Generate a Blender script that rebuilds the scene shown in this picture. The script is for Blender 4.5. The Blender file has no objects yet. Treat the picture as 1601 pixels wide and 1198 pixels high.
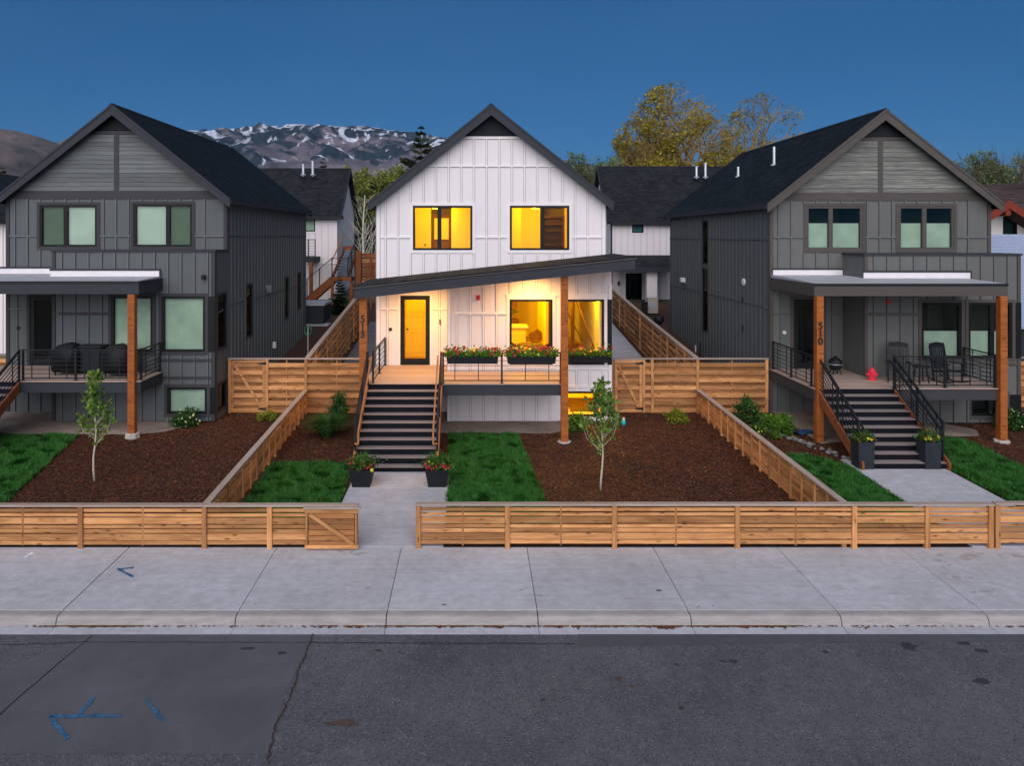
import bpy, math, random
import numpy as np
from mathutils import Vector, Matrix, noise as mnoise

R = math.radians
rnd = random.Random(7)
nrs = np.random.RandomState(11)
scene = bpy.context.scene
COL = scene.collection

# ------------------------------------------------------------------ camera
FPX, VX, HY, CH = 1150.0, 740.0, 370.0, 6.4      # survey constants: focal, vanishing point, horizon, eye height
cam = bpy.data.cameras.new("camera")
cam.sensor_width = 36.0
cam.lens = 36.0 * FPX / 1601.0
cam.shift_x = (800.5 - VX) / 1601.0
cam.shift_y = -(599.0 - HY) / 1601.0
cam.clip_start = 0.1
cam.clip_end = 20000
cam_o = bpy.data.objects.new("camera", cam)
COL.objects.link(cam_o)
cam_o.location = (0, 0, CH)
cam_o.rotation_euler = (R(90), 0, 0)
scene.camera = cam_o

# ------------------------------------------------------------------ world and light
SUN_EL, SUN_AZ = 34.0, 190.0
world = bpy.data.worlds.new("World")
scene.world = world
world.use_nodes = True
wn = world.node_tree.nodes
wl = world.node_tree.links
bg = wn["Background"]
sky = wn.new("ShaderNodeTexSky")
sky.sky_type = 'NISHITA'
sky.sun_disc = False
sky.sun_elevation = R(SUN_EL)
sky.sun_rotation = R(SUN_AZ)
sky.altitude = 2000
sky.air_density = 1.0
sky.dust_density = 0.3
sky.ozone_density = 6.0
gam = wn.new("ShaderNodeMix")
gam.data_type = 'RGBA'
gam.blend_type = 'MULTIPLY'
gam.inputs[0].default_value = 1.0
gam.inputs[7].default_value = (0.17, 0.44, 0.62, 1)
wl.new(sky.outputs[0], gam.inputs[6])
veil = wn.new("ShaderNodeMix")          # thin even high cloud over the whole sky
veil.data_type = 'RGBA'
veil.inputs[0].default_value = 0.55
cn = wn.new("ShaderNodeTexNoise")
cn.inputs["Scale"].default_value = 2.2; cn.inputs["Detail"].default_value = 5; cn.inputs["Roughness"].default_value = 0.55
ct = wn.new("ShaderNodeTexCoord"); cm = wn.new("ShaderNodeMapping"); cm.inputs["Scale"].default_value = (1.0, 1.0, 3.2)
wl.new(ct.outputs["Generated"], cm.inputs[0]); wl.new(cm.outputs[0], cn.inputs["Vector"])
cr = wn.new("ShaderNodeValToRGB")
cr.color_ramp.elements[0].position = 0.32; cr.color_ramp.elements[0].color = (0.14, 0.98, 2.3, 1)
cr.color_ramp.elements[1].position = 0.72; cr.color_ramp.elements[1].color = (0.30, 1.18, 2.65, 1)
wl.new(cn.outputs["Fac"], cr.inputs[0]); wl.new(cr.outputs[0], veil.inputs[7])
wl.new(gam.outputs[2], veil.inputs[6])
wl.new(veil.outputs[2], bg.inputs[0])
bg.inputs[1].default_value = 0.10

sun = bpy.data.lights.new("sun", 'SUN')
sun.energy = 3.5
sun.angle = R(80)
sun.color = (1.0, 0.93, 0.91)
sun_o = bpy.data.objects.new("sun", sun)
COL.objects.link(sun_o)
_d = Vector((math.sin(R(SUN_AZ)) * math.cos(R(SUN_EL)), math.cos(R(SUN_AZ)) * math.cos(R(SUN_EL)), math.sin(R(SUN_EL))))
sun_o.rotation_euler = (-_d).to_track_quat('-Z', 'Y').to_euler()
sun_o.location = (0, 0, 60)

vs = scene.view_settings
vs.view_transform = 'Standard'
vs.look = 'None'
vs.exposure = 0.05
vs.gamma = 1.0
vs.use_curve_mapping = False
scene.cycles.use_denoising = True
scene.cycles.max_bounces = 8
scene.cycles.transparent_max_bounces = 16
scene.cycles.sample_clamp_indirect = 6

# ------------------------------------------------------------------ survey helpers
def PX(px, D): return (px - VX) * D / FPX
def PZ(py, D): return CH - (py - HY) * D / FPX
def G(px, py, z=0.0):
    D = (CH - z) * FPX / (py - HY)
    return (PX(px, D), D)

def lerp(a, b, t): return a + (b - a) * t
def sstep(a, b, t):
    t = max(0.0, min(1.0, (t - a) / (b - a)))
    return t * t * (3 - 2 * t)
GP = [(-50, -0.3), (11.9, -0.24), (12.3, -0.24), (12.6, -0.24), (14.9, -0.05), (15.3, 0.0), (19.6, 0.10), (22.3, 0.18), (25.6, 0.28), (42, 1.9), (60, 3.6), (90, 4.6), (300, 5.5), (900, 5.0), (9000, 0.0)]
def gz(x, y):
    for (a, za), (b, zb) in zip(GP, GP[1:]):
        if y <= b:
            return lerp(za, zb, (y - a) / (b - a))
    return GP[-1][1]

# ------------------------------------------------------------------ mesh builder
class MB:
    def __init__(s): s.v = []; s.f = []
    def add(s, vs_, fs):
        n = len(s.v); s.v += [tuple(p) for p in vs_]; s.f += [tuple(i + n for i in f) for f in fs]; return s
    def box(s, x0, x1, y0, y1, z0, z1):
        x0, x1 = sorted((x0, x1)); y0, y1 = sorted((y0, y1)); z0, z1 = sorted((z0, z1))
        return s.add([(x0,y0,z0),(x1,y0,z0),(x1,y1,z0),(x0,y1,z0),(x0,y0,z1),(x1,y0,z1),(x1,y1,z1),(x0,y1,z1)],
                     [(0,3,2,1),(4,5,6,7),(0,1,5,4),(1,2,6,5),(2,3,7,6),(3,0,4,7)])
    def bar(s, a, b, w, h, up=(0, 0, 1)):
        a, b = Vector(a), Vector(b); d = (b - a).normalized(); u = Vector(up)
        sd = d.cross(u)
        if sd.length < 1e-4: sd = d.cross(Vector((0, 1, 0)))
        sd.normalize(); u = sd.cross(d).normalized()
        sd *= w / 2; u *= h / 2
        P = [a - sd - u, a + sd - u, a + sd + u, a - sd + u, b - sd - u, b + sd - u, b + sd + u, b - sd + u]
        return s.add(P, [(0,1,2,3),(7,6,5,4),(0,4,5,1),(1,5,6,2),(2,6,7,3),(3,7,4,0)])
    def tube(s, pts, rs, n=6, cap=True):
        pts = [Vector(p) for p in pts]
        if not isinstance(rs, (list, tuple)): rs = [rs] * len(pts)
        n0 = len(s.v)
        ref = None
        for i, p in enumerate(pts):
            d = (pts[min(i + 1, len(pts) - 1)] - pts[max(i - 1, 0)]).normalized()
            if ref is None:
                ref = d.cross(Vector((0.3, 0.9, 0.1)))
                if ref.length < 1e-3: ref = d.cross(Vector((1, 0, 0)))
            a = (ref - d * ref.dot(d)).normalized(); ref = a; b = d.cross(a)
            for k in range(n):
                t = 2 * math.pi * k / n
                s.v.append(tuple(p + (a * math.cos(t) + b * math.sin(t)) * rs[i]))
        for i in range(len(pts) - 1):
            for k in range(n):
                o = n0 + i * n; k2 = (k + 1) % n
                s.f.append((o + k, o + k2, o + n + k2, o + n + k))
        if cap:
            s.f.append(tuple(n0 + k for k in reversed(range(n))))
            o = n0 + (len(pts) - 1) * n
            s.f.append(tuple(o + k for k in range(n)))
        return s
    def lathe(s, cx, cy, prof, n=16, sx=1, sy=1):
        n0 = len(s.v)
        for r, z in prof:
            for k in range(n):
                t = 2 * math.pi * k / n
                s.v.append((cx + r * math.cos(t) * sx, cy + r * math.sin(t) * sy, z))
        for i in range(len(prof) - 1):
            for k in range(n):
                o = n0 + i * n; k2 = (k + 1) % n
                s.f.append((o + k, o + k2, o + n + k2, o + n + k))
        s.f.append(tuple(n0 + k for k in reversed(range(n))))
        o = n0 + (len(prof) - 1) * n
        s.f.append(tuple(o + k for k in range(n)))
        return s
    def prism_xz(s, poly, y0, y1):          # polygon in (x, z), extruded along y
        n = len(poly)
        P = [(x, y0, z) for x, z in poly] + [(x, y1, z) for x, z in poly]
        F = [tuple(range(n)), tuple(reversed(range(n, 2 * n)))]
        F += [(i, (i + n), ((i + 1) % n) + n, (i + 1) % n) for i in range(n)]
        return s.add(P, F)
    def prism_xy(s, poly, z0, z1):
        n = len(poly)
        P = [(x, y, z0) for x, y in poly] + [(x, y, z1) for x, y in poly]
        F = [tuple(reversed(range(n))), tuple(range(n, 2 * n))]
        F += [(i, (i + 1) % n, ((i + 1) % n) + n, i + n) for i in range(n)]
        return s.add(P, F)
    def prism_yz(s, poly, x0, x1):
        n = len(poly)
        P = [(x0, y, z) for y, z in poly] + [(x1, y, z) for y, z in poly]
        F = [tuple(range(n)), tuple(reversed(range(n, 2 * n)))]
        F += [(i, (i + n), ((i + 1) % n) + n, (i + 1) % n) for i in range(n)]
        return s.add(P, F)
    def mesh(s, name, mat, smooth=False, fix=True):
        me = bpy.data.meshes.new(name)
        me.from_pydata(s.v, [], s.f)
        if fix:
            import bmesh
            bm = bmesh.new(); bm.from_mesh(me)
            bmesh.ops.recalc_face_normals(bm, faces=bm.faces)
            bm.to_mesh(me); bm.free()
        me.materials.append(mat)
        if smooth:
            me.polygons.foreach_set("use_smooth", [True] * len(me.polygons))
        return me
    def build(s, name, mat, parent=None, smooth=False, kind=None, fix=True, label=None):
        """vertices are in world metres (or in the thing's own space when the parent stands at the origin)"""
        return place(name, s.mesh(name, mat, smooth, fix), parent, kind=kind, label=label)

WLOC = {}
def place(name, me, parent=None, loc=(0, 0, 0), rot=None, kind=None, label=None):
    o = bpy.data.objects.new(name, me)
    COL.objects.link(o)
    loc = Vector(loc)
    WLOC[o.name] = loc
    if parent is not None:
        o.parent = parent
        o.location = loc - WLOC[parent.name]
        o['_p'] = 1
        del o['_p']
    else:
        o.location = loc
    if rot is not None: o.rotation_euler = rot
    if kind: o['kind'] = kind
    if label: o['label'] = label
    return o

def thing(name, label, cat, loc=(0, 0, 0), group=None):
    o = bpy.data.objects.new(name, None)
    o.empty_display_size = 0.2
    COL.objects.link(o)
    o.location = loc; WLOC[o.name] = Vector(loc)
    o['label'] = label; o['category'] = cat
    if group: o['group'] = group
    return o
def tag(o, label, cat, group=None):
    o['label'] = label; o['category'] = cat
    if group: o['group'] = group
    return o
def struct(o):
    o['kind'] = 'structure'; return o

def copy_tree(o, parent=None):
    c = o.copy(); COL.objects.link(c)
    if parent is not None:
        c.parent = parent
    for ch in list(o.children):
        copy_tree(ch, c)
    return c
def dup(o, loc, rz=0.0, label=None, scale=None):
    c = copy_tree(o); c.location = loc; c.rotation_euler = (0, 0, rz)
    if label: c['label'] = label
    if scale: c.scale = (scale,) * 3 if not isinstance(scale, tuple) else scale
    return c

_bc = {}
def board(parent, name, a, b, h, t, mat, kind=None, cham=0.0, label=None):
    """one straight board from a to b: h high, t thick; local x runs along it, meshes shared between alike boards"""
    a, b = Vector(a), Vector(b)
    L = round((b - a).length, 3)
    key = (L, round(h, 3), round(t, 3), mat.name, cham)
    me = _bc.get(key)
    if me is None:
        m = MB()
        if cham:
            c = cham
            ring = [(-t/2, -h/2+c), (-t/2+c, -h/2), (t/2-c, -h/2), (t/2, -h/2+c), (t/2, h/2-c), (t/2-c, h/2), (-t/2+c, h/2), (-t/2, h/2-c)]
            m.add([(-L/2, y, z) for y, z in ring] + [(L/2, y, z) for y, z in ring],
                  [tuple(range(8)), tuple(reversed(range(8, 16)))] + [(i, i + 8, (i + 1) % 8 + 8, (i + 1) % 8) for i in range(8)])
        else:
            m.box(-L/2, L/2, -t/2, t/2, -h/2, h/2)
        me = m.mesh(name, mat); _bc[key] = me
    d = (b - a).normalized()
    if abs(d.z) > 0.999:
        M = Matrix(((0, 0, -1), (0, 1, 0), (1, 0, 0))).to_euler()   # local x -> world z
    else:
        sd = Vector((0, 0, 1)).cross(d).normalized(); u = d.cross(sd)
        M = Matrix((d, sd, u)).transposed().to_euler()
    o = place(name, me, parent, (a + b) / 2, M, kind, label)
    return o

def npmesh(name, V, F, mat, parent=None, kind=None, smooth=False, attr=None):
    """V (n,3); F (m,k) all polygons with k corners"""
    me = bpy.data.meshes.new(name)
    V = np.asarray(V, dtype=np.float32); F = np.asarray(F, dtype=np.int32)
    me.vertices.add(len(V)); me.vertices.foreach_set("co", V.ravel())
    k = F.shape[1]
    me.loops.add(F.size); me.loops.foreach_set("vertex_index", F.ravel())
    me.polygons.add(len(F))
    me.polygons.foreach_set("loop_start", np.arange(0, F.size, k, dtype=np.int32))
    me.polygons.foreach_set("loop_total", np.full(len(F), k, dtype=np.int32))
    if smooth: me.polygons.foreach_set("use_smooth", np.ones(len(F), dtype=bool))
    me.update(calc_edges=True)
    if attr is not None:
        at = me.attributes.new("tone", 'FLOAT', 'FACE'); at.data.foreach_set("value", np.asarray(attr, dtype=np.float32))
    me.materials.append(mat)
    return place(name, me, parent, kind=kind)

# ------------------------------------------------------------------ materials
def newmat(name):
    m = bpy.data.materials.new(name); m.use_nodes = True
    n = m.node_tree.nodes; l = m.node_tree.links
    b = n["Principled BSDF"]
    return m, n, l, b
def ramp(n, stops):
    r = n.new("ShaderNodeValToRGB"); e = r.color_ramp.elements
    while len(e) < len(stops): e.new(0.5)
    for i, (p, c) in enumerate(stops):
        e[i].position = p; e[i].color = (*c, 1) if len(c) == 3 else c
    return r
def coords(n, l, scale=(1, 1, 1), kind="Object", rand=0.0):
    tc = n.new("ShaderNodeTexCoord"); mp = n.new("ShaderNodeMapping")
    mp.inputs["Scale"].default_value = scale
    if rand:
        oi = n.new("ShaderNodeObjectInfo"); mu = n.new("ShaderNodeVectorMath"); mu.operation = 'SCALE'
        mu.inputs[0].default_value = (rand, rand * 1.7, rand * 0.6)
        l.new(oi.outputs["Random"], mu.inputs["Scale"])
        ad = n.new("ShaderNodeVectorMath"); l.new(tc.outputs[kind], ad.inputs[0]); l.new(mu.outputs[0], ad.inputs[1])
        l.new(ad.outputs[0], mp.inputs[0])
    else:
        l.new(tc.outputs[kind], mp.inputs[0])
    return mp.outputs[0]
def noise(n, l, vec, scale, detail=4, rough=0.55, dist=0.0):
    t = n.new("ShaderNodeTexNoise"); t.inputs["Scale"].default_value = scale; t.inputs["Detail"].default_value = detail
    t.inputs["Roughness"].default_value = rough; t.inputs["Distortion"].default_value = dist
    l.new(vec, t.inputs["Vector"]); return t.outputs["Fac"]
def mix(n, l, f, a, b, mode='MIX'):
    m = n.new("ShaderNodeMix"); m.data_type = 'RGBA'; m.blend_type = mode
    for sock, v in ((m.inputs[0], f), (m.inputs[6], a), (m.inputs[7], b)):
        if hasattr(v, "links") or hasattr(v, "is_linked"): l.new(v, sock)
        elif isinstance(v, (int, float)): sock.default_value = v
        else: sock.default_value = (*v, 1) if len(v) == 3 else v
    return m.outputs[2]
def math_(n, l, op, a, b=0.0):
    m = n.new("ShaderNodeMath"); m.operation = op
    for i, v in enumerate((a, b)):
        if hasattr(v, "is_linked"): l.new(v, m.inputs[i])
        else: m.inputs[i].default_value = v
    return m.outputs[0]
def bump(n, l, b, h, strength=0.3, dist=0.01):
    bp = n.new("ShaderNodeBump"); bp.inputs["Strength"].default_value = strength; bp.inputs["Distance"].default_value = dist
    l.new(h, bp.inputs["Height"]); l.new(bp.outputs[0], b.inputs["Normal"])

def mat_wood(name, light, dark, stain, knots=True, rough=0.75, axis='x', var=0.35, grain=45, bstr=0.35):
    m, n, l, b = newmat(name)
    s = {'x': (1.3, grain, grain), 'y': (grain, 1.3, grain), 'z': (grain, grain, 1.3)}[axis]
    v = coords(n, l, s, rand=37.0)
    g = noise(n, l, v, 1.0, 6, 0.65, 0.6)
    s2 = {'x': (0.9, 5, 5), 'y': (5, 0.9, 5), 'z': (5, 5, 0.9)}[axis]
    v2 = coords(n, l, s2, rand=19.0)
    g2 = noise(n, l, v2, 1.0, 3, 0.6, 1.0)
    r1 = ramp(n, [(0.30, dark), (0.62, light)]); l.new(g, r1.inputs[0])
    r2 = ramp(n, [(0.42, (0, 0, 0)), (0.72, (1, 1, 1))]); l.new(g2, r2.inputs[0])
    c = mix(n, l, math_(n, l, 'MULTIPLY', r2.outputs[0], 0.75), r1.outputs[0], stain)
    oi = n.new("ShaderNodeObjectInfo")
    tone = n.new("ShaderNodeMapRange"); tone.inputs[3].default_value = 1 - var; tone.inputs[4].default_value = 1 + var * 0.6
    l.new(oi.outputs["Random"], tone.inputs[0])
    hs = n.new("ShaderNodeHueSaturation"); l.new(tone.outputs[0], hs.inputs["Value"]); l.new(c, hs.inputs["Color"])
    c = hs.outputs[0]
    if knots:
        s3 = {'x': (2.6, 9, 9), 'y': (9, 2.6, 9), 'z': (9, 9, 2.6)}[axis]
        v3 = coords(n, l, s3, rand=53.0)
        vo = n.new("ShaderNodeTexVoronoi"); vo.inputs["Scale"].default_value = 1.0; l.new(v3, vo.inputs["Vector"])
        kr = ramp(n, [(0.08, (1, 1, 1)), (0.22, (0, 0, 0))]); l.new(vo.outputs["Distance"], kr.inputs[0])
        c = mix(n, l, math_(n, l, 'MULTIPLY', kr.outputs[0], 0.85), c, tuple(x * 0.22 for x in dark))
    l.new(c, b.inputs["Base Color"]); b.inputs["Roughness"].default_value = rough; b.inputs["Specular IOR Level"].default_value = 0.18
    bump(n, l, b, g, bstr, 0.004)
    return m

def mat_flat(name, col, rough=0.6, spec=0.18, metal=0.0, var=0.08, scale=6.0, bstr=0.15, bscale=60.0, stretch=(1, 1, 1), objvar=0.0, dirt=None):
    m, n, l, b = newmat(name)
    v = coords(n, l, stretch)
    g = noise(n, l, v, scale, 5, 0.6)
    lo = tuple(c * (1 - var) for c in col); hi = tuple(min(1, c * (1 + var)) for c in col)
    r = ramp(n, [(0.3, lo), (0.7, hi)]); l.new(g, r.inputs[0])
    c = r.outputs[0]
    if dirt:
        g3 = noise(n, l, coords(n, l), 0.7, 6, 0.7, 0.4)
        rr = ramp(n, [(0.5, (0, 0, 0)), (0.75, (1, 1, 1))]); l.new(g3, rr.inputs[0])
        c = mix(n, l, math_(n, l, 'MULTIPLY', rr.outputs[0], 0.5), c, dirt)
    if objvar:
        oi = n.new("ShaderNodeObjectInfo"); mr = n.new("ShaderNodeMapRange")
        mr.inputs[3].default_value = 1 - objvar; mr.inputs[4].default_value = 1 + objvar
        l.new(oi.outputs["Random"], mr.inputs[0])
        hs = n.new("ShaderNodeHueSaturation"); l.new(mr.outputs[0], hs.inputs["Value"]); l.new(c, hs.inputs["Color"]); c = hs.outputs[0]
    l.new(c, b.inputs["Base Color"])
    b.inputs["Roughness"].default_value = rough; b.inputs["Metallic"].default_value = metal
    b.inputs["Specular IOR Level"].default_value = spec
    if bstr:
        g2 = noise(n, l, v, bscale, 4, 0.6); bump(n, l, b, g2, bstr, 0.004)
    return m

def mat_siding(name, col, var, streak, grain=55):
    """rough sawn panel: vertical fibre grain in colour and relief"""
    m, n, l, b = newmat(name)
    v = coords(n, l, (grain, grain, 1.6)); g = noise(n, l, v, 1.0, 5, 0.7, 0.3)
    v2 = coords(n, l, (3.0, 3.0, 0.6)); g2 = noise(n, l, v2, 1.0, 4, 0.6)
    lo = tuple(c * (1 - var) for c in col); hi = tuple(min(1, c * (1 + var)) for c in col)
    r = ramp(n, [(0.3, lo), (0.72, hi)]); l.new(g, r.inputs[0])
    rr = ramp(n, [(0.4, (0, 0, 0)), (0.8, (1, 1, 1))]); l.new(g2, rr.inputs[0])
    c = mix(n, l, math_(n, l, 'MULTIPLY', rr.outputs[0], 0.45), r.outputs[0], streak)
    l.new(c, b.inputs["Base Color"]); b.inputs["Roughness"].default_value = 0.7
    b.inputs["Specular IOR Level"].default_value = 0.15
    bump(n, l, b, g, 0.45, 0.004)
    return m

def mat_lap(name, col, hi_, lo_):
    m, n, l, b = newmat(name)
    v = coords(n, l, (1.4, 30, 30), rand=31.0); g = noise(n, l, v, 1.0, 6, 0.7, 0.5)
    r = ramp(n, [(0.25, lo_), (0.5, col), (0.78, hi_)]); l.new(g, r.inputs[0])
    oi = n.new("ShaderNodeObjectInfo"); mr = n.new("ShaderNodeMapRange"); mr.inputs[3].default_value = 0.82; mr.inputs[4].default_value = 1.18
    l.new(oi.outputs["Random"], mr.inputs[0]); hs = n.new("ShaderNodeHueSaturation"); l.new(mr.outputs[0], hs.inputs["Value"]); l.new(r.outputs[0], hs.inputs["Color"])
    l.new(hs.outputs[0], b.inputs["Base Color"]); b.inputs["Roughness"].default_value = 0.75; b.inputs["Specular IOR Level"].default_value = 0.15
    bump(n, l, b, g, 0.4, 0.004)
    return m

def mat_leaf(name, cols, trans=0.25, scale=2.0):
    m, n, l, b = newmat(name)
    at = n.new("ShaderNodeAttribute"); at.attribute_name = "tone"
    r = ramp(n, [(i / max(1, len(cols) - 1), c) for i, c in enumerate(cols)]); l.new(at.outputs["Fac"], r.inputs[0])
    l.new(r.outputs[0], b.inputs["Base Color"]); b.inputs["Roughness"].default_value = 0.6
    b.inputs["Specular IOR Level"].default_value = 0.25
    tr = n.new("ShaderNodeBsdfTranslucent"); l.new(r.outputs[0], tr.inputs[0])
    mx = n.new("ShaderNodeMixShader"); mx.inputs[0].default_value = trans
    l.new(b.outputs[0], mx.inputs[1]); l.new(tr.outputs[0], mx.inputs[2]); l.new(mx.outputs[0], n["Material Output"].inputs[0])
    return m

def mat_glass(name, tint=(0.92, 0.97, 0.94), refl=1.0, ior=1.30):
    m, n, l, b = newmat(name)
    n.remove(b)
    tr = n.new("ShaderNodeBsdfTransparent"); tr.inputs[0].default_value = (*tint, 1)
    gl = n.new("ShaderNodeBsdfGlossy"); gl.inputs["Roughness"].default_value = 0.015; gl.inputs[0].default_value = (refl, refl, refl, 1)
    fr = n.new("ShaderNodeFresnel"); fr.inputs[0].default_value = ior
    vec = coords(n, l); g = noise(n, l, vec, 1.1, 2, 0.4)
    bp = n.new("ShaderNodeBump"); bp.inputs["Strength"].default_value = 0.08; bp.inputs["Distance"].default_value = 0.02
    l.new(g, bp.inputs["Height"]); l.new(bp.outputs[0], gl.inputs["Normal"])
    mx = n.new("ShaderNodeMixShader"); l.new(fr.outputs[0], mx.inputs[0]); l.new(tr.outputs[0], mx.inputs[1]); l.new(gl.outputs[0], mx.inputs[2])
    l.new(mx.outputs[0], n["Material Output"].inputs[0])
    return m
def mat_emit(name, col, s):
    m, n, l, b = newmat(name)
    b.inputs["Base Color"].default_value = (*col, 1); b.inputs["Emission Color"].default_value = (*col, 1); b.inputs["Emission Strength"].default_value = s
    return m
def mat_shingle(name, col, along='y'):
    m, n, l, b = newmat(name)
    tc = n.new("ShaderNodeTexCoord"); sp = n.new("ShaderNodeSeparateXYZ"); l.new(tc.outputs["Object"], sp.inputs[0])
    cb = n.new("ShaderNodeCombineXYZ"); l.new(sp.outputs['Y' if along == 'y' else 'X'], cb.inputs[0])
    l.new(math_(n, l, 'MULTIPLY', sp.outputs['Z'], 1.6), cb.inputs[1])
    br = n.new("ShaderNodeTexBrick"); l.new(cb.outputs[0], br.inputs["Vector"])
    br.inputs["Scale"].default_value = 1.0; br.inputs["Brick Width"].default_value = 0.28; br.inputs["Row Height"].default_value = 0.145
    br.inputs["Mortar Size"].default_value = 0.012; br.inputs["Mortar Smooth"].default_value = 0.3
    br.inputs["Color1"].default_value = (*[c * 0.65 for c in col], 1); br.inputs["Color2"].default_value = (*[c * 1.5 for c in col], 1)
    br.inputs["Mortar"].default_value = (*[c * 0.35 for c in col], 1)
    v = coords(n, l); g = noise(n, l, v, 90, 3, 0.7); g2 = noise(n, l, v, 1.2, 4, 0.6)
    hs = n.new("ShaderNodeHueSaturation"); mr = n.new("ShaderNodeMapRange"); mr.inputs[1].default_value = 0.3; mr.inputs[2].default_value = 0.7; mr.inputs[3].default_value = 0.7; mr.inputs[4].default_value = 1.35
    l.new(g2, mr.inputs[0]); l.new(mr.outputs[0], hs.inputs["Value"]); l.new(br.outputs[0], hs.inputs["Color"])
    c = mix(n, l, 0.35, hs.outputs[0], g, 'OVERLAY')
    l.new(c, b.inputs["Base Color"]); b.inputs["Roughness"].default_value = 0.9; b.inputs["Specular IOR Level"].default_value = 0.2
    bump(n, l, b, g, 0.5, 0.01)
    return m

M = {}
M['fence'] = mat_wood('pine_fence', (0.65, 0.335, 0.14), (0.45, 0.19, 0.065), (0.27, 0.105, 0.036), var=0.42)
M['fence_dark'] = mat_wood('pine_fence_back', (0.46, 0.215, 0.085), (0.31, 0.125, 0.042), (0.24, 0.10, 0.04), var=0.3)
M['cap'] = mat_wood('weathered_cap', (0.44, 0.36, 0.31), (0.32, 0.25, 0.21), (0.36, 0.23, 0.16), knots=False, var=0.12)
M['cedar'] = mat_wood('cedar_beam', (0.42, 0.135, 0.032), (0.29, 0.078, 0.016), (0.20, 0.055, 0.014), var=0.1, rough=0.55)
M['cedar_brown'] = mat_wood('cedar_brown', (0.30, 0.10, 0.04), (0.20, 0.06, 0.022), (0.15, 0.05, 0.02), var=0.12)
M['handrail'] = mat_wood('oiled_handrail', (0.50, 0.22, 0.085), (0.36, 0.13, 0.05), (0.30, 0.11, 0.04), knots=False, var=0.05)
M['white'] = mat_siding('white_siding', (0.76, 0.71, 0.715), 0.08, (0.69, 0.65, 0.66))
M['white_trim'] = mat_flat('white_trim', (0.78, 0.74, 0.74), 0.6, var=0.04)
M['gray'] = mat_siding('gray_siding', (0.110, 0.120, 0.123), 0.16, (0.078, 0.090, 0.095))
M['gray_batten'] = mat_siding('gray_batten', (0.128, 0.138, 0.140), 0.14, (0.10, 0.11, 0.113))
M['lap'] = mat_lap('gray_lap', (0.128, 0.138, 0.136), (0.185, 0.195, 0.190), (0.080, 0.088, 0.089))
M['lap2'] = mat_lap('weathered_lap', (0.16, 0.162, 0.148), (0.36, 0.355, 0.32), (0.075, 0.076, 0.070))
M['lap2_wall'] = mat_siding('warm_gray_siding', (0.134, 0.136, 0.131), 0.18, (0.10, 0.105, 0.102))
M['trim'] = mat_wood('charcoal_trim', (0.058, 0.057, 0.062), (0.040, 0.040, 0.044), (0.05, 0.048, 0.05), knots=False, var=0.06, bstr=0.2)
M['trim2'] = mat_wood('umber_trim', (0.098, 0.086, 0.080), (0.064, 0.057, 0.053), (0.078, 0.068, 0.063), knots=False, var=0.06, bstr=0.2)
M['fascia'] = mat_wood('charcoal_fascia', (0.046, 0.050, 0.060), (0.030, 0.033, 0.040), (0.040, 0.041, 0.047), knots=False, var=0.06, bstr=0.25)
M['shingle'] = mat_shingle('shingle_long', (0.010, 0.015, 0.020), 'y')
M['shingle_x'] = mat_shingle('shingle_cross', (0.014, 0.016, 0.020), 'x')
M['shingle_brown'] = mat_shingle('shingle_brown', (0.07, 0.045, 0.038), 'x')
M['flash'] = mat_flat('gray_membrane', (0.42, 0.43, 0.46), 0.5, var=0.1, scale=2, dirt=(0.3, 0.3, 0.32))
M['flashing'] = mat_flat('white_flashing', (0.74, 0.70, 0.72), 0.5, var=0.05)
M['metal'] = mat_flat('black_metal', (0.013, 0.015, 0.018), 0.5, spec=0.25, var=0.1, bstr=0.0)
M['vent'] = mat_flat('galvanised_steel', (0.62, 0.64, 0.66), 0.35, metal=0.6, var=0.05, bstr=0)
M['frame'] = mat_flat('black_window_frame', (0.008, 0.009, 0.010), 0.5, spec=0.2, var=0.1, bstr=0.0)
M['louver'] = mat_flat('black_louver', (0.030, 0.033, 0.038), 0.7, spec=0.2, var=0.1, bstr=0.0)
M['glass'] = mat_glass('window_glass')
M['shadow_line_white'] = mat_flat('batten_shadow_light', (0.27, 0.25, 0.26), 0.9, bstr=0)  # shadow lines along battens and bands, put in as dark colour
M['shadow_line_gray'] = mat_flat('batten_shadow_dark', (0.022, 0.026, 0.028), 0.9, bstr=0)
M['glass_clear'] = mat_glass('clear_glass', (0.97, 0.97, 0.95), 0.8, 1.12)
M['glass_dark'] = mat_glass('dark_glass', (0.45, 0.60, 0.56), 1.0, 1.4)
M['glass_screen'] = mat_glass('screened_glass', (0.62, 0.70, 0.64), 0.8, 1.25)
M['shade'] = mat_flat('roller_shade', (0.42, 0.49, 0.42), 0.9, var=0.14, scale=1.6, bstr=0.05)
M['deck'] = mat_flat('composite_deck', (0.40, 0.30, 0.25), 0.75, spec=0.2, var=0.14, scale=2.5, stretch=(1, 12, 1), objvar=0.06)
M['deck_side'] = mat_flat('deck_boards_gray', (0.16, 0.155, 0.165), 0.7, var=0.2, scale=2.5, stretch=(1, 12, 1), objvar=0.10)
M['tread'] = mat_flat('tread_board', (0.25, 0.205, 0.20), 0.75, spec=0.2, var=0.12, scale=2.5, stretch=(1, 14, 1), objvar=0.06)
M['riser'] = mat_flat('riser_board', (0.007, 0.008, 0.012), 0.8, spec=0.1, var=0.2, scale=3, objvar=0.06)
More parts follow.
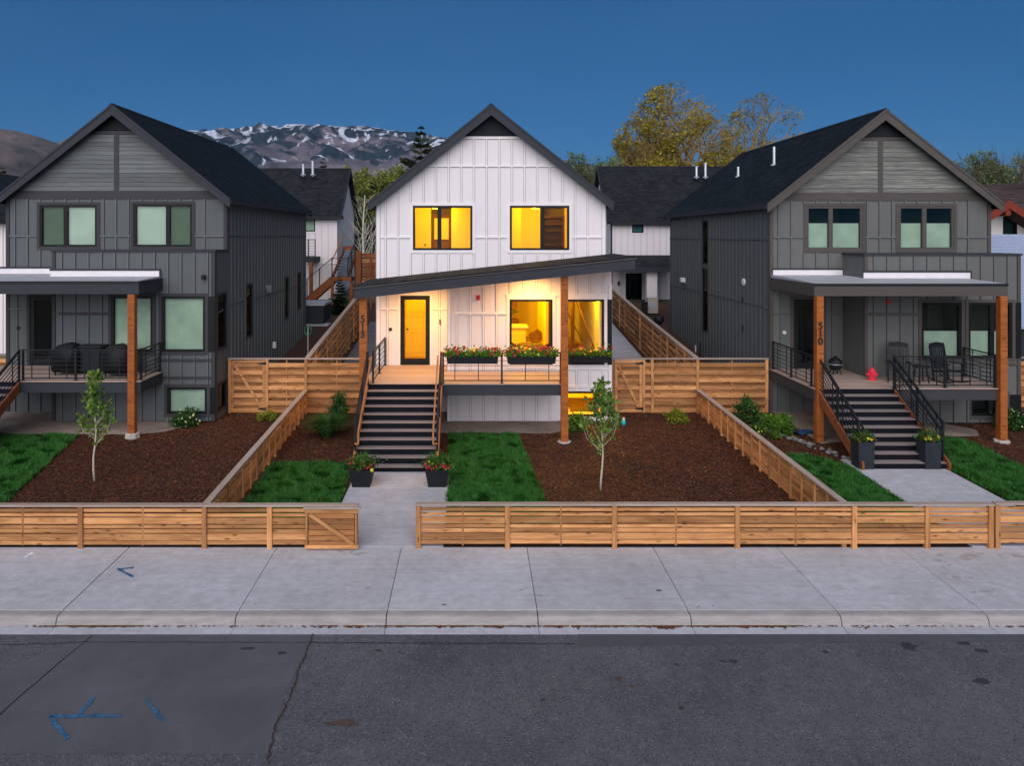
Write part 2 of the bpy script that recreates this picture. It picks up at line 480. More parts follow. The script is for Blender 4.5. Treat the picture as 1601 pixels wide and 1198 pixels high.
def mat_concrete(name):
    m, n, l, b = newmat(name)
    v = coords(n, l); g1 = noise(n, l, v, 0.55, 6, 0.65, 0.5); g2 = noise(n, l, v, 5.0, 6, 0.7); g3 = noise(n, l, v, 120, 3, 0.7)
    vb = coords(n, l, (0.6, 9.0, 1.0)); g4 = noise(n, l, vb, 1.0, 4, 0.6)           # broom finish
    r = ramp(n, [(0.28, (0.385, 0.38, 0.40)), (0.5, (0.44, 0.44, 0.465)), (0.72, (0.485, 0.49, 0.525))]); l.new(g1, r.inputs[0])
    r2 = ramp(n, [(0.25, (0.40, 0.39, 0.38)), (0.75, (0.58, 0.58, 0.59))]); l.new(g2, r2.inputs[0])
    c = mix(n, l, 0.85, r.outputs[0], r2.outputs[0], 'OVERLAY')
    r3 = ramp(n, [(0.3, (0.42, 0.42, 0.42)), (0.7, (0.58, 0.58, 0.58))]); l.new(g3, r3.inputs[0]); c = mix(n, l, 0.9, c, r3.outputs[0], 'OVERLAY')
    r4 = ramp(n, [(0.3, (0.46, 0.46, 0.46)), (0.7, (0.53, 0.53, 0.53))]); l.new(g4, r4.inputs[0]); c = mix(n, l, 0.9, c, r4.outputs[0], 'OVERLAY')
    rs = ramp(n, [(0.60, (0, 0, 0)), (0.74, (1, 1, 1))]); l.new(noise(n, l, v, 0.9, 7, 0.75, 1.2), rs.inputs[0])
    c = mix(n, l, math_(n, l, 'MULTIPLY', rs.outputs[0], 0.5), c, (0.27, 0.235, 0.215))
    oi = n.new("ShaderNodeObjectInfo"); mr = n.new("ShaderNodeMapRange"); mr.inputs[3].default_value = 0.955; mr.inputs[4].default_value = 1.045; l.new(oi.outputs["Random"], mr.inputs[0])
    hs = n.new("ShaderNodeHueSaturation"); l.new(mr.outputs[0], hs.inputs["Value"]); l.new(c, hs.inputs["Color"]); l.new(hs.outputs[0], b.inputs["Base Color"])
    b.inputs["Roughness"].default_value = 0.85; b.inputs["Specular IOR Level"].default_value = 0.2; bump(n, l, b, g3, 0.35, 0.004); return m
M['concrete'] = mat_concrete('concrete')
M['kerb'] = mat_flat('kerb_concrete', (0.33, 0.31, 0.30), 0.85, var=0.16, scale=2.5, bstr=0.3, bscale=60, dirt=(0.20, 0.18, 0.165), stretch=(1, 1, 6), objvar=0.05)
M['foundation'] = mat_flat('rough_concrete', (0.45, 0.41, 0.37), 0.9, var=0.12, scale=5, bstr=0.4, bscale=30)
M['shade_dark'] = mat_flat('dark_teal_shade', (0.05, 0.16, 0.17), 0.8, var=0.2, bstr=0)
M['void'] = mat_flat('dark_void', (0.01, 0.01, 0.011), 0.9, var=0.1, bstr=0)
M['bark'] = mat_flat('brown_bark', (0.10, 0.072, 0.042), 0.9, var=0.35, scale=8, stretch=(1, 1, 0.2), bstr=0.6, bscale=12)
M['bark_gold'] = mat_flat('golden_twig', (0.24, 0.165, 0.065), 0.9, var=0.3, scale=5, bstr=0)
M['birch'] = mat_flat('pale_bark', (0.60, 0.57, 0.48), 0.8, var=0.25, scale=5, stretch=(0.4, 0.4, 1.8), bstr=0.3)
M['cream_bark'] = mat_flat('cream_bark', (0.52, 0.46, 0.36), 0.8, var=0.2, scale=8, bstr=0.2)
M['interior'] = mat_flat('lamplit_wall_paint', (0.82, 0.60, 0.09), 0.8, var=0.02, bstr=0.02)  # cream walls with the yellow of the lamplight put into the colour
M['int_floor'] = mat_wood('oak_floor', (0.42, 0.26, 0.12), (0.30, 0.17, 0.075), (0.33, 0.2, 0.1), knots=False)
M['int_wood'] = mat_wood('walnut_shelf', (0.16, 0.075, 0.028), (0.10, 0.045, 0.018), (0.12, 0.05, 0.02), knots=False)
M['int_dark'] = mat_flat('dark_interior', (0.03, 0.032, 0.035), 0.8, bstr=0)
M['pot'] = mat_flat('black_planter', (0.010, 0.012, 0.015), 0.55, spec=0.3, var=0.3, scale=9, bstr=0.2, bscale=20)
M['slate_pot'] = mat_flat('slate_planter', (0.020, 0.025, 0.032), 0.75, spec=0.3, var=0.3, scale=6, bstr=0.8, bscale=9)
M['red'] = mat_flat('red_paint', (0.45, 0.02, 0.02), 0.4, var=0.08, bstr=0.05)
M['hydrant'] = mat_flat('hydrant_red', (0.72, 0.045, 0.07), 0.4, var=0.08, bstr=0.05)
M['cover'] = mat_flat('grill_cover', (0.008, 0.009, 0.011), 0.6, spec=0.25, var=0.2, scale=4, bstr=0.5, bscale=5)
M['plastic_white'] = mat_flat('white_plastic', (0.68, 0.66, 0.62), 0.45, var=0.04, bstr=0)
M['bronze'] = mat_flat('dark_bronze', (0.03, 0.025, 0.022), 0.4, var=0.1, bstr=0)
M['blue_wall'] = mat_flat('pale_blue_lap', (0.30, 0.36, 0.50), 0.7, var=0.06)
M['red_wood'] = mat_wood('red_bargeboard', (0.30, 0.055, 0.035), (0.2, 0.035, 0.022), (0.17, 0.03, 0.02), knots=False)
M['beige'] = mat_flat('beige_metal', (0.46, 0.38, 0.32), 0.5, var=0.05, bstr=0)
M['blue_paint'] = mat_flat('blue_spray_paint', (0.035, 0.115, 0.22), 0.8, var=0.45, scale=14, bstr=0.2)
M['white_paint'] = mat_flat('white_spray_paint', (0.72, 0.74, 0.78), 0.8, var=0.2, scale=14, bstr=0.1)
M['teal'] = mat_flat('teal_plastic', (0.03, 0.42, 0.47), 0.4, bstr=0)
M['green_hose'] = mat_flat('green_hose', (0.03, 0.22, 0.12), 0.4, bstr=0)
M['tarp'] = mat_flat('blue_tarp', (0.03, 0.09, 0.2), 0.5, var=0.3, bstr=0.5, bscale=6)
M['stone'] = mat_flat('river_stone', (0.17, 0.16, 0.155), 0.85, var=0.3, scale=9, objvar=0.4)
M['flower_red'] = mat_leaf('flower_red', [(0.35, 0.01, 0.02), (0.55, 0.03, 0.05), (0.45, 0.05, 0.12)], 0.2)
M['flower_yellow'] = mat_leaf('flower_yellow', [(0.75, 0.60, 0.03), (0.85, 0.75, 0.08), (0.70, 0.62, 0.10)], 0.3)
M['flower_cream'] = mat_leaf('flower_cream', [(0.60, 0.60, 0.30), (0.75, 0.74, 0.5)], 0.3)
M['leaf_bright'] = mat_leaf('leaf_bright', [(0.03, 0.11, 0.012), (0.09, 0.22, 0.02), (0.14, 0.28, 0.03)], 0.3)
M['leaf_shrub'] = mat_leaf('leaf_shrub', [(0.015, 0.05, 0.012), (0.035, 0.10, 0.018), (0.07, 0.16, 0.03)], 0.25)
M['leaf_lime'] = mat_leaf('leaf_lime', [(0.10, 0.13, 0.012), (0.20, 0.24, 0.02), (0.26, 0.27, 0.03)], 0.3)
M['leaf_young'] = mat_leaf('leaf_young', [(0.07, 0.14, 0.02), (0.15, 0.27, 0.04), (0.24, 0.36, 0.07)], 0.35)
M['leaf_gold'] = mat_leaf('leaf_gold', [(0.12, 0.105, 0.012), (0.26, 0.215, 0.024), (0.42, 0.33, 0.045)], 0.3)
M['leaf_mid'] = mat_leaf('leaf_mid', [(0.10, 0.12, 0.02), (0.19, 0.22, 0.045), (0.28, 0.30, 0.07)], 0.3)
M['leaf_pale'] = mat_leaf('leaf_pale', [(0.07, 0.11, 0.05), (0.14, 0.20, 0.09), (0.22, 0.28, 0.12)], 0.3)
M['needles'] = mat_leaf('needles', [(0.012, 0.022, 0.012), (0.025, 0.042, 0.02), (0.06, 0.065, 0.02)], 0.1)
M['grass'] = mat_leaf('grass_blades', [(0.010, 0.065, 0.010), (0.03, 0.145, 0.018), (0.08, 0.25, 0.04)], 0.3)
M['chips'] = mat_leaf('bark_chips', [(0.050, 0.017, 0.008), (0.115, 0.038, 0.016), (0.18, 0.064, 0.027), (0.30, 0.135, 0.07)], 0.0)

# ================================================================== SETTING
# ---- terrain sheet (far ground), lots
def sheet(name, xs, ys, dz, mat, zf=gz, parent=None, kind='structure'):
    V = [(x, y, zf(x, y) + dz) for y in ys for x in xs]
    nx = len(xs); F = [(j * nx + i, j * nx + i + 1, (j + 1) * nx + i + 1, (j + 1) * nx + i) for j in range(len(ys) - 1) for i in range(nx - 1)]
    me = bpy.data.meshes.new(name); me.from_pydata(V, [], F); me.materials.append(mat)
    me.polygons.foreach_set("use_smooth", [True] * len(F))
    return place(name, me, parent, kind=kind)
def fr(a, b, s):
    n = max(1, int(round((b - a) / s))); return [a + (b - a) * i / n for i in range(n + 1)]

m, n, l, b = newmat('dry_meadow')
v = coords(n, l); g = noise(n, l, v, 0.15, 6, 0.65); g2 = noise(n, l, v, 3.0, 4, 0.7)
r = ramp(n, [(0.35, (0.06, 0.065, 0.025)), (0.55, (0.11, 0.10, 0.05)), (0.75, (0.15, 0.12, 0.08))]); l.new(g, r.inputs[0])
l.new(mix(n, l, 0.4, r.outputs[0], g2, 'OVERLAY'), b.inputs["Base Color"]); b.inputs["Roughness"].default_value = 0.95
M['meadow'] = m
xs = [-9000, -3000, -1000, -400, -150, -60, -30, -18, 18, 30, 60, 150, 400, 1000, 3000, 9000]
ys = [-60, -20, 0, 8, 11.9, 12.6, 14.9, 15.3, 19.6, 22.3, 25.6, 30, 36, 42, 50, 60, 75, 90, 150, 300, 600, 900, 1500, 3000, 6000, 9000]
sheet('terrain', xs, ys, -0.16, M['meadow'])

# ---- asphalt road
m, n, l, b = newmat('asphalt')
v = coords(n, l)
g1 = noise(n, l, v, 0.45, 5, 0.65, 0.3); g2 = noise(n, l, v, 70, 2, 0.6); g3 = noise(n, l, v, 5.0, 4, 0.7)
vo = n.new("ShaderNodeTexVoronoi"); vo.inputs["Scale"].default_value = 34; l.new(v, vo.inputs["Vector"])
r = ramp(n, [(0.3, (0.068, 0.072, 0.084)), (0.7, (0.112, 0.114, 0.127))]); l.new(g1, r.inputs[0])
sp = ramp(n, [(0.30, (1, 1, 1)), (0.42, (0, 0, 0))]); l.new(vo.outputs["Distance"], sp.inputs[0])
rs = n.new("ShaderNodeSeparateColor"); l.new(vo.outputs["Color"], rs.inputs[0])
pick = math_(n, l, 'GREATER_THAN', rs.outputs[0], 0.80)
c = mix(n, l, math_(n, l, 'MULTIPLY', math_(n, l, 'MULTIPLY', sp.outputs[0], pick), 0.8), r.outputs[0], (0.19, 0.185, 0.185))
pick2 = math_(n, l, 'LESS_THAN', rs.outputs[0], 0.30)
c = mix(n, l, math_(n, l, 'MULTIPLY', math_(n, l, 'MULTIPLY', sp.outputs[0], pick2), 0.8), c, (0.022, 0.023, 0.026))
rg2 = ramp(n, [(0.3, (0.35, 0.35, 0.35)), (0.7, (0.65, 0.65, 0.65))]); l.new(g2, rg2.inputs[0])
c = mix(n, l, 0.8, c, rg2.outputs[0], 'OVERLAY')
rg3 = ramp(n, [(0.3, (0.42, 0.42, 0.42)), (0.7, (0.58, 0.57, 0.56))]); l.new(g3, rg3.inputs[0])
c = mix(n, l, 0.8, c, rg3.outputs[0], 'OVERLAY')
l.new(c, b.inputs["Base Color"]); b.inputs["Roughness"].default_value = 0.85; b.inputs["Specular IOR Level"].default_value = 0.25
bump(n, l, b, g2, 0.9, 0.006)
M['asphalt'] = m
def mat_patch(name, k, tint=(1, 1, 1.04)):
    m, n, l, b = newmat(name)
    v = coords(n, l); g1 = noise(n, l, v, 0.8, 5, 0.65, 0.3); g2 = noise(n, l, v, 90, 2, 0.6)
    r = ramp(n, [(0.3, tuple(0.058 * k * t for t in tint)), (0.7, tuple(0.084 * k * t for t in tint))]); l.new(g1, r.inputs[0])
    rg2 = ramp(n, [(0.3, (0.4, 0.4, 0.4)), (0.7, (0.6, 0.6, 0.6))]); l.new(g2, rg2.inputs[0])
    l.new(mix(n, l, 0.8, r.outputs[0], rg2.outputs[0], 'OVERLAY'), b.inputs["Base Color"]); b.inputs["Roughness"].default_value = 0.85
    bump(n, l, b, g2, 0.6, 0.005); return m
M['patch'] = mat_patch('asphalt_patch', 1.20, (0.98, 1, 1.14)); M['patch_dark'] = mat_patch('asphalt_seal', 1.0, (0.98, 1, 1.14))
M['crack'] = mat_flat('crack_filler', (0.02, 0.02, 0.022), 0.8, bstr=0)
M['crack_b'] = mat_flat('dirt_crack', (0.05, 0.035, 0.025), 0.9, bstr=0)

RZ = -0.22
def rz(x, y): return RZ - 0.012 * (12.25 - y)
road = struct(sheet('road', fr(-60, 60, 6), fr(-12, 12.25, 3), 0.0, M['asphalt'], rz))
def on_road(px, py):
    D = 12.0
    for _ in range(6): D = (CH - rz(0, D)) * FPX / (py - HY)
    return (PX(px, D), D)
def flat_poly(name, pts, mat, dz, zf, parent, ups=0.0):
    me = bpy.data.meshes.new(name); me.from_pydata([(x, y, zf(x, y) + dz) for x, y in pts], [], [tuple(range(len(pts)))])
    import bmesh
    bm = bmesh.new(); bm.from_mesh(me)
    for f in bm.faces:
        if f.normal.z < 0: f.normal_flip()
    bm.to_mesh(me); bm.free()
    me.materials.append(mat); return place(name, me, parent)
def strip(name, pts, w, mat, dz, zf, parent, wob=0.0, sub=8, taper=False):
    P = []
    for (x0, y0), (x1, y1) in zip(pts, pts[1:]):
        for i in range(sub):
            t = i / sub; P.append(Vector((lerp(x0, x1, t) + rnd.uniform(-wob, wob), lerp(y0, y1, t) + rnd.uniform(-wob, wob))))
    P.append(Vector(pts[-1])); V = []; F = []
    for i, p in enumerate(P):
        d = (P[min(i + 1, len(P) - 1)] - P[max(i - 1, 0)]).normalized(); nn = Vector((-d.y, d.x))
        ww = w * rnd.uniform(0.6, 1.3) / 2 if wob else w / 2
        if taper: ww *= max(0.25, 1 - (i / len(P)) * 0.7)
        for s in (-1, 1):
            q = p + nn * ww * s; V.append((q.x, q.y, zf(q.x, q.y) + dz))
    for i in range(len(P) - 1): F.append((2 * i, 2 * i + 1, 2 * i + 3, 2 * i + 2))
    me = bpy.data.meshes.new(name); me.from_pydata(V, [], F)
    import bmesh
    bm = bmesh.new(); bm.from_mesh(me)
    for f in bm.faces:
        if f.normal.z < 0: f.normal_flip()
    bm.to_mesh(me); bm.free()
    me.materials.append(mat); return place(name, me, parent)
A = [on_road(135, 1000), on_road(487, 998), on_road(408, 1198), on_road(395, 1300), on_road(-420, 1300), on_road(-60, 1110)]
flat_poly('asphalt_patch', [on_road(140, 993), on_road(488, 993), on_road(448, 1080), on_road(418, 1180), on_road(-330, 1180)], M['patch'], 0.004, rz, road)
strip('crack', [on_road(146, 993), on_road(20, 1100), on_road(-60, 1170)], 0.022, M['crack'], 0.008, rz, road, 0.012)
strip('crack', [on_road(490, 993), on_road(468, 1045), on_road(456, 1085), on_road(430, 1140), on_road(418, 1198)], 0.024, M['crack_b'], 0.008, rz, road, 0.02, 14)
flat_poly('sealed_strip', [on_road(903, 991), on_road(3000, 991), on_road(3000, 1002), on_road(1601, 1004), on_road(1250, 1006), on_road(905, 1012)], M['patch_dark'], 0.004, rz, road)
strip('crack', [on_road(0, 1010), on_road(140, 1005), on_road(480, 1006), on_road(900, 1008)], 0.014, M['crack'], 0.008, rz, road, 0.01, 16)
def blot(name, px, py, w, h, mat, dz, zf, parent, pt=on_road, seed=0):
    rr = random.Random(seed + int(px * 7 + py)); cx, cy = pt(px, py); k = 11
    pts = [(cx + math.cos(2 * math.pi * i / k) * w / 2 * rr.uniform(0.45, 1.1), cy + math.sin(2 * math.pi * i / k) * h / 2 * rr.uniform(0.45, 1.1)) for i in range(k)]
    return flat_poly(name, pts, mat, dz, zf, parent)
M['oil'] = mat_flat('oil_stain', (0.040, 0.041, 0.046), 0.6, bstr=0.2)
M['dirt'] = mat_flat('brown_dirt', (0.085, 0.060, 0.050), 0.95, var=0.3, scale=20, bstr=0.8)
for px, py, w, h in [(1420, 1012, 0.34, 0.28), (1146, 1035, 0.16, 0.12), (1533, 1066, 0.3, 0.16), (1508, 1007, 0.24, 0.12), (1535, 1018, 0.22, 0.16), (388, 1015, .3, .1), (440, 1022, .2, .12), (592, 1018, 0.14, 0.08), (1065, 1109, 0.1, 0.08), (1130, 1035, 0.12, 0.06), (1290, 1020, 0.16, 0.1), (1058, 1040, 0.1, 0.06), (850, 1095, .1, .06)]:
    blot('oil_stain', px, py, w, h, M['oil'], 0.0085, rz, road)
for px, py, w, h in [(540, 1132, 0.62, 0.14), (969, 1062, 0.16, 0.1), (987, 1074, 0.16, 0.08), (1067, 1107, .1, .05)]:
    blot('dirt_smear', px, py, w, h, M['dirt'], 0.0085, rz, road)
# blue locating marks sprayed on the road
bm_ = thing('survey_marking', 'blue sprayed arrow mark lying on the asphalt road pointing left', 'road marking', (*on_road(130, 1122), RZ))
for pts, w in [([(190, 1121), (78, 1122)], .05), ([(78, 1122), (92, 1140), (106, 1158)], .055), ([(122, 1121), (136, 1105), (148, 1092)], .045)]:
    strip('paint_stroke', [on_road(*p) for p in pts], w * 1.25, M['blue_paint'], 0.012, rz, bm_, 0.012, 8)
o = strip('survey_marking', [on_road(228, 1095), on_road(256, 1130)], .045, M['blue_paint'], 0.012, rz, None, 0.012, 8)
tag(o, 'single short blue spray stroke on the road right of the arrow mark', 'road marking')

# ---- sidewalk slabs, kerb, gutter
def sz(x, y): return lerp(-0.05, 0.0, (y - 12.5) / 2.5)
side = struct(MB().box(-60, 60, 12.72, 15.14, -0.6, -0.10).build('sidewalk', M['void']))
jx = [-7.08, -4.04, -1.48, 1.10, 3.70, 6.25, 8.75, 11.3, 13.9]
jx = [jx[0] - 2.65 * k for k in range(6, 0, -1)] + jx + [jx[-1] + 2.6 * k for k in range(1, 5)]
for i, (a, c_) in enumerate(zip(jx, jx[1:])):
    g_ = 0.007 if abs(a + 7.08) > .1 else 0.016
    MB().prism_yz([(12.70, -0.11), (15.14, -0.11), (15.14, 0.0), (12.70, -0.046)], a + g_, c_ - 0.006).build('slab', M['concrete'], side)
kerb = struct(MB().box(-60, 60, 12.4, 12.67, -0.5, -0.24).build('kerb', M['void']))
for a, c_ in zip(jx, jx[1:]):
    MB().prism_yz([(12.46, -0.23), (12.68, -0.23), (12.68, -0.056), (12.57, -0.058), (12.525, -0.070), (12.49, -0.11)], a + 0.009, c_ - 0.009).build('kerb_stone', M['kerb'], kerb)
gut = struct(MB().box(-60, 60, 12.24, 12.47, -0.5, -0.25).build('gutter', M['void']))
for a, c_ in zip(jx, jx[1:]):
    MB().prism_yz([(12.23, -0.24), (12.455, -0.24), (12.455, -0.208), (12.23, -0.214)], a + 0.005, c_ - 0.005).build('gutter_slab', M['concrete'], gut)
# dirt collected in the gutter
V = []; F = []
for i in range(9000):
    x = [nrs.uniform(-13, 14), nrs.normal(2.6, 1.1), nrs.normal(-6.3, .35), nrs.normal(-.6, .9), nrs.normal(4.6, .5)][nrs.randint(5)]
    k_ = mnoise.noise(Vector((x * 1.7, 4, 0))) + .6 * mnoise.noise(Vector((x * 6, 9, 0)))
    if nrs.rand() > .18 + 1.5 * max(0, k_): continue
    y = 12.46 - abs(nrs.normal(0, 0.012 + .05 * max(0, k_))); s = nrs.uniform(0.006, 0.022); a = nrs.uniform(0, 6.28)
    n0 = len(V)
    for k in range(4):
        t = a + k * 1.57; V.append((x + math.cos(t) * s * 1.6, y + math.sin(t) * s, -0.2 + nrs.uniform(0, 0.008)))
    F.append((n0, n0 + 1, n0 + 2, n0 + 3))
STN = None
npmesh('gutter_litter', V, F, M['chips'], kind='stuff', attr=nrs.uniform(0, .7, len(F)))
# stains and marks on the sidewalk
M['stain'] = mat_flat('tan_stain', (0.355, 0.335, 0.33), 0.9, var=0.15, scale=8, bstr=0.2)
def on_walk(px, py):
    D = 13.0
    for _ in range(6): D = (CH - sz(0, D)) * FPX / (py - HY)
    return (PX(px, D), D)
M['stain_dark'] = mat_flat('dark_scuff', (0.12, 0.115, 0.12), 0.8, bstr=0)
for px, py, w, h in [(1030, 924, .14, .1), (1115, 948, .08, .03), (1093, 950, .07, .03), (815, 923, .1, .03), (695, 946, .12, .06), (845, 932, .12, .02), (955, 880, .04, .04), (400, 945, .05, .03), (985, 869, .04, .03)]:
    blot('scuff', px, py, w, h, M['stain_dark'], 0.004, sz, side, on_walk)
rs9 = np.random.RandomState(77)
def spatter(cx, cy, wx, wy, n_, smax, mat, nm='stain', ang=0.0):
    for i in range(n_):
        u, v_ = rs9.normal(0, .45, 2); X = cx + (u * wx * math.cos(ang) - v_ * wy * math.sin(ang)); Y = cy + (u * wx * math.sin(ang) + v_ * wy * math.cos(ang))
        if not 12.75 < Y < 15.05: continue
        s_ = smax * rs9.rand() ** 2 + .01; kk = 7; pts = [(X + math.cos(6.283 * q / kk) * s_ * rs9.uniform(.6, 1.6), Y + math.sin(6.283 * q / kk) * s_ * rs9.uniform(.35, .8)) for q in range(kk)]
        flat_poly(nm, [(a_, min(15.1, max(12.72, b2))) for a_, b2 in pts], mat, 0.0035 + .0002 * (i % 12), sz, side)
for (px, py), wx, wy, n_, sm_ in (((1530, 868), .9, .18, 16, .12), ((1470, 885), .35, .3, 8, .08), ((1505, 905), .25, .2, 7, .07), ((1530, 925), .3, .1, 6, .07), ((555, 866), .5, .08, 12, .05), ((560, 920), .35, .08, 8, .03), ((1180, 870), 1.4, .12, 12, .03), ((360, 868), 1.6, .1, 14, .02), ((760, 868), 1.5, .1, 12, .02)):
    X, Y = on_walk(px, py); spatter(X, Y, wx, wy, n_, sm_, M['stain'])
mk = thing('survey_marking', 'small blue spray painted arrow on the pale sidewalk slab', 'pavement marking', (*on_walk(195, 890), 0))
strip('paint_stroke', [on_walk(183, 891), on_walk(209, 888)], .05, M['blue_paint'], 0.006, sz, mk, 0.006)
strip('paint_stroke', [on_walk(184, 890), on_walk(208, 903)], .05, M['blue_paint'], 0.0095, sz, mk, 0.006)
mk = thing('survey_marking', 'faint white spray mark on the sidewalk beside the fence at far left', 'pavement marking', (*on_walk(47, 868), 0))
strip('paint_stroke', [on_walk(52, 864), on_walk(38, 873)], .06, M['white_paint'], 0.006, sz, mk, 0.006)
strip('paint_stroke', [on_walk(56, 867), on_walk(44, 869)], .04, M['white_paint'], 0.0095, sz, mk, 0.006)

# ---- garden soil (mulch)
m, n, l, b = newmat('mulch_ground')
v = coords(n, l); g1 = noise(n, l, v, 1.0, 6, 0.7, 0.4); g2 = noise(n, l, v, 26, 5, 0.75, 0.8)
r = ramp(n, [(0.3, (0.032, 0.013, 0.007)), (0.55, (0.07, 0.027, 0.013)), (0.8, (0.115, 0.046, 0.022))]); l.new(g2, r.inputs[0])
l.new(r.outputs[0], b.inputs["Base Color"]); b.inputs["Roughness"].default_value = 0.95
bump(n, l, b, g2, 1.0, 0.03)
M['mulch'] = m
def on_path(x, y): return any(a - .2 < x < b_ + .2 and y < c_ + .2 for a, b_, c_ in ((-3.12, -.62, 19.85), (10.28, 12.72, 20.6), (-16.4, -13.8, 20.6)))
def lump(x, y):
    if on_path(x, y): return gz(x, y) - .01
    return gz(x, y) + 0.05 * (mnoise.noise(Vector((x * .7, y * .7, 3))) + 0.5 * mnoise.noise(Vector((x * 2.3, y * 2.3, 7)))) * sstep(15.2, 16.2, y) * (1 - sstep(24.6, 25.5, y))
struct(sheet('mulch_bed', fr(-18, 19, 0.35), fr(15.2, 25.6, 0.3), 0.0, M['mulch'], lump))
struct(sheet('back_garden', fr(-20, 22, 1.0), fr(25.6, 46, 1.0), 0.0, M['mulch'], gz))
m, n, l, b = newmat('fine_gravel')
v = coords(n, l); g1 = noise(n, l, v, 1.2, 5, 0.7); vo = n.new("ShaderNodeTexVoronoi"); vo.inputs["Scale"].default_value = 34; l.new(v, vo.inputs["Vector"])
r = ramp(n, [(0.3, (0.20, 0.15, 0.125)), (0.7, (0.33, 0.265, 0.22))]); l.new(g1, r.inputs[0])
l.new(mix(n, l, 0.5, r.outputs[0], vo.outputs["Distance"], 'OVERLAY'), b.inputs["Base Color"]); b.inputs["Roughness"].default_value = 0.95
bump(n, l, b, vo.outputs["Distance"], 0.8, 0.02)
M['gravel'] = m
GRAVEL = [[(-0.7, 23.15), (2.4, 23.05), (2.9, 23.3), (3.3, 23.9), (3.4, 26.0), (-0.9, 26.0), (-3.3, 26), (-3.3, 23.3)],
          [(-17.5, 23.2), (-15.2, 23.05), (-12.4, 23.0), (-10.5, 22.9), (-9.75, 23.2), (-9.3, 23.7), (-9.2, 24.8), (-9.0, 26), (-17.5, 26)],
          [(10.4, 22.0), (14.9, 22.9), (15.7, 22.8), (16.0, 23.4), (15.3, 24.4), (15.3, 26.2), (10.4, 26.2)]]
def poly_patch(name, poly, mat, dz, s=0.35, zf=lump, jit=0.0):
    """polygon draped on the ground, as one flat-cut bmesh"""
    import bmesh
    bm = bmesh.new()
    x0 = min(p[0] for p in poly); x1 = max(p[0] for p in poly); y0 = min(p[1] for p in poly); y1 = max(p[1] for p in poly)
    f = bm.faces.new([bm.verts.new((x, y, 0)) for x, y in poly])
    if f.normal.z < 0: f.normal_flip()
    bm.normal_update()
    for k in range(1, int((x1 - x0) / s) + 1):
        bmesh.ops.bisect_plane(bm, geom=bm.verts[:] + bm.edges[:] + bm.faces[:], plane_co=(x0 + k * s, 0, 0), plane_no=(1, 0, 0))
    for k in range(1, int((y1 - y0) / s) + 1):
        bmesh.ops.bisect_plane(bm, geom=bm.verts[:] + bm.edges[:] + bm.faces[:], plane_co=(0, y0 + k * s, 0), plane_no=(0, 1, 0))
    for v_ in bm.verts: v_.co.z = zf(v_.co.x, v_.co.y) + dz
    bm.normal_update()
    for f in bm.faces:
        if f.normal.z < 0: f.normal_flip()
    me = bpy.data.meshes.new(name); bm.to_mesh(me); bm.free(); me.materials.append(mat)
    return struct(place(name, me))
for g_ in GRAVEL: poly_patch('gravel_apron', g_, M['gravel'], 0.02)

# ---- concrete walks
def walk_slabs(nm, x0, x1, cuts, z):
    base = struct(MB().box(x0 + .05, x1 - .05, cuts[0] + .05, cuts[-1] - .05, -0.3, z(cuts[0]) - 0.04).build(nm, M['void']))
    for a, c_ in zip(cuts, cuts[1:]):
        MB().prism_yz([(a + .006, z(a) - .12), (c_ - .006, z(c_) - .12), (c_ - .006, z(c_)), (a + .006, z(a))], x0, x1).build('slab', M['concrete'], base)
walk_slabs('garden_path', -3.12, -0.62, [15.15, 16.9, 18.35, 19.85], lambda y: gz(0, y) + 0.035)
walk_slabs('garden_path', 10.28, 12.72, [15.15, 17.9, 20.6], lambda y: gz(0, y) + 0.035)
walk_slabs('garden_path', -16.4, -13.8, [15.15, 17.9, 20.6], lambda y: gz(0, y) + 0.035)

# ---- lawns
LAWNS = [[(-13.75, 15.3), (-10.55, 15.3), (-11.15, 17.6), (-12.25, 22.75), (-13.4, 22.9), (-14.6, 22.6), (-13.75, 20.8)],
         [(-5.35, 15.3), (-3.2, 15.3), (-3.2, 18.5), (-3.45, 20.3), (-5.5, 20.25)],
         [(-0.56, 15.3), (2.0, 15.3), (1.72, 17.5), (1.35, 22.9), (-0.72, 23.0)],
         [(7.78, 15.3), (10.22, 15.3), (10.22, 20.2), (9.6, 20.85), (8.6, 20.9), (7.82, 20.8)],
         [(12.8, 15.3), (15.0, 15.3), (14.95, 18.5), (14.9, 20.4), (14.9, 22.3), (14.2, 22.7), (13.4, 22.4), (12.8, 20.3)]]
M['turf'] = mat_flat('turf_soil', (0.012, 0.045, 0.008), 0.95, var=0.4, scale=6, bstr=0.6)
def inside(P, poly):
    x, y = P[:, 0], P[:, 1]; ins = np.zeros(len(P), bool); n_ = len(poly)
    for i in range(n_):
        x0, y0 = poly[i]; x1, y1 = poly[(i + 1) % n_]
        c_ = ((y0 > y) != (y1 > y)) & (x < (x1 - x0) * (y - y0) / (y1 - y0 + 1e-12) + x0); ins ^= c_
    return ins
def lumpv(P): return np.array([lump(x, y) for x, y in P])
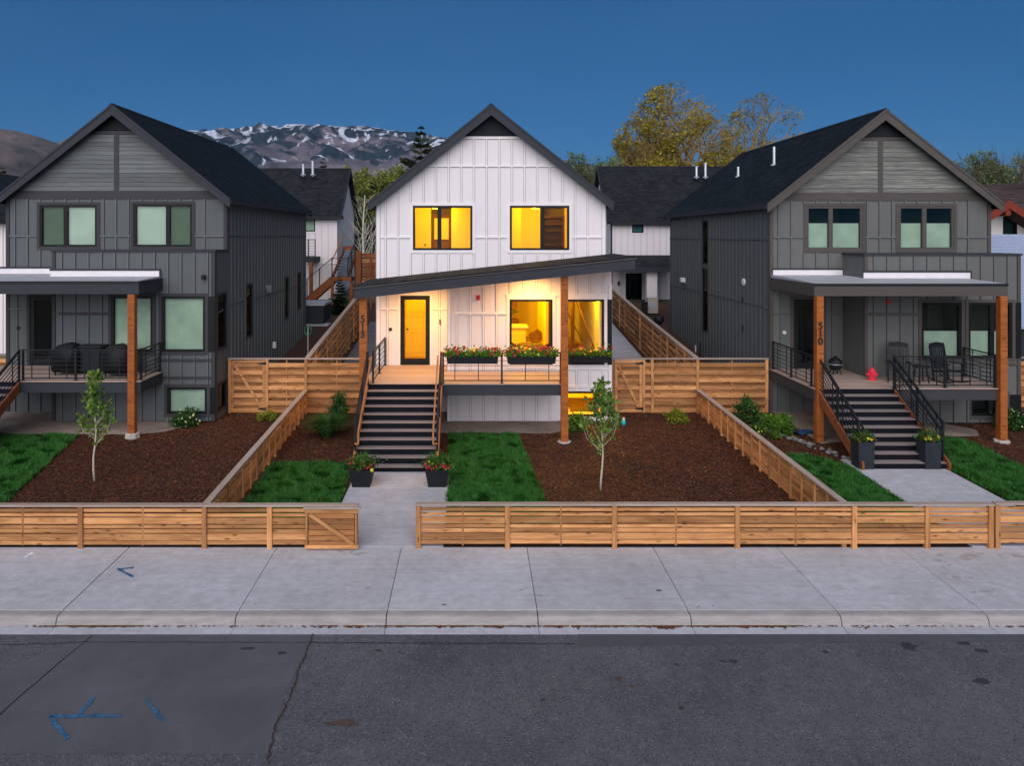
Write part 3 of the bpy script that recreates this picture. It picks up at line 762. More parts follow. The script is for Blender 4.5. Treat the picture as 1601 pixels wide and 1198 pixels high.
for poly in LAWNS:
    poly_patch('lawn', poly, M['turf'], 0.045)
    x0 = min(p[0] for p in poly) - .06; x1 = max(p[0] for p in poly) + .06; y0 = min(p[1] for p in poly); y1 = max(p[1] for p in poly) + .06
    N = int((x1 - x0) * (y1 - y0) * 2300)
    P = np.stack([nrs.uniform(x0, x1, N), nrs.uniform(y0, y1, N)], 1)
    P = P[inside(P + nrs.normal(0, 0.035, P.shape), poly)]; N = len(P)
    cl = np.array([mnoise.noise(Vector((x * 2.2, y * 2.2, 1.0))) for x, y in P]); cl2 = np.array([mnoise.noise(Vector((x * 7, y * 7, 5.0))) for x, y in P])
    z = lumpv(P) + 0.045
    H = (0.055 + 0.05 * nrs.rand(N)) * (1 + 0.5 * cl + 0.5 * cl2); az = nrs.uniform(0, 6.28, N) * 0.5 + cl * 5; lean = 0.35 + 0.9 * nrs.rand(N)
    w = 0.007 + 0.006 * nrs.rand(N); dx = np.cos(az); dy = np.sin(az)
    A_ = np.stack([P[:, 0] - dy * w, P[:, 1] + dx * w, z], 1); B_ = np.stack([P[:, 0] + dy * w, P[:, 1] - dx * w, z], 1)
    T_ = np.stack([P[:, 0] + dx * H * lean, P[:, 1] + dy * H * lean, z + H], 1)
    V = np.stack([A_, B_, T_], 1).reshape(-1, 3); F = np.arange(3 * N).reshape(-1, 3)
    npmesh('grass', V, F, M['grass'], kind='stuff', attr=np.clip(0.5 + 0.4 * cl + 0.3 * cl2 + nrs.normal(0, 0.18, N), 0, 1))

# ---- bark chips
def chips(x0, x1, y0, y1, dens, avoid):
    N = int((x1 - x0) * (y1 - y0) * dens); P = np.stack([nrs.uniform(x0, x1, N), nrs.uniform(y0, y1, N)], 1)
    ok = np.ones(N, bool)
    for a in avoid: ok &= ~inside(P, a)
    return P[ok]
rect = lambda a, b_, c_, d: [(a, c_), (b_, c_), (b_, d), (a, d)]
av = LAWNS + GRAVEL + [rect(-3.12, -.62, 15, 19.9), rect(10.28, 12.72, 15, 20.6), rect(-16.4, -13.8, 15, 20.6)]
P = chips(-14.0, 17.5, 15.25, 25.5, 1150, av); N = len(P)
z = lumpv(P)
L = 0.010 + 0.032 * nrs.rand(N) ** 2; W = 0.004 + 0.008 * nrs.rand(N); az = nrs.uniform(0, 6.28, N); tl = nrs.normal(0, 0.35, N); h = 0.004 + 0.02 * nrs.rand(N)
cx, sx = np.cos(az), np.sin(az)
def pt(a, b_, dz): return np.stack([P[:, 0] + cx * a - sx * b_, P[:, 1] + sx * a + cx * b_, z + h + dz], 1)
V = np.stack([pt(-L, -W, -tl * L * .5), pt(L, -W, tl * L * .5), pt(L, W, tl * L * .5 + W * .6), pt(-L, W, -tl * L * .5 + W * .6)], 1).reshape(-1, 3)
tone = nrs.rand(N) ** 1.6; tone[nrs.rand(N) > 0.15] *= 0.75
npmesh('bark_mulch', V, np.arange(4 * N).reshape(-1, 4), M['chips'], kind='stuff', attr=tone)

# ---- mountain and hills
def mountain(name, prof, D, depth, base, mat, amp, nx=240, ny=90, seed=0, x_ext=0):
    pxs = np.array([p[0] for p in prof], float); pys = np.array([p[1] for p in prof], float)
    X = np.linspace(PX(pxs[0], D), PX(pxs[-1], D), nx); V = []
    hz = np.interp(X, (pxs - VX) * D / FPX, CH - (pys - HY) * D / FPX)
    for j in range(ny):
        t = j / (ny - 1) * 1.35; y = D - depth + depth * t
        for i, x in enumerate(X):
            s = t if t <= 1 else 1 - (t - 1) * 1.2
            prof_ = s ** 0.85 if t <= 1 else s
            k = mnoise.ridged_multi_fractal(Vector((x / (D * .11), y / (D * .16), seed)), 0.9, 2.1, 6, 1.0, 2.0) - 1.0
            k2 = mnoise.fractal(Vector((x / (D * .02), y / (D * .03), seed + 3)), 0.9, 2.0, 5)
            e = math.sin(math.pi * min(1, t)) if t < 1 else 0.0
            V.append((x, y, base + (hz[i] - base) * prof_ + amp * (k * 0.55 + 0.17 * k2) * (e * 0.9 + 0.012)))
    F = [(j * nx + i, j * nx + i + 1, (j + 1) * nx + i + 1, (j + 1) * nx + i) for j in range(ny - 1) for i in range(nx - 1)]
    o = npmesh(name, V, F, mat, smooth=True); o['kind'] = 'structure'; return o
m, n, l, b = newmat('ski_mountain')
gm = n.new("ShaderNodeNewGeometry"); sp = n.new("ShaderNodeSeparateXYZ"); l.new(gm.outputs["Position"], sp.inputs[0])
def mp(scale, rot=0.0):
    q = n.new("ShaderNodeMapping"); q.inputs["Scale"].default_value = scale; q.inputs["Rotation"].default_value = (0, rot, 0); l.new(gm.outputs["Position"], q.inputs[0]); return q.outputs[0]
gf = noise(n, l, mp((0.006, 0.003, 0.008)), 1.0, 7, 0.62, 0.6)
gb = noise(n, l, mp((0.003, 0.0015, 0.012)), 1.0, 8, 0.7, 1.2)
gs = noise(n, l, mp((0.0075, 0.0012, 0.0065), 0.55), 1.0, 4, 0.55, 3.0)
gt = noise(n, l, mp((0.05, 0.03, 0.05)), 1.0, 4, 0.7)
brush = ramp(n, [(0.3, (0.07, 0.068, 0.088)), (0.5, (0.125, 0.112, 0.135)), (0.7, (0.23, 0.18, 0.185))]); l.new(gb, brush.inputs[0])
forest = ramp(n, [(0.35, (0.012, 0.022, 0.032)), (0.7, (0.035, 0.055, 0.07))]); l.new(gt, forest.inputs[0])
hh = n.new("ShaderNodeMapRange"); hh.inputs[1].default_value = 250; hh.inputs[2].default_value = 600; hh.inputs[3].default_value = -0.03; hh.inputs[4].default_value = 0.22; l.new(sp.outputs['Z'], hh.inputs[0])
fm = ramp(n, [(0.52, (0, 0, 0)), (0.56, (1, 1, 1))]); l.new(math_(n, l, 'ADD', gf, hh.outputs[0]), fm.inputs[0])
c = mix(n, l, fm.outputs[0], brush.outputs[0], forest.outputs[0])
hs_ = n.new("ShaderNodeMapRange"); hs_.inputs[1].default_value = 330; hs_.inputs[2].default_value = 600; hs_.inputs[3].default_value = -0.05; hs_.inputs[4].default_value = 0.12; l.new(sp.outputs['Z'], hs_.inputs[0])
sm = ramp(n, [(0.585, (0, 0, 0)), (0.65, (1, 1, 1))]); l.new(math_(n, l, 'ADD', gs, hs_.outputs[0]), sm.inputs[0])
c = mix(n, l, math_(n, l, 'MULTIPLY', sm.outputs[0], 0.95), c, (0.58, 0.61, 0.70))
gx = noise(n, l, mp((0.03, 0.015, 0.02), .3), 1.0, 6, 0.75); rx_ = ramp(n, [(0.3, (0.3, 0.3, 0.3)), (0.7, (0.7, 0.7, 0.7))]); l.new(gx, rx_.inputs[0]); c = mix(n, l, 0.8, c, rx_.outputs[0], 'OVERLAY')
l.new(c, b.inputs["Base Color"]); b.inputs["Roughness"].default_value = 0.95; b.inputs["Specular IOR Level"].default_value = 0.05
M['mountain'] = m
mountain('mountain', [(-60, 300), (100, 250), (200, 222), (262, 208), (300, 203), (340, 206), (380, 201), (420, 196), (470, 199), (500, 195), (540, 198), (570, 196), (610, 203), (650, 207), (700, 216), (760, 232), (830, 252), (890, 262), (935, 275), (1000, 300), (1200, 330)], 4000, 2400, 0, M['mountain'], 150, 420, 130, 5)
m, n, l, b = newmat('brown_hill')
v = coords(n, l); g1 = noise(n, l, v, 0.012, 8, 0.72, 0.8); g2 = noise(n, l, v, 0.03, 6, 0.6); g3 = noise(n, l, v, 0.12, 5, 0.8)
r = ramp(n, [(0.35, (0.06, 0.05, 0.045)), (0.55, (0.12, 0.09, 0.08)), (0.75, (0.17, 0.12, 0.105))]); l.new(g1, r.inputs[0])
fm = ramp(n, [(0.54, (0, 0, 0)), (0.60, (1, 1, 1))]); l.new(g2, fm.inputs[0])
c = mix(n, l, math_(n, l, 'MULTIPLY', fm.outputs[0], 0.7), r.outputs[0], (0.03, 0.036, 0.028)); c = mix(n, l, 0.7, c, g3, 'OVERLAY')
l.new(c, b.inputs["Base Color"]); b.inputs["Roughness"].default_value = 0.95
M['hill'] = m
struct(mountain('hill', [(-700, 215), (-300, 190), (-150, 192), (-60, 197), (0, 201), (30, 205), (60, 213), (85, 222), (120, 240), (180, 270), (260, 300), (400, 345)], 1500, 900, 2, M['hill'], 60, 160, 70, 9))
M['wooded'] = mat_flat('wooded_hill', (0.035, 0.05, 0.02), 0.95, var=0.5, scale=0.08, bstr=0)
struct(mountain('wooded_hill', [(430, 372), (520, 350), (650, 335), (850, 335), (960, 325), (1050, 320), (1300, 325), (1700, 318), (2200, 340)], 900, 300, 3, M['wooded'], 25, 120, 30, 2))

# ---- air between here and the mountain
m, n, l, b = newmat('haze'); n.remove(b)
pv = n.new("ShaderNodeVolumePrincipled"); pv.inputs["Density"].default_value = 3.6e-5; pv.inputs["Color"].default_value = (0.50, 0.72, 1.0, 1); pv.inputs["Anisotropy"].default_value = 0.1
l.new(pv.outputs[0], n["Material Output"].inputs["Volume"])
hz_ = MB().box(-9500, 9500, -80, 9500, -14, 720).build('haze', m, None); hz_['kind'] = 'stuff'

# ================================================================== HOUSES
class Face:
    """a wall plane: u runs along it, d is depth into the house (negative = proud of it), z is height"""
    def __init__(s, kind, pos): s.k = kind; s.p = pos
    def pt(s, u, d, z):
        if s.k == 'front': return (u, s.p + d, z)
        if s.k == 'back': return (u, s.p - d, z)
        if s.k == 'right': return (s.p - d, u, z)
        return (s.p + d, u, z)
    def box(s, m, u0, u1, d0, d1, z0, z1):
        a = s.pt(u0, d0, z0); b = s.pt(u1, d1, z1)
        return m.box(a[0], b[0], a[1], b[1], a[2], b[2])

def wall(F, u0, u1, z0, z1, holes, mat, parent, thick=0.14, name='wall'):
    us = sorted({u0, u1, *[h for q in holes for h in q[:2] if u0 < h < u1]}); zs = sorted({z0, z1, *[h for q in holes for h in q[2:4] if z0 < h < z1]})
    m = MB()
    for a, b in zip(us, us[1:]):
        run = None
        for c, d in zip(zs, zs[1:]):
            uc, zc = (a + b) / 2, (c + d) / 2
            solid = not any(h[0] < uc < h[1] and h[2] < zc < h[3] for h in holes)
            if solid: run = (run[0], d) if run else (c, d)
            if (not solid or d == zs[-1]) and run:
                F.box(m, a, b, 0, thick, run[0], run[1]); run = None
    return m.build(name, mat, parent)

def batten_piece(F, u, w, t, a, b, mat, parent, jw=.013):
    """a batten with a thin dark strip on both its sides, painted in as its shadow line"""
    m = MB(); F.box(m, u - w / 2, u + w / 2, -t, 0.002, a, b)
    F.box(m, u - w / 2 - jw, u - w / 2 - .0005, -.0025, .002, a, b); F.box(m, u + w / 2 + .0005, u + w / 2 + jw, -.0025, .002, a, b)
    o = m.build('batten', mat, parent); o.data.materials.append(M['shadow_line_white'] if mat.name.startswith('white') else M['shadow_line_gray'])
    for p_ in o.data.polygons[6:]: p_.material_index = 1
def battens(parent, F, us, zlo, zhi, holes, mat, w=0.05, t=0.034, pad=0.10):
    for u in us:
        lo = zlo(u) if callable(zlo) else zlo; hi = zhi(u) if callable(zhi) else zhi
        segs = [(lo, hi)]
        for h in holes:
            if h[0] - pad < u < h[1] + pad:
                ns = []
                for a, b in segs:
                    if h[2] - pad > a: ns.append((a, min(b, h[2] - pad)))
                    if h[3] + pad < b: ns.append((max(a, h[3] + pad), b))
                    if h[2] - pad <= a and h[3] + pad >= b: pass
                segs = [s_ for s_ in ns if s_[1] - s_[0] > 0.05]
        for a, b in segs:
            if b - a > 0.05:
                batten_piece(F, u, w, t, a, b, mat, parent)
def bands(parent, F, u0, u1, z, holes, mat, h=0.06, t=0.024, pad=0.10):
    segs = [(u0, u1)]
    for q in holes:
        if q[2] - pad < z < q[3] + pad:
            ns = []
            for a, b in segs:
                if q[0] - pad > a: ns.append((a, min(b, q[0] - pad)))
                if q[1] + pad < b: ns.append((max(a, q[1] + pad), b))
            segs = ns
    for a, b in segs:
        if b - a > 0.05:
            m = MB(); F.box(m, a, b, -t - .014, 0.003, z - h / 2, z + h / 2); F.box(m, a, b, -.0028, .002, z - h / 2 - .014, z - h / 2 - .0005)  # second box: dark strip painting in the shadow under the band
            o = m.build('band_board', mat, parent); o.data.materials.append(M['shadow_line_white'] if mat.name.startswith('white') else M['shadow_line_gray'])
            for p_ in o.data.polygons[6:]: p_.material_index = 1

def window(house, F, u0, u1, z0, z1, splits=(), fills=None, trim=None, tw=0.10, frame=None, glass=None, shade_to=None, name='window', fw=0.075, label=None, shade_mat=None):
    frame = frame or M['frame']
    m = MB()
    F.box(m, u0, u0 + fw, -0.012, 0.08, z0, z1); F.box(m, u1 - fw, u1, -0.012, 0.08, z0, z1)
    F.box(m, u0 + fw, u1 - fw, -0.012, 0.08, z0, z0 + fw); F.box(m, u0 + fw, u1 - fw, -0.012, 0.08, z1 - fw, z1)
    w = m.build(name, frame, house, label=label)
    for s_ in splits:
        m = MB(); F.box(m, s_ - 0.07, s_ + 0.07, -0.008, 0.078, z0 + fw, z1 - fw); m.build('mullion', frame, w)
    e = [u0 + fw] + [x for s_ in splits for x in (s_ - 0.07, s_ + 0.07)] + [u1 - fw]
    for i in range(0, len(e), 2):
        m = MB(); F.box(m, e[i], e[i + 1], 0.03, 0.036, z0 + fw, z1 - fw); m.build('pane', (glass[i // 2] if isinstance(glass, (list, tuple)) else glass) or M['glass'], w)
        f = fills[i // 2] if fills else None
        if f is not None:
            m = MB(); F.box(m, e[i] + .005, e[i + 1] - .005, 0.10, 0.112, z0 + 0.03, lerp(z0 + fw, z1 - fw, f)); m.build('roller_shade', shade_mat or M['shade'], w)
    if trim:
        m = MB()
        F.box(m, u0 - tw, u1 + tw, -0.03, 0.004, z1, z1 + tw); F.box(m, u0 - tw, u1 + tw, -0.03, 0.004, z0 - tw, z0)
        F.box(m, u0 - tw, u0, -0.03, 0.004, z0, z1); F.box(m, u1, u1 + tw, -0.03, 0.004, z0, z1)
        m.build('trim', trim, w)
    return w

def dark_box(house, F, u0, u1, z0, z1, depth=2.0, mat=None, name='room'):
    """a plain unlit room behind a window, open towards it"""
    m = MB(); t = 0.02
    F.box(m, u0 - t, u1 + t, depth, depth + t, z0 - t, z1 + t)
    F.box(m, u0 - t, u0, 0.145, depth, z0 - t, z1 + t); F.box(m, u1, u1 + t, 0.145, depth, z0 - t, z1 + t)
    F.box(m, u0, u1, 0.145, depth, z0 - t, z0); F.box(m, u0, u1, 0.145, depth, z1, z1 + t)
    return m.build(name, mat or M['int_dark'], house)

def gable_roof(house, xl, xr, yf, yb, zr, slope, mat, rake_mat, th=0.13, rake=0.30, courses=True, rakes_back=True):
    """ridge along y at the middle; zr is the top of the ridge"""
    xm = (xl + xr) / 2; hw = (xr - xl) / 2; ze = zr - slope * hw
    m = MB()
    m.prism_xz([(xl, ze), (xm, zr), (xr, ze), (xr, ze - th), (xm, zr - th), (xl, ze - th)], yf + 0.04, yb)
    r = m.build('roof', M['void'], house)
    L = math.hypot(hw, hw * slope); ex = 0.145; n = int(L / ex); ca, sa = hw / L, hw * slope / L
    sm = MB()
    for sd in (-1, 1):
        for i in range(n + 1):
            a = i * ex; b_ = min(L, a + ex + 0.03)
            if a >= L: break
            # a = distance up from the eave, butt raised
            def P(q, up): return (xm + sd * (hw - q * ca) + sd * sa * up, ze + q * sa + ca * up)
            (xa, za), (xb, zb_), (xc, zc) = P(a - (0.03 if i == 0 else 0), 0.022), P(b_, 0.008), P(a - (0.03 if i == 0 else 0), 0.002)
            sm.add([(xa, yf, za), (xa, yb + .02, za), (xb, yb + .02, zb_), (xb, yf, zb_), (xc, yf, zc), (xc, yb + .02, zc)], [(0, 1, 2, 3), (4, 5, 1, 0)])
    sm.build('shingles', mat, r, kind='stuff')
    cp = MB()
    for sd in (-1, 1):
        cp.add([(xm, yf - .01, zr + .035), (xm, yb + .03, zr + .035), (xm + sd * .14, yb + .03, zr + .035 - .14 * slope + .004), (xm + sd * .14, yf - .01, zr + .035 - .14 * slope + .004)], [(0, 1, 2, 3)])
    cp.build('ridge_cap', mat, r)
    for sd in (-1, 1):
        for y0, y1 in ([(yf, yf + 0.04)] + ([(yb - .0, yb + 0.04)] if rakes_back else [])):
            xe = xm + sd * hw
            m = MB().prism_xz([(xe, ze - 0.005), (xm, zr - 0.005), (xm, zr - 0.005 - rake * 1.25), (xe, ze - 0.005 - rake * 1.05)], y0 - .0, y1)
            m.build('rake_board', rake_mat, r)
            m = MB().prism_xz([(xe + sd * .012, ze + 0.0), (xm, zr + 0.008), (xm, zr - .075), (xe + sd * .012, ze - 0.075)], y0 - .022, y0 - .001)
            m.build('drip_board', rake_mat, r)
        # eave fascia / gutter
        xe = xm + sd * hw
        m = MB().box(xe - sd * 0.03, xe + sd * 0.035, yf + 0.05, yb - 0.01, ze - th - 0.05, ze - 0.012); m.build('gutter', M['fascia'], r)
    return r, ze

def digits(txt, parent, x, y, z, size, step, mat):
    for i, ch in enumerate(txt):
        cu = bpy.data.curves.new('digit', 'FONT'); cu.body = ch; cu.size = size; cu.extrude = 0.012; cu.align_x = 'CENTER'; cu.offset = size * 0.02
        t = bpy.data.objects.new('digit', cu); COL.objects.link(t)
        dg = bpy.context.evaluated_depsgraph_get(); me = bpy.data.meshes.new_from_object(t.evaluated_get(dg)); bpy.data.objects.remove(t)
        me.transform(Matrix.Rotation(R(90), 4, 'X'))
        me.materials.clear(); me.materials.append(mat)
        place('house_number', me, parent, (x, y, z - i * step))

def railing(house, p0, p1, h=0.95, nbar=6, ends=(1, 1), mids=1, name='railing', postw=0.055, drop=0.1, thin=0):
    """top rail with posts, parallel bars and thin balusters; follows a slope when p0 and p1 differ in height"""
    p0, p1 = Vector(p0), Vector(p1); up = Vector((0, 0, 1))
    r = MB().bar(p0 + up * h, p1 + up * h, 0.045, 0.035).build(name, M['metal'], house)
    for i in range(mids + 2):
        q = p0.lerp(p1, i / (mids + 1)); m = MB().box(q.x - postw/2, q.x + postw/2, q.y - postw/2, q.y + postw/2, q.z - drop, q.z + h + (0.03 if i in (0, mids + 1) else 0))
        m.box(q.x - postw, q.x + postw, q.y - postw, q.y + postw, q.z + .004, q.z + 0.014); m.build('post', M['metal'], r)
    for k in range(nbar):
        z = 0.08 + (h - 0.16) * k / (nbar - 1) if nbar > 1 else 0.1
        MB().bar(p0 + up * z, p1 + up * z, 0.016, 0.016 if 0 < k else 0.03).build('rail_bar', M['metal'], r)
    for k in range(thin):
        q = p0.lerp(p1, (k + 0.5) / thin); MB().box(q.x - .012, q.x + .012, q.y - .012, q.y + .012, q.z + .08, q.z + h - .02).build('baluster', M['metal'], r)
    return r

def stairs(house, x0, x1, ytop, ztop, zbot, n, run, out_mat, handrails=False, left=True, right=True):
    """n risers, run per tread; treads and risers are sub-parts of the staircase, whose mesh is the two stringers"""
    rise = (ztop - zbot) / n; yb = ytop - run * (n - 1)
    pts = [(ytop + .0, ztop - 0.02), (ytop, ztop - 0.34), (yb + 0.12, zbot - 0.04), (yb - 0.10, zbot - 0.04), (yb - 0.10, zbot + rise + 0.02), (yb - 0.02, zbot + rise + .08)]
    s = MB().prism_yz([(ytop, ztop - .26), (ytop, ztop - .45), (yb + .3, zbot - .04), (yb + .05, zbot - .04)], (x0 + x1) / 2 - .03, (x0 + x1) / 2 + .03).build('staircase', M['cedar_brown'], house)
    for xs_ in (x0 - 0.045, x1 + 0.045): MB().prism_yz(pts, xs_ - 0.03, xs_ + 0.03).build('stringer', out_mat, s)
    for i in range(n):
        y = yb + run * i; z = zbot + rise * i
        MB().box(x0 - .012, x1 + .012, y, y + 0.02, z, z + rise - 0.015).build('riser', M['riser'], s)
        if i < n - 1:
            MB().box(x0 - .012, x1 + .012, y - 0.022, y + run + 0.0, z + rise - 0.014, z + rise).build('tread', M['tread'], s)
    return s, yb, rise

def house(x0, W, yF, dz, p):
    """three storey row house: porch alcove at left (first 2.5 m), projecting bay to its right"""
    H = thing('house', p['label'], 'house', (x0 + W / 2, yF, 0.25))
    wm, bm_, tm = p['wall'], p['batten'], p['trim']
    zr = 10.96 + dz * 1.3; sl = p.get('slope', 0.80); xl, xr = x0 - 0.22, x0 + W + 0.22; L = p['L']
    xm = x0 + W / 2
    def zroof(u): return zr - sl * abs(u - xm) - 0.14
    zeave = zroof(x0) - .03
    yB = yF - p.get('proj', 1.2); bx0, bx1 = x0 + p.get('bay', 2.5), x0 + W
    zdeck = 1.93 + dz; zbase = p.get('zbase', 0.28); zbay = p.get('zbay', 5.9)
    FF, FB = Face('front', yF), Face('front', yB)
    FR, FL = Face('right', x0 + W), Face('left', x0)
    up = [(x0 + a, x0 + b, z0, z1) for a, b, z0, z1 in p['upper']]
    door = (x0 + .82, x0 + 1.85, zdeck, zdeck + 2.42)
    bw = [(x0 + a, x0 + b, z0, z1) for a, b, z0, z1 in p['bays']]
    sideR = p.get('sideR', []); sideL = p.get('sideL', [])
    is_white = p.get('lit', False)
    # --- walls
    zb0 = -0.1
    inner = [(bx0 + .2, x0 + W - .2, 2.05, 4.6), (bx0 + 1.6, x0 + W - .2, .2, 1.7)] if is_white else []
    w1 = wall(FF, x0, x0 + W, zb0, zeave, up + [door] + inner, wm, H)
    g = MB().prism_xz([(x0, zeave), (x0 + W, zeave), (x0 + W, zroof(x0 + W)), (xm, zroof(xm)), (x0, zroof(x0))], yF, yF + 0.14).build('gable_wall', wm, H)
    wR = wall(FR, yF + 0.145, yF + L, zb0, zeave, [h for h in sideR if h[0] > yF], p.get('wall_side', wm), H)
    wL = wall(FL, yF + 0.145, yF + L, zb0, zeave, sideL, p.get('wall_side', wm), H)
    wb = MB().box(x0 + .15, x0 + W - .15, yF + L - .14, yF + L, zb0, zeave); wb.build('wall', wm, H)
    MB().prism_xz([(x0, zeave), (x0 + W, zeave), (x0 + W, zroof(x0 + W)), (xm, zroof(xm)), (x0, zroof(x0))], yF + L - .14, yF + L).build('gable_wall', wm, H)
    # projecting bay
    topB = zbay
    w2 = wall(FB, bx0, bx1, zbase, topB, bw, wm, H)
    wl2 = MB().box(bx0, bx0 + .14, yB + .145, yF - .004, zbase, topB).build('wall', wm, H)
    wr2 = wall(FR, yB + .145, yF - .004, zbase, topB, [h for h in sideR if h[0] < yF], wm, H)
    if is_white: MB().prism_xz([(bx0, topB), (bx1, topB), (bx1, p['zporch'](bx1) - .30), (bx0, p['zporch'](bx0) - .30)], yB, yB + .14).build('wall', wm, H)
    else: MB().box(bx0 - .05, bx1 + .05, yB - 0.05, yF - .032, topB + .002, topB + 0.06).build('coping', p.get('coping', M['fascia']), H)
    MB().box(bx0 + .15, bx1 - .15, yB + .15, yF - .01, zbase - .4, zbase + .02).build('foundation', M['foundation'], H)
    # --- corner boards
    for F_, u, zlo, zhi in ((FF, x0 + .055, 0.2, zeave), (FF, x0 + W - .055, topB if True else 0, zeave), (FB, bx0 + .055, zbase, topB), (FB, bx1 - .055, zbase, topB)):
        holes_ = [h for h in bw if h[0] - .12 < u < h[1] + .12] if F_ is FB else []
        battens(H, F_, [u], zlo, zhi, holes_, tm, w=0.11, t=0.026, pad=.1)
    m = MB(); FR.box(m, yF, yF + .11, -.026, .003, topB, zeave); FR.box(m, yB + .03, yB + .10, -.024, .003, zbase, topB); m.build('corner_board', tm, H)
    m = MB(); FL.box(m, yF, yF + .11, -.026, .003, 0.2, zeave); m.build('corner_board', tm, H)
    # --- battens front
    sp = p.get('sp', 0.44)
    us = [x0 + .3 + sp * k for k in range(int((W - .3) / sp)) if x0 + .3 + sp * k < x0 + W - .2]
    zpor = p['zporch']                # porch roof top, function of x
    zg = p['gable_z']
    hol = up
    battens(w1, FF, us, lambda u: max(zpor(u) + .02, topB + .06 if u > bx0 - .06 else 0), (lambda u: zg - .12) if not is_white else (lambda u: zeave), hol, bm_)
    bands(w1, FF, x0 + .12, x0 + W - .12, p['bandz'], hol, bm_)
    if is_white:
        for u in us:
            if zroof(u) - .2 > zeave:
                batten_piece(FF, u, .05, .034, zeave, min(zroof(u) - .05, 9.8), bm_, g)
        for zz in (8.86, 9.83):
            hw = (zr - .14 - zz) / sl - .05; bands(g, FF, xm - hw, xm + hw, zz, [], bm_)
        vz = 9.90
    else:
        # horizontal lap boards, mullion and bands
        z = zg + .14; e = 0.155; k = 0
        vz = p['vent_z']
        while z < vz - .08:
            hw = (zr - .14 - (z + e)) / sl + .06
            for a, b_ in ((xm - hw, xm - .075), (xm + .075, xm + hw)):
                if b_ - a > 0.1:
                    zt = min(z + e, vz - .06)
                    m = MB().add([(a, yF - .022, z), (b_, yF - .022, z), (b_, yF - .004, zt + .01), (a, yF - .004, zt + .01), (a, yF + .002, z), (b_, yF + .002, z)], [(0, 1, 2, 3), (4, 5, 1, 0)])
                    # boards are local to their own centre so that their grain differs
                    me = m.mesh('siding_board', p['lap']); c_ = Vector(((a + b_) / 2, yF, z)); me.transform(Matrix.Translation(-c_)); place('siding_board', me, g, c_)
            z += e; k += 1
        MB().box(xm - .085, xm + .085, yF - .034, yF + .003, zg + .14, vz - .06).build('gable_mullion', tm, g)
        hw = (zr - .14 - (zg)) / sl + .02
        MB().prism_xz([(xm - hw - .12, zg - .14), (xm + hw + .12, zg - .14), (xm + hw - .15, zg + .14), (xm - hw + .15, zg + .14)], yF - .036, yF + .003).build('band_board', tm, g)
        hw = (zr - .14 - vz) / sl
        MB().prism_xz([(xm - hw - .05, vz - .06), (xm + hw + .05, vz - .06), (xm + hw - .05, vz + .06), (xm - hw + .05, vz + .06)], yF - .036, yF + .003).build('band_board', tm, g)
        vz += .07
    # louvre vent in the peak
    v0 = vz; hw = (zr - .16 - v0) / sl
    vt = MB().prism_xz([(xm - hw, v0), (xm + hw, v0), (xm, zr - .16)], yF - .006, yF + .002).build('gable_vent', M['void'], g)
    z = v0 + .02
    while z < zr - .45:
        hw = (zr - .16 - z - .05) / sl - .01
        MB().add([(xm - hw, yF - .05, z), (xm + hw, yF - .05, z), (xm + hw, yF - .01, z + .055), (xm - hw, yF - .01, z + .055)], [(0, 1, 2, 3)]).build('louver', M['louver'], vt); z += .062
    # --- roof
    roof, ze = gable_roof(H, xl, xr, yF - p.get('over', .36), yF + L + .28, zr, sl, M['shingle'], p['rake'])
    # --- bay battens
    us2 = [bx0 + .32 + sp * k for k in range(60) if bx0 + .32 + sp * k < bx1 - .2]
    battens(w2, FB, us2, zbase, (lambda u: zpor(u) - .36) if is_white else (lambda u: topB - .02), bw, bm_)
    for (a, b_, zz) in p.get('bay_bands', []): bands(w2, FB, x0 + a, x0 + b_, zz, bw, tm if not is_white else bm_, h=.08)
    # --- alcove battens
    usA = [x0 + .38, x0 + 2.18]
    battens(w1, FF, usA, zdeck, lambda u: zpor(u) - .3, [door], bm_)
    bands(w1, FF, x0 + .12, bx0 - .02, zdeck + 1.95, [door], bm_)
    battens(w1, FF, [x0 + .3 + sp * k for k in range(5)], 0.1, zdeck - .25, [], bm_)
    # --- side battens and bands
    for Fs, ws, hl in ((FR, wR, [h for h in sideR if h[0] > yF]), (FL, wL, sideL)):
        if Fs is FL and p.get('skipL'): continue
        if Fs is FR and p.get('skipR'): continue
        battens(ws, Fs, [yF + .4 + .40 * k for k in range(int((L - .5) / .40))], 0.0, zeave - .03, hl, p.get('batten_side', bm_), pad=.06)
        for zz in (6.45, 4.05): bands(ws, Fs, yF + .14, yF + L - .05, zz + dz, hl, p.get('batten_side', bm_), pad=.06)
    # --- windows
    for i, h in enumerate(up):
        sx = x0 + p['usplit'][i]
        window(H, FF, *h, splits=[sx], fills=p['ufill'][i], trim=tm, glass=p.get('uglass', [p['glass'], p['glass']])[i], frame=p.get('uframe'))
        if not is_white: dark_box(H, FF, *h, 1.6)
    for i, h in enumerate(bw):
        window(H, FB, *h, splits=[x0 + s_ for s_ in p['bsplit'][i]], fills=p['bfill'][i], trim=tm, glass=p['glass'])
        if not is_white: dark_box(H, FB, *h, .95)
    for h in bw[1:]:                                    # black glazed corner beside the right hand bay windows
        m = MB(); FB.box(m, h[1] + .105, bx1 + .006, -.036, .10, h[2], h[3]); cpn = m.build('corner_panel', M['frame'], H)
    for h in sideR:
        window(H, FR, *h, splits=[], fills=[None], trim=tm, tw=.06, glass=M['glass_dark'] if h[0] > yF else p['glass'], fw=.04)
        dark_box(H, FR, h[0], h[1], h[2], h[3], 0.9 if h[0] < yF else 1.4)
    for h in sideL:
        window(H, FL, *h, splits=[], fills=[None], trim=tm, tw=.06, glass=M['glass'], fw=.04)
        dark_box(H, FL, h[0], h[1], h[2], h[3], 1.2)
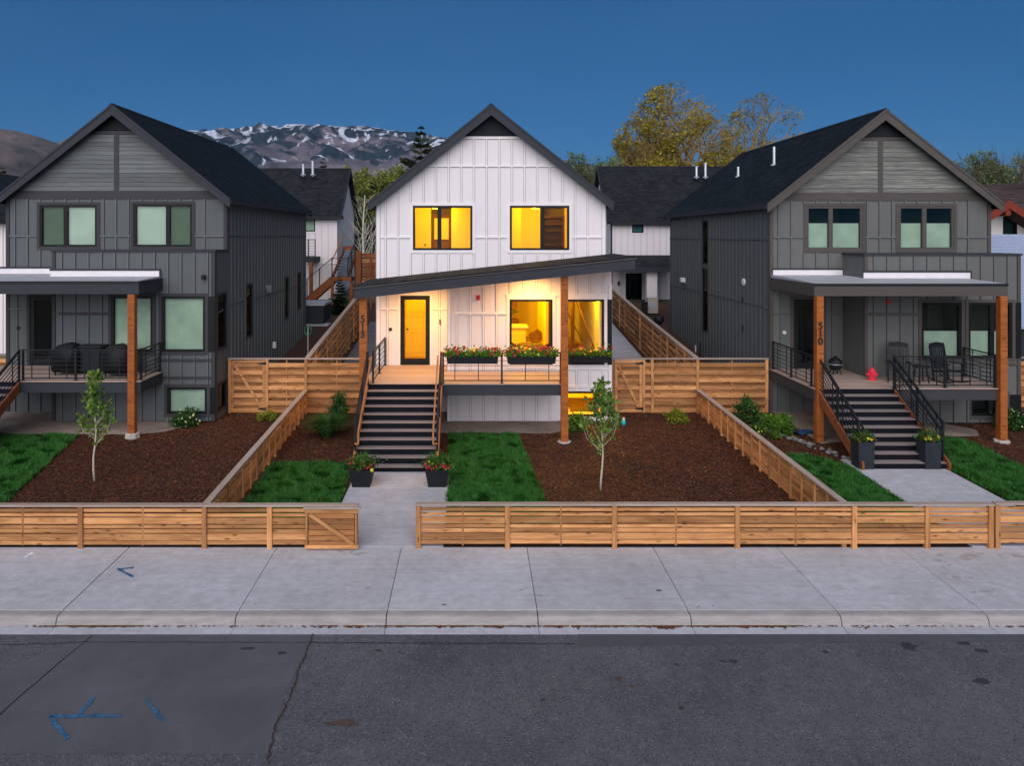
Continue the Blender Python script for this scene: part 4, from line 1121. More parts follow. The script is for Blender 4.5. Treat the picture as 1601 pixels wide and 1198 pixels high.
    if not is_white: dark_box(H, FF, *door, 1.6)
    # --- front door
    m = MB(); a, b_, c_, d_ = door
    FF.box(m, a, a + .15, 0.0, .07, c_, d_); FF.box(m, b_ - .15, b_, 0.0, .07, c_, d_); FF.box(m, a + .15, b_ - .15, 0, .07, c_, c_ + .22); FF.box(m, a + .15, b_ - .15, 0, .07, d_ - .15, d_)
    dd = m.build('front_door', M['frame'], H)
    m = MB(); FF.box(m, a + .15, b_ - .15, .03, .036, c_ + .22, d_ - .15); m.build('pane', p['glass'] if not is_white else M['glass_clear'], dd)
    MB().box(b_ - .11, b_ - .07, yF - .06, yF + .001, c_ + 1.0, c_ + 1.25).build('handle', M['bronze'], dd)
    MB().box(b_ - .115, b_ - .065, yF - .02, yF + .001, c_ + 1.30, c_ + 1.38).build('door_lock', M['bronze'], dd)
    m = MB(); FF.box(m, a - .1, a, -.03, .004, c_, d_ + .1); FF.box(m, b_, b_ + .1, -.03, .004, c_, d_ + .1); FF.box(m, a, b_, -.03, .004, d_, d_ + .1); m.build('trim', tm, dd)
    # --- deck
    yD = p['ydeck']; dx0, dx1 = x0 + p.get('dx0', 0.0), x0 + p.get('dx1', 6.0)
    fm = p['fascia']
    fr_ = MB().box(dx0, dx1, yD, yD + .04, zdeck - .36, zdeck - .03)
    fr_.box(dx1 - .04, dx1, yD + .042, yB - .004, zdeck - .36, zdeck - .03)
    fr_.box(dx0, dx0 + .04, yD + .042, yF - .004, zdeck - .36, zdeck - .03)
    for k in range(int((dx1 - dx0) / .4)): fr_.box(dx0 + .3 + .4 * k, dx0 + .34 + .4 * k, yD + .05, yB - .01, zdeck - .28, zdeck - .035)
    D_ = fr_.build('deck', fm, H)
    y = yD - .03; k = 0
    while y < yF - .02:
        y1 = min(y + .138, yF - .006)
        xe = dx1 + .02 if y1 < yB else bx0 - .01
        if y < yB < y1: y1 = yB - .006
        MB().box(dx0 - .02, xe, y, y1, zdeck - .028, zdeck).build('deck_board', p['deck_mat'], D_)
        y = y1 + .006
    # --- stairs
    sx0, sx1 = x0 + p['st'][0], x0 + p['st'][1]
    st, yb, rise = stairs(H, sx0 + .05, sx1 - .05, yD - .035, zdeck - .0, p['st_z'], p['st_n'], 0.275, p['stringer'])
    # --- porch roof posts
    for (px_, pz0, pz1, foot) in p['posts']:
        xx = x0 + px_
        MB().box(xx - .105, xx + .105, yD - .13 + p.get('pdy', .0), yD + .08 - .0 + p.get('pdy', .0), pz0, pz1).build('porch_post', p.get('post_mat', M['cedar']), H)
        if foot: MB().lathe(xx, yD - .02, [(.24, pz0 - .35), (.22, pz0 - .02), (.20, pz0 - .001)], 8).build('post_footing', M['foundation'], H)
    return dict(H=H, zdeck=zdeck, door=door, yD=yD, yB=yB, dx0=dx0, dx1=dx1, sx0=sx0, sx1=sx1, ybot=yb, rise=rise, FF=FF, FB=FB, FR=FR, FL=FL, bx0=bx0, bx1=bx1, zr=zr, stairs=st, deck=D_, wall=w1, bay=w2, up=up, bw=bw)

def flat_porch(h, x0, xr, y0, y1, z0, z1, bx, mat, xcap):
    H = h['H']; yB = h['yB']
    m = MB().box(x0, xr, y0, y0 + .05, z0, z1); m.box(xr - .05, xr, y0 + .05, yB - .004, z0, z1); m.box(x0, x0 + .05, y0 + .05, 25.59, z0, z1)
    r = m.build('porch_roof', mat, H)
    mm = MB().prism_yz([(y0 + .052, z1 - .10), (yB - .006, z1 - .06), (yB - .006, z1 + .07), (y0 + .052, z1 + .012)], x0 + .052, xr - .052); mm.build('roof_membrane', M['flash'], r)
    if bx > x0 + .1: MB().prism_yz([(yB - .004, z1 - .06), (25.59, z1 - .05), (25.59, z1 + .10), (yB - .004, z1 + .072)], x0 + .052, bx - .004).build('roof_membrane', M['flash'], r)
    MB().box(x0 - .012, xr + .012, y0 - .014, y0 - .001, z1 - .07, z1 + .012).build('drip_edge', M['metal'], r)
    # soffit
    MB().box(x0 + .06, xr - .06, y0 + .06, yB - .01, z0 + .05, z0 + .07).build('soffit', M['trim'], r)
    # white flashing upstand with dark cap
    MB().box(x0 + .1, bx - .03, 25.6 - .05, 25.6 - .022, z1 + .06, z1 + .27).build('flashing', M['flashing'], r)
    MB().box(bx - .04, xcap, yB - .05, yB - .026, z1 + .04, z1 + .25).build('flashing', M['flashing'], r)
    MB().box(x0 + .06, bx - .03, 25.6 - .06, 25.6 - .022, z1 + .272, z1 + .335).build('flashing_cap', M['fascia'], r)
    MB().box(bx - .06, xcap + .04, yB - .065, yB - .024, z1 + .252, z1 + .315).build('flashing_cap', M['fascia'], r)
    MB().box(xcap + .002, xcap + .05, yB - .06, yB - .024, z1 - .02, z1 + .25).build('flashing_cap', M['fascia'], r)
    return r

def pipe(H, x, y, z0, h, r=.055, big=False):
    m = MB().tube([(x, y, z0 - .1), (x, y, z0 + h)], r, 10); m.lathe(x, y, [(r * 2.6, z0 - .03), (r * 1.3, z0 + .07)], 10)
    if big: m.lathe(x, y, [(r * 1.35, z0 + h), (r * 1.35, z0 + h + .05)], 10)
    return m.build('vent_pipe', M['vent'], H, smooth=False)

YF = 25.6
# ------------------------------------------------ left grey house
XL = -16.25
pl = dict(label='dark grey board and batten house at the left with green shaded windows and covered grills', wall=M['gray'], batten=M['gray_batten'], trim=M['trim'], lap=M['lap'], L=12.1,
          upper=[(1.17, 3.16, 6.05, 7.50), (4.44, 6.47, 6.05, 7.53)], usplit=[2.06, 5.62], ufill=[[1.0, 1.0], [1.0, 1.0]], uglass=[[M['glass_screen'], M['glass']], [M['glass'], M['glass_screen']]],
          bays=[(4.25, 5.62, 2.58, 4.42), (5.92, 7.36, 2.58, 4.42), (6.1, 7.42, 0.52, 1.40)], bsplit=[[], [], []], bfill=[[1.0], [1.0], [1.0]],
          sideR=[(24.62, 25.48, 2.62, 4.44), (24.62, 25.48, 0.55, 1.42), (27.75, 28.45, 2.62, 4.55), (33.3, 34.0, 2.7, 4.5), (35.7, 36.4, 2.9, 4.6)], sideL=[],
          rake=M['fascia'], zporch=lambda u: 5.35, gable_z=7.86, vent_z=10.02, bandz=6.42, glass=M['glass'], ydeck=22.75, fascia=M['fascia'], deck_mat=M['deck'],
          st=(.14, 2.23), st_z=.14, st_n=11, stringer=M['cedar_brown'], posts=[(5.72, .34, 4.62, True)], slope=.80, skipL=True, bay=2.28, dx1=5.95, bay_bands=[(5.75, 7.6, 2.30), (5.75, 7.6, 1.72), (2.5, 4.2, 3.85)])
HL = house(XL, 7.68, YF, 0.0, pl)
flat_porch(HL, XL - .3, XL + 5.95, 22.65, 24.4, 4.63, 5.02, XL + 2.28, M['fascia'], XL + 5.85)
# ------------------------------------------------ right grey house
XR = 10.32
pr = dict(label='warm grey house at the right numbered 510, rocking chairs on its porch', wall=M['lap2_wall'], wall_side=M['gray'], batten_side=M['gray'], batten=M['gray_batten'], trim=M['trim2'], lap=M['lap2'], L=13.0,
          upper=[(1.27, 3.22, 5.95, 7.46), (4.48, 6.40, 5.95, 7.46)], usplit=[2.12, 5.38], ufill=[[.62, .62], [.62, .62]], uframe=M['trim2'],
          bays=[(4.42, 5.73, 2.40, 4.23), (5.96, 7.40, 2.40, 4.23), (6.05, 7.2, 0.5, 1.20)], bsplit=[[], [6.75], [6.7]], bfill=[[.48], [.48, .48], [None, None]],
          sideL=[(32.3, 33.1, 5.2, 7.1), (32.3, 33.1, 2.2, 5.0)], sideR=[], proj=1.4,
          rake=M['trim2'], zporch=lambda u: 5.30, gable_z=7.80, vent_z=9.80, bandz=6.38, glass=M['glass'], ydeck=22.3, fascia=M['trim'], deck_mat=M['deck'],
          st=(.12, 2.45), st_z=.14, st_n=10, stringer=M['cedar_brown'], posts=[(.14, .1, 4.60, False), (5.68, .25, 4.60, True)], skipR=True, dx1=5.85, bay=2.54, zbay=5.78, bay_bands=[(5.9, 7.6, 2.2), (2.7, 4.35, 3.85)])
HR = house(XR, 7.68, YF, -0.13, pr)
flat_porch(HR, XR - .0, XR + 5.85, 22.25, 24.2, 4.60, 4.97, XR + 2.54, M['trim2'], XR + 6.0)
# ------------------------------------------------ white house in the middle
XW = -3.36
pw = dict(label='white house numbered 513 with glowing yellow windows and a slanted porch roof', wall=M['white'], batten=M['white_trim'], trim=M['white_trim'], lap=M['white'], L=12.5, lit=True,
          upper=[(1.26, 3.33, 5.93, 7.48), (4.63, 6.70, 5.93, 7.48)], usplit=[2.18, 5.76], ufill=[[None, None], [None, None]],
          bays=[(4.56, 5.99, 2.15, 4.32), (6.30, 7.70, 2.15, 4.32), (6.40, 7.70, 0.42, 1.27)], bsplit=[[], [], [7.42]], bfill=[[None], [None], [None, None]],
          sideR=[], sideL=[], rake=M['fascia'], zporch=lambda u: 4.92 + (u + 3.36) * .1085, gable_z=7.86, bandz=6.38, glass=M['glass_clear'], ydeck=22.35, fascia=M['fascia'], deck_mat=M['deck'],
          st=(.14, 2.40), st_z=.10, st_n=11, stringer=M['handrail'], posts=[(.02, .2, 4.56, False), (6.12, .2, 5.25, True)], skipL=True, skipR=True, dx1=6.22, zbay=4.80, pdy=-.02,
          bay_bands=[(2.75, 4.45, 3.86), (4.45, 7.8, 4.46), (6.2, 7.85, 2.02), (6.2, 7.85, 1.42), (6.2, 7.85, .34)])
HW = house(XW, 7.95, YF, 0.0, pw)

# ---- slanted porch roof of the white house (a plane that rises to the right)
W_ = HW['H']
def zp(x): return 4.90 + (x + 3.54) * 0.1065
xa, xb, ya, yb_ = -3.56, 4.84, 21.98, 24.39
m = MB().prism_xz([(xa, zp(xa) - .36), (xb, zp(xb) - .36), (xb, zp(xb) - .02), (xa, zp(xa) - .02)], ya, ya + .05)
m.prism_xz([(xa, zp(xa) - .36), (xa + .05, zp(xa + .05) - .36), (xa + .05, zp(xa + .05) - .02), (xa, zp(xa) - .02)], ya + .052, 25.58)
m.prism_xz([(xb - .05, zp(xb - .05) - .36), (xb, zp(xb) - .36), (xb, zp(xb) - .02), (xb - .05, zp(xb - .05) - .02)], ya + .052, yb_)
pr_ = m.build('porch_roof', M['fascia'], W_)
m = MB().prism_xz([(xa - .03, zp(xa) - .018), (xb + .03, zp(xb) - .018), (xb + .03, zp(xb) + .02), (xa - .03, zp(xa) + .02)], ya - .03, 25.57)
m.build('shingles', M['shingle_x'], pr_, kind='stuff')
MB().prism_xz([(xa - .035, zp(xa) - .055), (xb + .035, zp(xb) - .055), (xb + .035, zp(xb) - .020), (xa - .035, zp(xa) - .020)], ya - .032, ya - .001).build('drip_edge', M['trim2'], pr_)
MB().prism_xz([(xa + .06, zp(xa) - .20), (xb - .06, zp(xb) - .20), (xb - .06, zp(xb) - .17), (xa + .06, zp(xa) - .17)], ya + .06, yb_ - .01).build('soffit', M['white_trim'], pr_)
MB().prism_xz([(xa + .06, zp(xa) - .20), (-.87, zp(-.87) - .20), (-.87, zp(-.87) - .17), (xa + .06, zp(xa) - .17)], yb_ - .008, 25.59).build('soffit', M['white_trim'], pr_)

def downlight(parent, x, y, z, E, col, size=.06, spot=None):
    f = MB().lathe(x, y, [(.085, z - .008), (.085, z + .0)], 14).build('ceiling_light', M['white_trim'], parent)
    MB().lathe(x, y, [(.06, z - .014), (.06, z - .009)], 14).build('lens', mat_glow, f)
    lt = bpy.data.lights.new('light', 'SPOT' if spot else 'POINT'); lt.energy = E * 2.2; lt.color = col; lt.shadow_soft_size = size
    if spot: lt.spot_size = R(spot); lt.spot_blend = 0.9
    o = bpy.data.objects.new('light', lt); COL.objects.link(o); o.parent = f; WLOC[o.name] = Vector((x, y, z - .05)); o.location = Vector((x, y, z - .05)) - WLOC[f.name]
    return f
mat_glow = mat_emit('warm_lens', (1.0, 0.72, 0.32), 12.0)
WARM = (1.0, 0.50, 0.13)
downlight(W_, -1.75, 24.3, zp(-1.75) - .21, 185, WARM, spot=172)
downlight(W_, 1.95, 23.45, zp(1.95) - .21, 185, WARM, spot=172)

# ---- rooms inside the white house
INT = M['interior']; YEL = (1.0, 0.60, 0.012)
def lamp(parent, x, y, z, E, col=YEL, s=.12):
    f = MB().lathe(x, y, [(.14, z + .06), (.14, z + .1)], 14).build('ceiling_light', M['white_trim'], parent)
    lt = bpy.data.lights.new('light', 'POINT'); lt.energy = E * 2.2; lt.color = col; lt.shadow_soft_size = s
    o = bpy.data.objects.new('light', lt); COL.objects.link(o); o.parent = f; WLOC[o.name] = Vector((x, y, z)); o.location = Vector((x, y, z))
x0, x1 = XW + .145, XW + 7.95 - .145
MB().box(x0, x1, 25.75, 31, 4.98, 5.05).build('upper_floor', M['int_floor'], W_)
MB().box(x0, x1, 25.75, 31, 7.56, 7.60).build('upper_ceiling', INT, W_)
MB().box(XW + 3.92, XW + 4.02, 25.75, 31, 5.05, 7.56).build('partition', INT, W_)
MB().box(x0, x1, 30.9, 31, 5.05, 7.56).build('partition', INT, W_)
# left bedroom: closet block at the right, panelled doors in the middle
MB().box(XW + 2.55, XW + 3.91, 27.2, 28.6, 5.052, 7.558).build('closet_block', INT, W_)
MB().box(x0 + .001, XW + 1.75, 27.9, 28.3, 5.052, 7.558).build('closet_block', INT, W_)
dd = MB().box(XW + 1.76, XW + 2.54, 28.0, 28.05, 5.052, 7.25).build('inner_door', M['int_wood'], W_)
MB().box(XW + 1.88, XW + 2.42, 27.97, 27.999, 6.3, 7.1).build('door_panel', INT, dd)
MB().box(XW + 1.88, XW + 2.42, 27.97, 27.999, 5.3, 6.2).build('door_panel', M['int_wood'], dd)
MB().box(XW + 1.50, XW + 1.56, 27.885, 27.899, 6.05, 6.12).build('switch', M['bronze'], W_)
# right bedroom: wall jog at the left, open wardrobe with shelves at the right
MB().box(XW + 4.021, XW + 5.15, 27.6, 28.9, 5.052, 7.558).build('closet_block', INT, W_)
MB().box(XW + 5.15, XW + 5.98, 28.3, 28.9, 5.052, 7.558).build('closet_block', INT, W_)
sh = MB().box(XW + 6.0, XW + 6.85, 28.7, 28.75, 5.06, 7.2); sh.box(XW + 6.0, XW + 6.04, 28.2, 28.7, 5.06, 7.2); sh.box(XW + 6.81, XW + 6.85, 28.2, 28.7, 5.06, 7.2)
sh = sh.build('bookshelf', M['int_wood'], W_)
for k in range(8): MB().box(XW + 6.045, XW + 6.805, 28.22, 28.69, 5.3 + .26 * k, 5.33 + .26 * k).build('shelf', M['int_wood'], sh)
MB().box(XW + 6.86, XW + 7.2, 28.0, 28.4, 5.052, 7.558).build('closet_block', INT, W_)
lamp(W_, XW + 2.0, 26.6, 7.35, 62); lamp(W_, XW + 5.6, 26.7, 7.35, 62)
# main floor
MB().box(x0, x1, 25.75, 33, 1.86, 1.93).build('main_floor', M['int_floor'], W_)
MB().box(HW['bx0'] + .15, x1, 24.56, 25.75, 1.84, 1.925).build('main_floor', M['int_floor'], W_)
MB().box(x0, x1, 25.75, 33, 4.86, 4.90).build('main_ceiling', INT, W_)
MB().box(HW['bx0'] + .15, x1, 24.55, 25.59, 4.70, 4.74).build('main_ceiling', INT, W_)
MB().box(x0, x1, 32.9, 33, 1.93, 4.86).build('partition', INT, W_)
# entry: closet door opposite the front door
MB().box(XW + 2.3, XW + 2.4, 25.76, 29, 1.932, 4.858).build('partition', INT, W_)
MB().box(XW + .16, XW + 2.3, 27.4, 27.5, 1.932, 4.858).build('partition', INT, W_)
dd = MB().box(XW + .86, XW + 1.80, 27.33, 27.39, 1.935, 4.05).build('inner_door', INT, W_)
for z0_, z1_ in ((2.1, 2.85), (3.0, 3.45), (3.6, 3.95)):
    fr2 = MB()
    fr2.box(XW + 1.0, XW + 1.66, 27.315, 27.329, z1_ - .02, z1_); fr2.box(XW + 1.0, XW + 1.66, 27.315, 27.329, z0_, z0_ + .02); fr2.box(XW + 1.0, XW + 1.02, 27.315, 27.329, z0_ + .02, z1_ - .02); fr2.box(XW + 1.64, XW + 1.66, 27.315, 27.329, z0_ + .02, z1_ - .02)
    fr2.build('door_panel', INT, dd)
MB().box(XW + .90, XW + .95, 27.27, 27.329, 2.95, 3.0).build('handle', M['bronze'], dd)
lamp(W_, XW + 1.3, 26.3, 4.6, 34)
# kitchen seen through the bay window
kb = MB().box(XW + 4.3, XW + 5.4, 28.6, 29.4, 1.935, 2.85).build('kitchen_island', INT, W_)
MB().box(XW + 4.2, XW + 5.5, 28.5, 29.5, 2.852, 2.90).build('counter_top', M['plastic_white'], kb)
MB().box(XW + 3.6, XW + 5.3, 31.2, 32.0, 1.935, 2.85).build('kitchen_cabinet', M['int_wood'], W_)
MB().box(XW + 3.6, XW + 5.25, 31.6, 32.6, 3.3, 4.6).build('kitchen_cabinet', M['int_wood'], W_)
MB().lathe(XW + 4.75, 28.2, [(.02, 3.72), (.30, 3.55), (.32, 3.50), (.02, 3.53)], 18).build('pendant_shade', M['bronze'], W_)
def chair(x, y, rot):
    c_ = MB(); 
    P = lambda a, b: (x + math.cos(rot) * a - math.sin(rot) * b, y + math.sin(rot) * a + math.cos(rot) * b)
    for a, b in ((-.18, -.18), (.18, -.18), (-.18, .18), (.18, .18)):
        q = P(a * .5, b * .5); w = P(a * 1.25, b * 1.25); c_.tube([(w[0], w[1], 1.94), (q[0], q[1], 2.38)], .014, 5)
    c_.lathe(x, y, [(.20, 2.36), (.24, 2.39), (.22, 2.43)], 12)
    for k in range(-4, 5):
        t = rot + k * .3; c_.bar((x + math.cos(t) * .22, y + math.sin(t) * .22, 2.42), (x + math.cos(t) * .30, y + math.sin(t) * .30, 2.80 - abs(k) * .045), .10, .02, (math.cos(t), math.sin(t), 0))
    c_.build('dining_chair', M['int_wood'], W_)
chair(XW + 5.75, 28.3, 1.2); chair(XW + 6.3, 29.2, 0.2); chair(XW + 4.75, 25.6, 4.2); chair(XW + 5.85, 25.5, 5.4)
MB().lathe(XW + 5.3, 25.5, [(.28, 1.935), (.04, 1.96), (.04, 2.62), (.42, 2.64), (.42, 2.67)], 20).build('dining_table', M['int_wood'], W_)
MB().box(XW + 6.02, XW + 6.12, 27.0, 30.5, 1.932, 4.858).build('partition', INT, W_)
# stair hall behind the second bay window
MB().box(XW + 6.125, XW + 6.9, 27.4, 27.5, 1.932, 4.858).build('partition', M['int_wood'], W_)
MB().box(XW + 6.35, XW + 6.75, 27.35, 27.395, 3.7, 4.0).build('bright_window', mat_emit('bright_window_glow', (1.0, .62, .08), .8), W_)  # glowing panel added to stand in for a bright window indoors
m = MB()
for k in range(5): m.bar((XW + 6.95, 26.2 + .2 * k, 2.1), (XW + 6.95, 26.2 + .2 * k, 4.4), .03, .03, (0, 1, 0))
m.bar((XW + 7.1, 27.4, 4.3), (XW + 7.6, 25.9, 2.5), .05, .05); m.bar((XW + 6.5, 26.6, 4.2), (XW + 7.3, 26.6, 2.6), .04, .04)
m.build('balustrade', M['int_wood'], W_)
lamp(W_, XW + 5.2, 27.0, 4.5, 150); lamp(W_, XW + 7.2, 26.4, 4.5, 60); lamp(W_, XW + 4.6, 30.2, 4.5, 110)
# lower level room
MB().box(XW + 6.15, x1, 27.2, 27.3, .0, 1.84).build('partition', INT, W_)
MB().box(XW + 6.15, XW + 6.25, 24.56, 27.2, .0, 1.84).build('partition', INT, W_)
MB().box(XW + 6.25, x1, 24.56, 27.2, -.05, .0).build('lower_floor', INT, W_)
MB().box(XW + 6.25, x1, 24.56, 27.2, 1.75, 1.80).build('lower_ceiling', INT, W_)
lamp(W_, XW + 7.0, 25.9, 1.5, 60)

# ---- small fittings on the white house
MB().box(XW + 3.45, XW + 3.58, 24.33, 24.399, 4.30, 4.46).build('fire_alarm', M['red'], W_)
MB().box(XW + 2.18, XW + 2.22, 25.54, 25.599, 3.35, 3.52).build('door_bell', M['bronze'], W_)
MB().box(XW + .43, XW + .53, 25.56, 25.599, 3.13, 3.23).build('door_bell', M['bronze'], W_)
digits("513", W_, XW + .02, 22.35 - .155, 3.82, .30, .235, M['bronze'])
railing(W_, (XW + .30, 22.45, 1.93), (XW + .30, 25.5, 1.93), mids=1, ends=(1, 1))
# stair railings with oiled wood grab rails
yb0 = HW['ybot']; sl_ = HW['rise'] / .275
for sx, ins in ((HW['sx0'] + .02, .10), (HW['sx1'] - .02, -.10)):
    y_lo = yb0 + .16; z_lo = .10 + (y_lo - yb0 + .0) * sl_ + HW['rise']
    railing(W_, (sx, y_lo + .25, z_lo + .25 * sl_), (sx, 22.30, 1.93), h=.95, nbar=7, mids=1, name='railing', drop=.35)
    a = Vector((sx + ins, y_lo + .10, z_lo + .10 * sl_ + .72)); b = Vector((sx + ins, 22.35, 1.93 + .80))
    m = MB().bar(a, b, .045, .05); m.bar(b, b + Vector((0, .28, 0)), .045, .05)
    m.bar(a, a + Vector((0, -.02, -.34)), .045, .045, (0, 1, 0)); m.bar(a + Vector((0, 0, -.34)), a + Vector((-ins, 0.05, -.34)), .04, .04)
    m.build('handrail', M['handrail'], W_)
# deck front railing
railing(W_, (HW['sx1'] + .04, 22.42, 1.93), (XW + 6.02, 22.42, 1.93), h=.92, nbar=6, mids=1, thin=5)

# ---- railings of the two grey houses
for h_, X0, zd in ((HL, XL, 1.93), (HR, XR, 1.80)):
    Hh = h_['H']; yD = h_['yD']; yb0 = h_['ybot']; sl_ = h_['rise'] / .275
    railing(Hh, (h_['sx1'] + .05, yD + .07, zd), (X0 + 5.55, yD + .07, zd), h=.95, nbar=7, mids=1, thin=6)
    railing(Hh, (h_['dx1'] - .07, yD + .2, zd), (h_['dx1'] - .07, h_['yB'] - .08, zd), h=.95, nbar=7, mids=0, thin=2)
    if h_ is HR: railing(Hh, (X0 + .07, yD + .3, zd), (X0 + .07, YF - .12, zd), h=.95, nbar=7, mids=1, thin=4)
    for sx, ins in ((h_['sx0'] + .02, .1), (h_['sx1'] - .02, -.1)):
        y_lo = yb0 + .18; z_lo = .14 + .18 * sl_ + h_['rise']
        r_ = railing(Hh, (sx, y_lo, z_lo), (sx, yD - .02, zd), h=.95, nbar=7, mids=1, drop=.3, thin=4)
        a = Vector((sx + ins, y_lo - .05, z_lo - .05 * sl_ + .82)); b = Vector((sx + ins, yD - .02, zd + .82))
        mt = M['handrail'] if (h_ is HL and ins < 0) else M['metal']
        m = MB().bar(a, b, .04, .045); m.bar(a, a + Vector((0, .0, -.25)), .04, .04, (0, 1, 0)); m.build('handrail', mt, Hh)
digits("510", HR['H'], XR + .14, 22.3 - .145, 3.62, .30, .235, M['bronze'])

def lathe_h(m, p, ax, prof, n=12):          # lathe along an arbitrary axis
    mm = MB().lathe(0, 0, prof, n); Q = Vector((0, 0, 1)).rotation_difference(Vector(ax))
    m.add([tuple(Q @ Vector(v) + Vector(p)) for v in mm.v], mm.f)
def wall_lamp(H, x, y, z, name='wall_light'):
    m = MB().tube([(x, y, z), (x, y - .10, z)], .05, 10); lathe_h(m, (x, y - .12, z - .08), (0, 0, 1), [(.07, 0), (.075, .12), (.05, .16)]); m.build(name, M['metal'], H)
wall_lamp(HL['H'], PX(320, 24.4), 24.4, PZ(433, 24.4))
m = MB(); lathe_h(m, (PX(29, 25.6), 25.6, PZ(513, 25.6)), (0, -1, 0), [(.06, 0), (.06, .04)]); m.build('door_bell', M['metal'], HL['H'])
m = MB(); lathe_h(m, (PX(1226, 25.6), 25.6, PZ(520, 25.6)), (0, -1, 0), [(.07, 0), (.06, .05)]); m.build('door_bell', M['plastic_white'], HR['H'])
m = MB(); lathe_h(m, (PX(1388, 24.2), 24.2, PZ(472, 24.2)), (0, -1, 0), [(.06, 0), (.07, .06)]); m.build('fire_alarm', M['red'], HR['H'])
for py, Dd, nm in ((441, 1164, 'wall_vent'), (439, 1071, 'camera_light')):
    D = (XR) * FPX / (Dd - VX); z = PZ(py, D); m = MB(); lathe_h(m, (XR, D, z), (-1, 0, 0), [(.13, 0), (.15, .03), (.12, .07)], 16); o = m.build('wall_vent', M['plastic_white'], HR['H'])
    if nm == 'camera_light': MB().box(XR - .22, XR - .08, D - .12, D + .12, z - .06, z + .16).build('vent_hood', M['plastic_white'], o)
D = XR * FPX / (1163 - VX); z = PZ(468, D); MB().box(XR - .06, XR - .001, D - .05, D + .05, z - .12, z + .1).build('outlet_box', M['metal'], HR['H'])
z = PZ(513, D); MB().box(XR - .06, XR - .001, D - .05, D + .05, z - .12, z + .1).build('outlet_box', M['metal'], HR['H'])
for px_, py0, py1 in ((1091, 540, 556), (1098, 535, 558)):
    D = XR * FPX / (px_ - VX + 0); z0 = PZ(py1, D); z1 = PZ(py0, D); MB().tube([(XR - .10, D, z0 - .5), (XR - .10, D, z1)], .03, 8).build('pipe_stub', M['plastic_white'] if px_ < 1095 else M['metal'], HR['H'])
for px_, py_, c_ in ((427, 539, 'plastic_white'),):
    D = -(XL + 7.68) * FPX / (VX - px_); D = abs(D); z = PZ(py_, D); MB().box(XL + 7.681, XL + 7.80, D - .08, D + .08, z - .14, z + .12).build('vent_hood', M[c_], HL['H'])
D = abs((XL + 7.68) * FPX / (VX - 416)); z = PZ(452, D); MB().prism_yz([(D - .15, z + .15), (D + .15, z + .15), (D + .15, z - .15)], XL + 7.681, XL + 7.85).build('vent_hood', M['flash'], HL['H'])
# roof pipes
rz_ = lambda x, h_, xm: h_['zr'] - .80 * abs(x - xm)
for x, y, hh in ((12.35, 30.2, .75), (12.1, 33.6, .45)):
    pipe(HR['H'], x, y, HR['zr'] - .8 * abs(x - (XR + 3.84)), hh, .06)

# ---- window boxes
def leafcloud(P, N_, size, rs, up=0.3):
    """one bent quad per point"""
    k = len(P); d = rs.normal(0, 1, (k, 3)); d[:, 2] = np.abs(d[:, 2]) * .6 + up; d /= np.linalg.norm(d, axis=1)[:, None]
    s = rs.normal(0, 1, (k, 3)); s -= d * (s * d).sum(1)[:, None]; s /= np.linalg.norm(s, axis=1)[:, None]
    L = size * (.6 + .8 * rs.rand(k))[:, None]; w = L * N_
    a = P - s * w * .15; b = P + d * L * .5 + s * w; c = P + d * L; e = P + d * L * .5 - s * w
    V = np.stack([a, b, c, e], 1).reshape(-1, 3); return V, np.arange(4 * k).reshape(-1, 4)
def blossoms(C, r, rs, petals=6):
    V = []; 
    for c in C:
        n_ = rs.normal(0, .5, 3) + np.array([0, -.6, .8]); n_ /= np.linalg.norm(n_); a = np.cross(n_, [0.3, 1, .2]); a /= np.linalg.norm(a); b = np.cross(n_, a); rr = r * (.7 + .6 * rs.rand())
        for k in range(petals):
            t = k * 2 * math.pi / petals + rs.rand() * .3; t2 = .55
            d1 = a * math.cos(t - t2) + b * math.sin(t - t2); d2 = a * math.cos(t) + b * math.sin(t); d3 = a * math.cos(t + t2) + b * math.sin(t + t2)
            V += [c, c + d1 * rr * .75 + n_ * rr * .2, c + d2 * rr + n_ * rr * .15, c + d3 * rr * .75 + n_ * rr * .2]
    V = np.array(V); return V, np.arange(len(V)).reshape(-1, 4)
def flowerbox(x0, x1, y, z, label, seed, order):
    t = thing('flower_box', label, 'flower box', ((x0 + x1) / 2, y, z), group='black flower boxes of the white house')
    MB().add([(x0 + .03, y - .09, z), (x1 - .03, y - .09, z), (x1 - .03, y + .09, z), (x0 + .03, y + .09, z), (x0, y - .12, z + .24), (x1, y - .12, z + .24), (x1, y + .12, z + .24), (x0, y + .12, z + .24)],
             [(0, 3, 2, 1), (4, 5, 6, 7), (0, 1, 5, 4), (1, 2, 6, 5), (2, 3, 7, 6), (3, 0, 4, 7)]).build('box', M['pot'], t)
    rs = np.random.RandomState(seed); k = int(1500 * (x1 - x0) / 1.6)
    P = np.stack([rs.uniform(x0 - .05, x1 + .05, k), y + rs.normal(0, .09, k), z + .2 + np.abs(rs.normal(0, .10, k))], 1)
    V, F = leafcloud(P, .35, .075, rs); npmesh('foliage', V, F, M['leaf_bright'], t, attr=rs.rand(len(F)))
    for nm, mat_, spots, n_ in order:
        C = []
        for f in spots:
            for _ in range(n_): C.append([lerp(x0, x1, f) + rs.normal(0, .13), y + rs.uniform(-.16, .08), z + .30 + rs.uniform(-.05, .2)])
        V, F = blossoms(np.array(C), .042, rs); npmesh(nm, V, F, mat_, t, attr=rs.rand(len(F)))
fr3 = M['flower_red']; fy = M['flower_yellow']
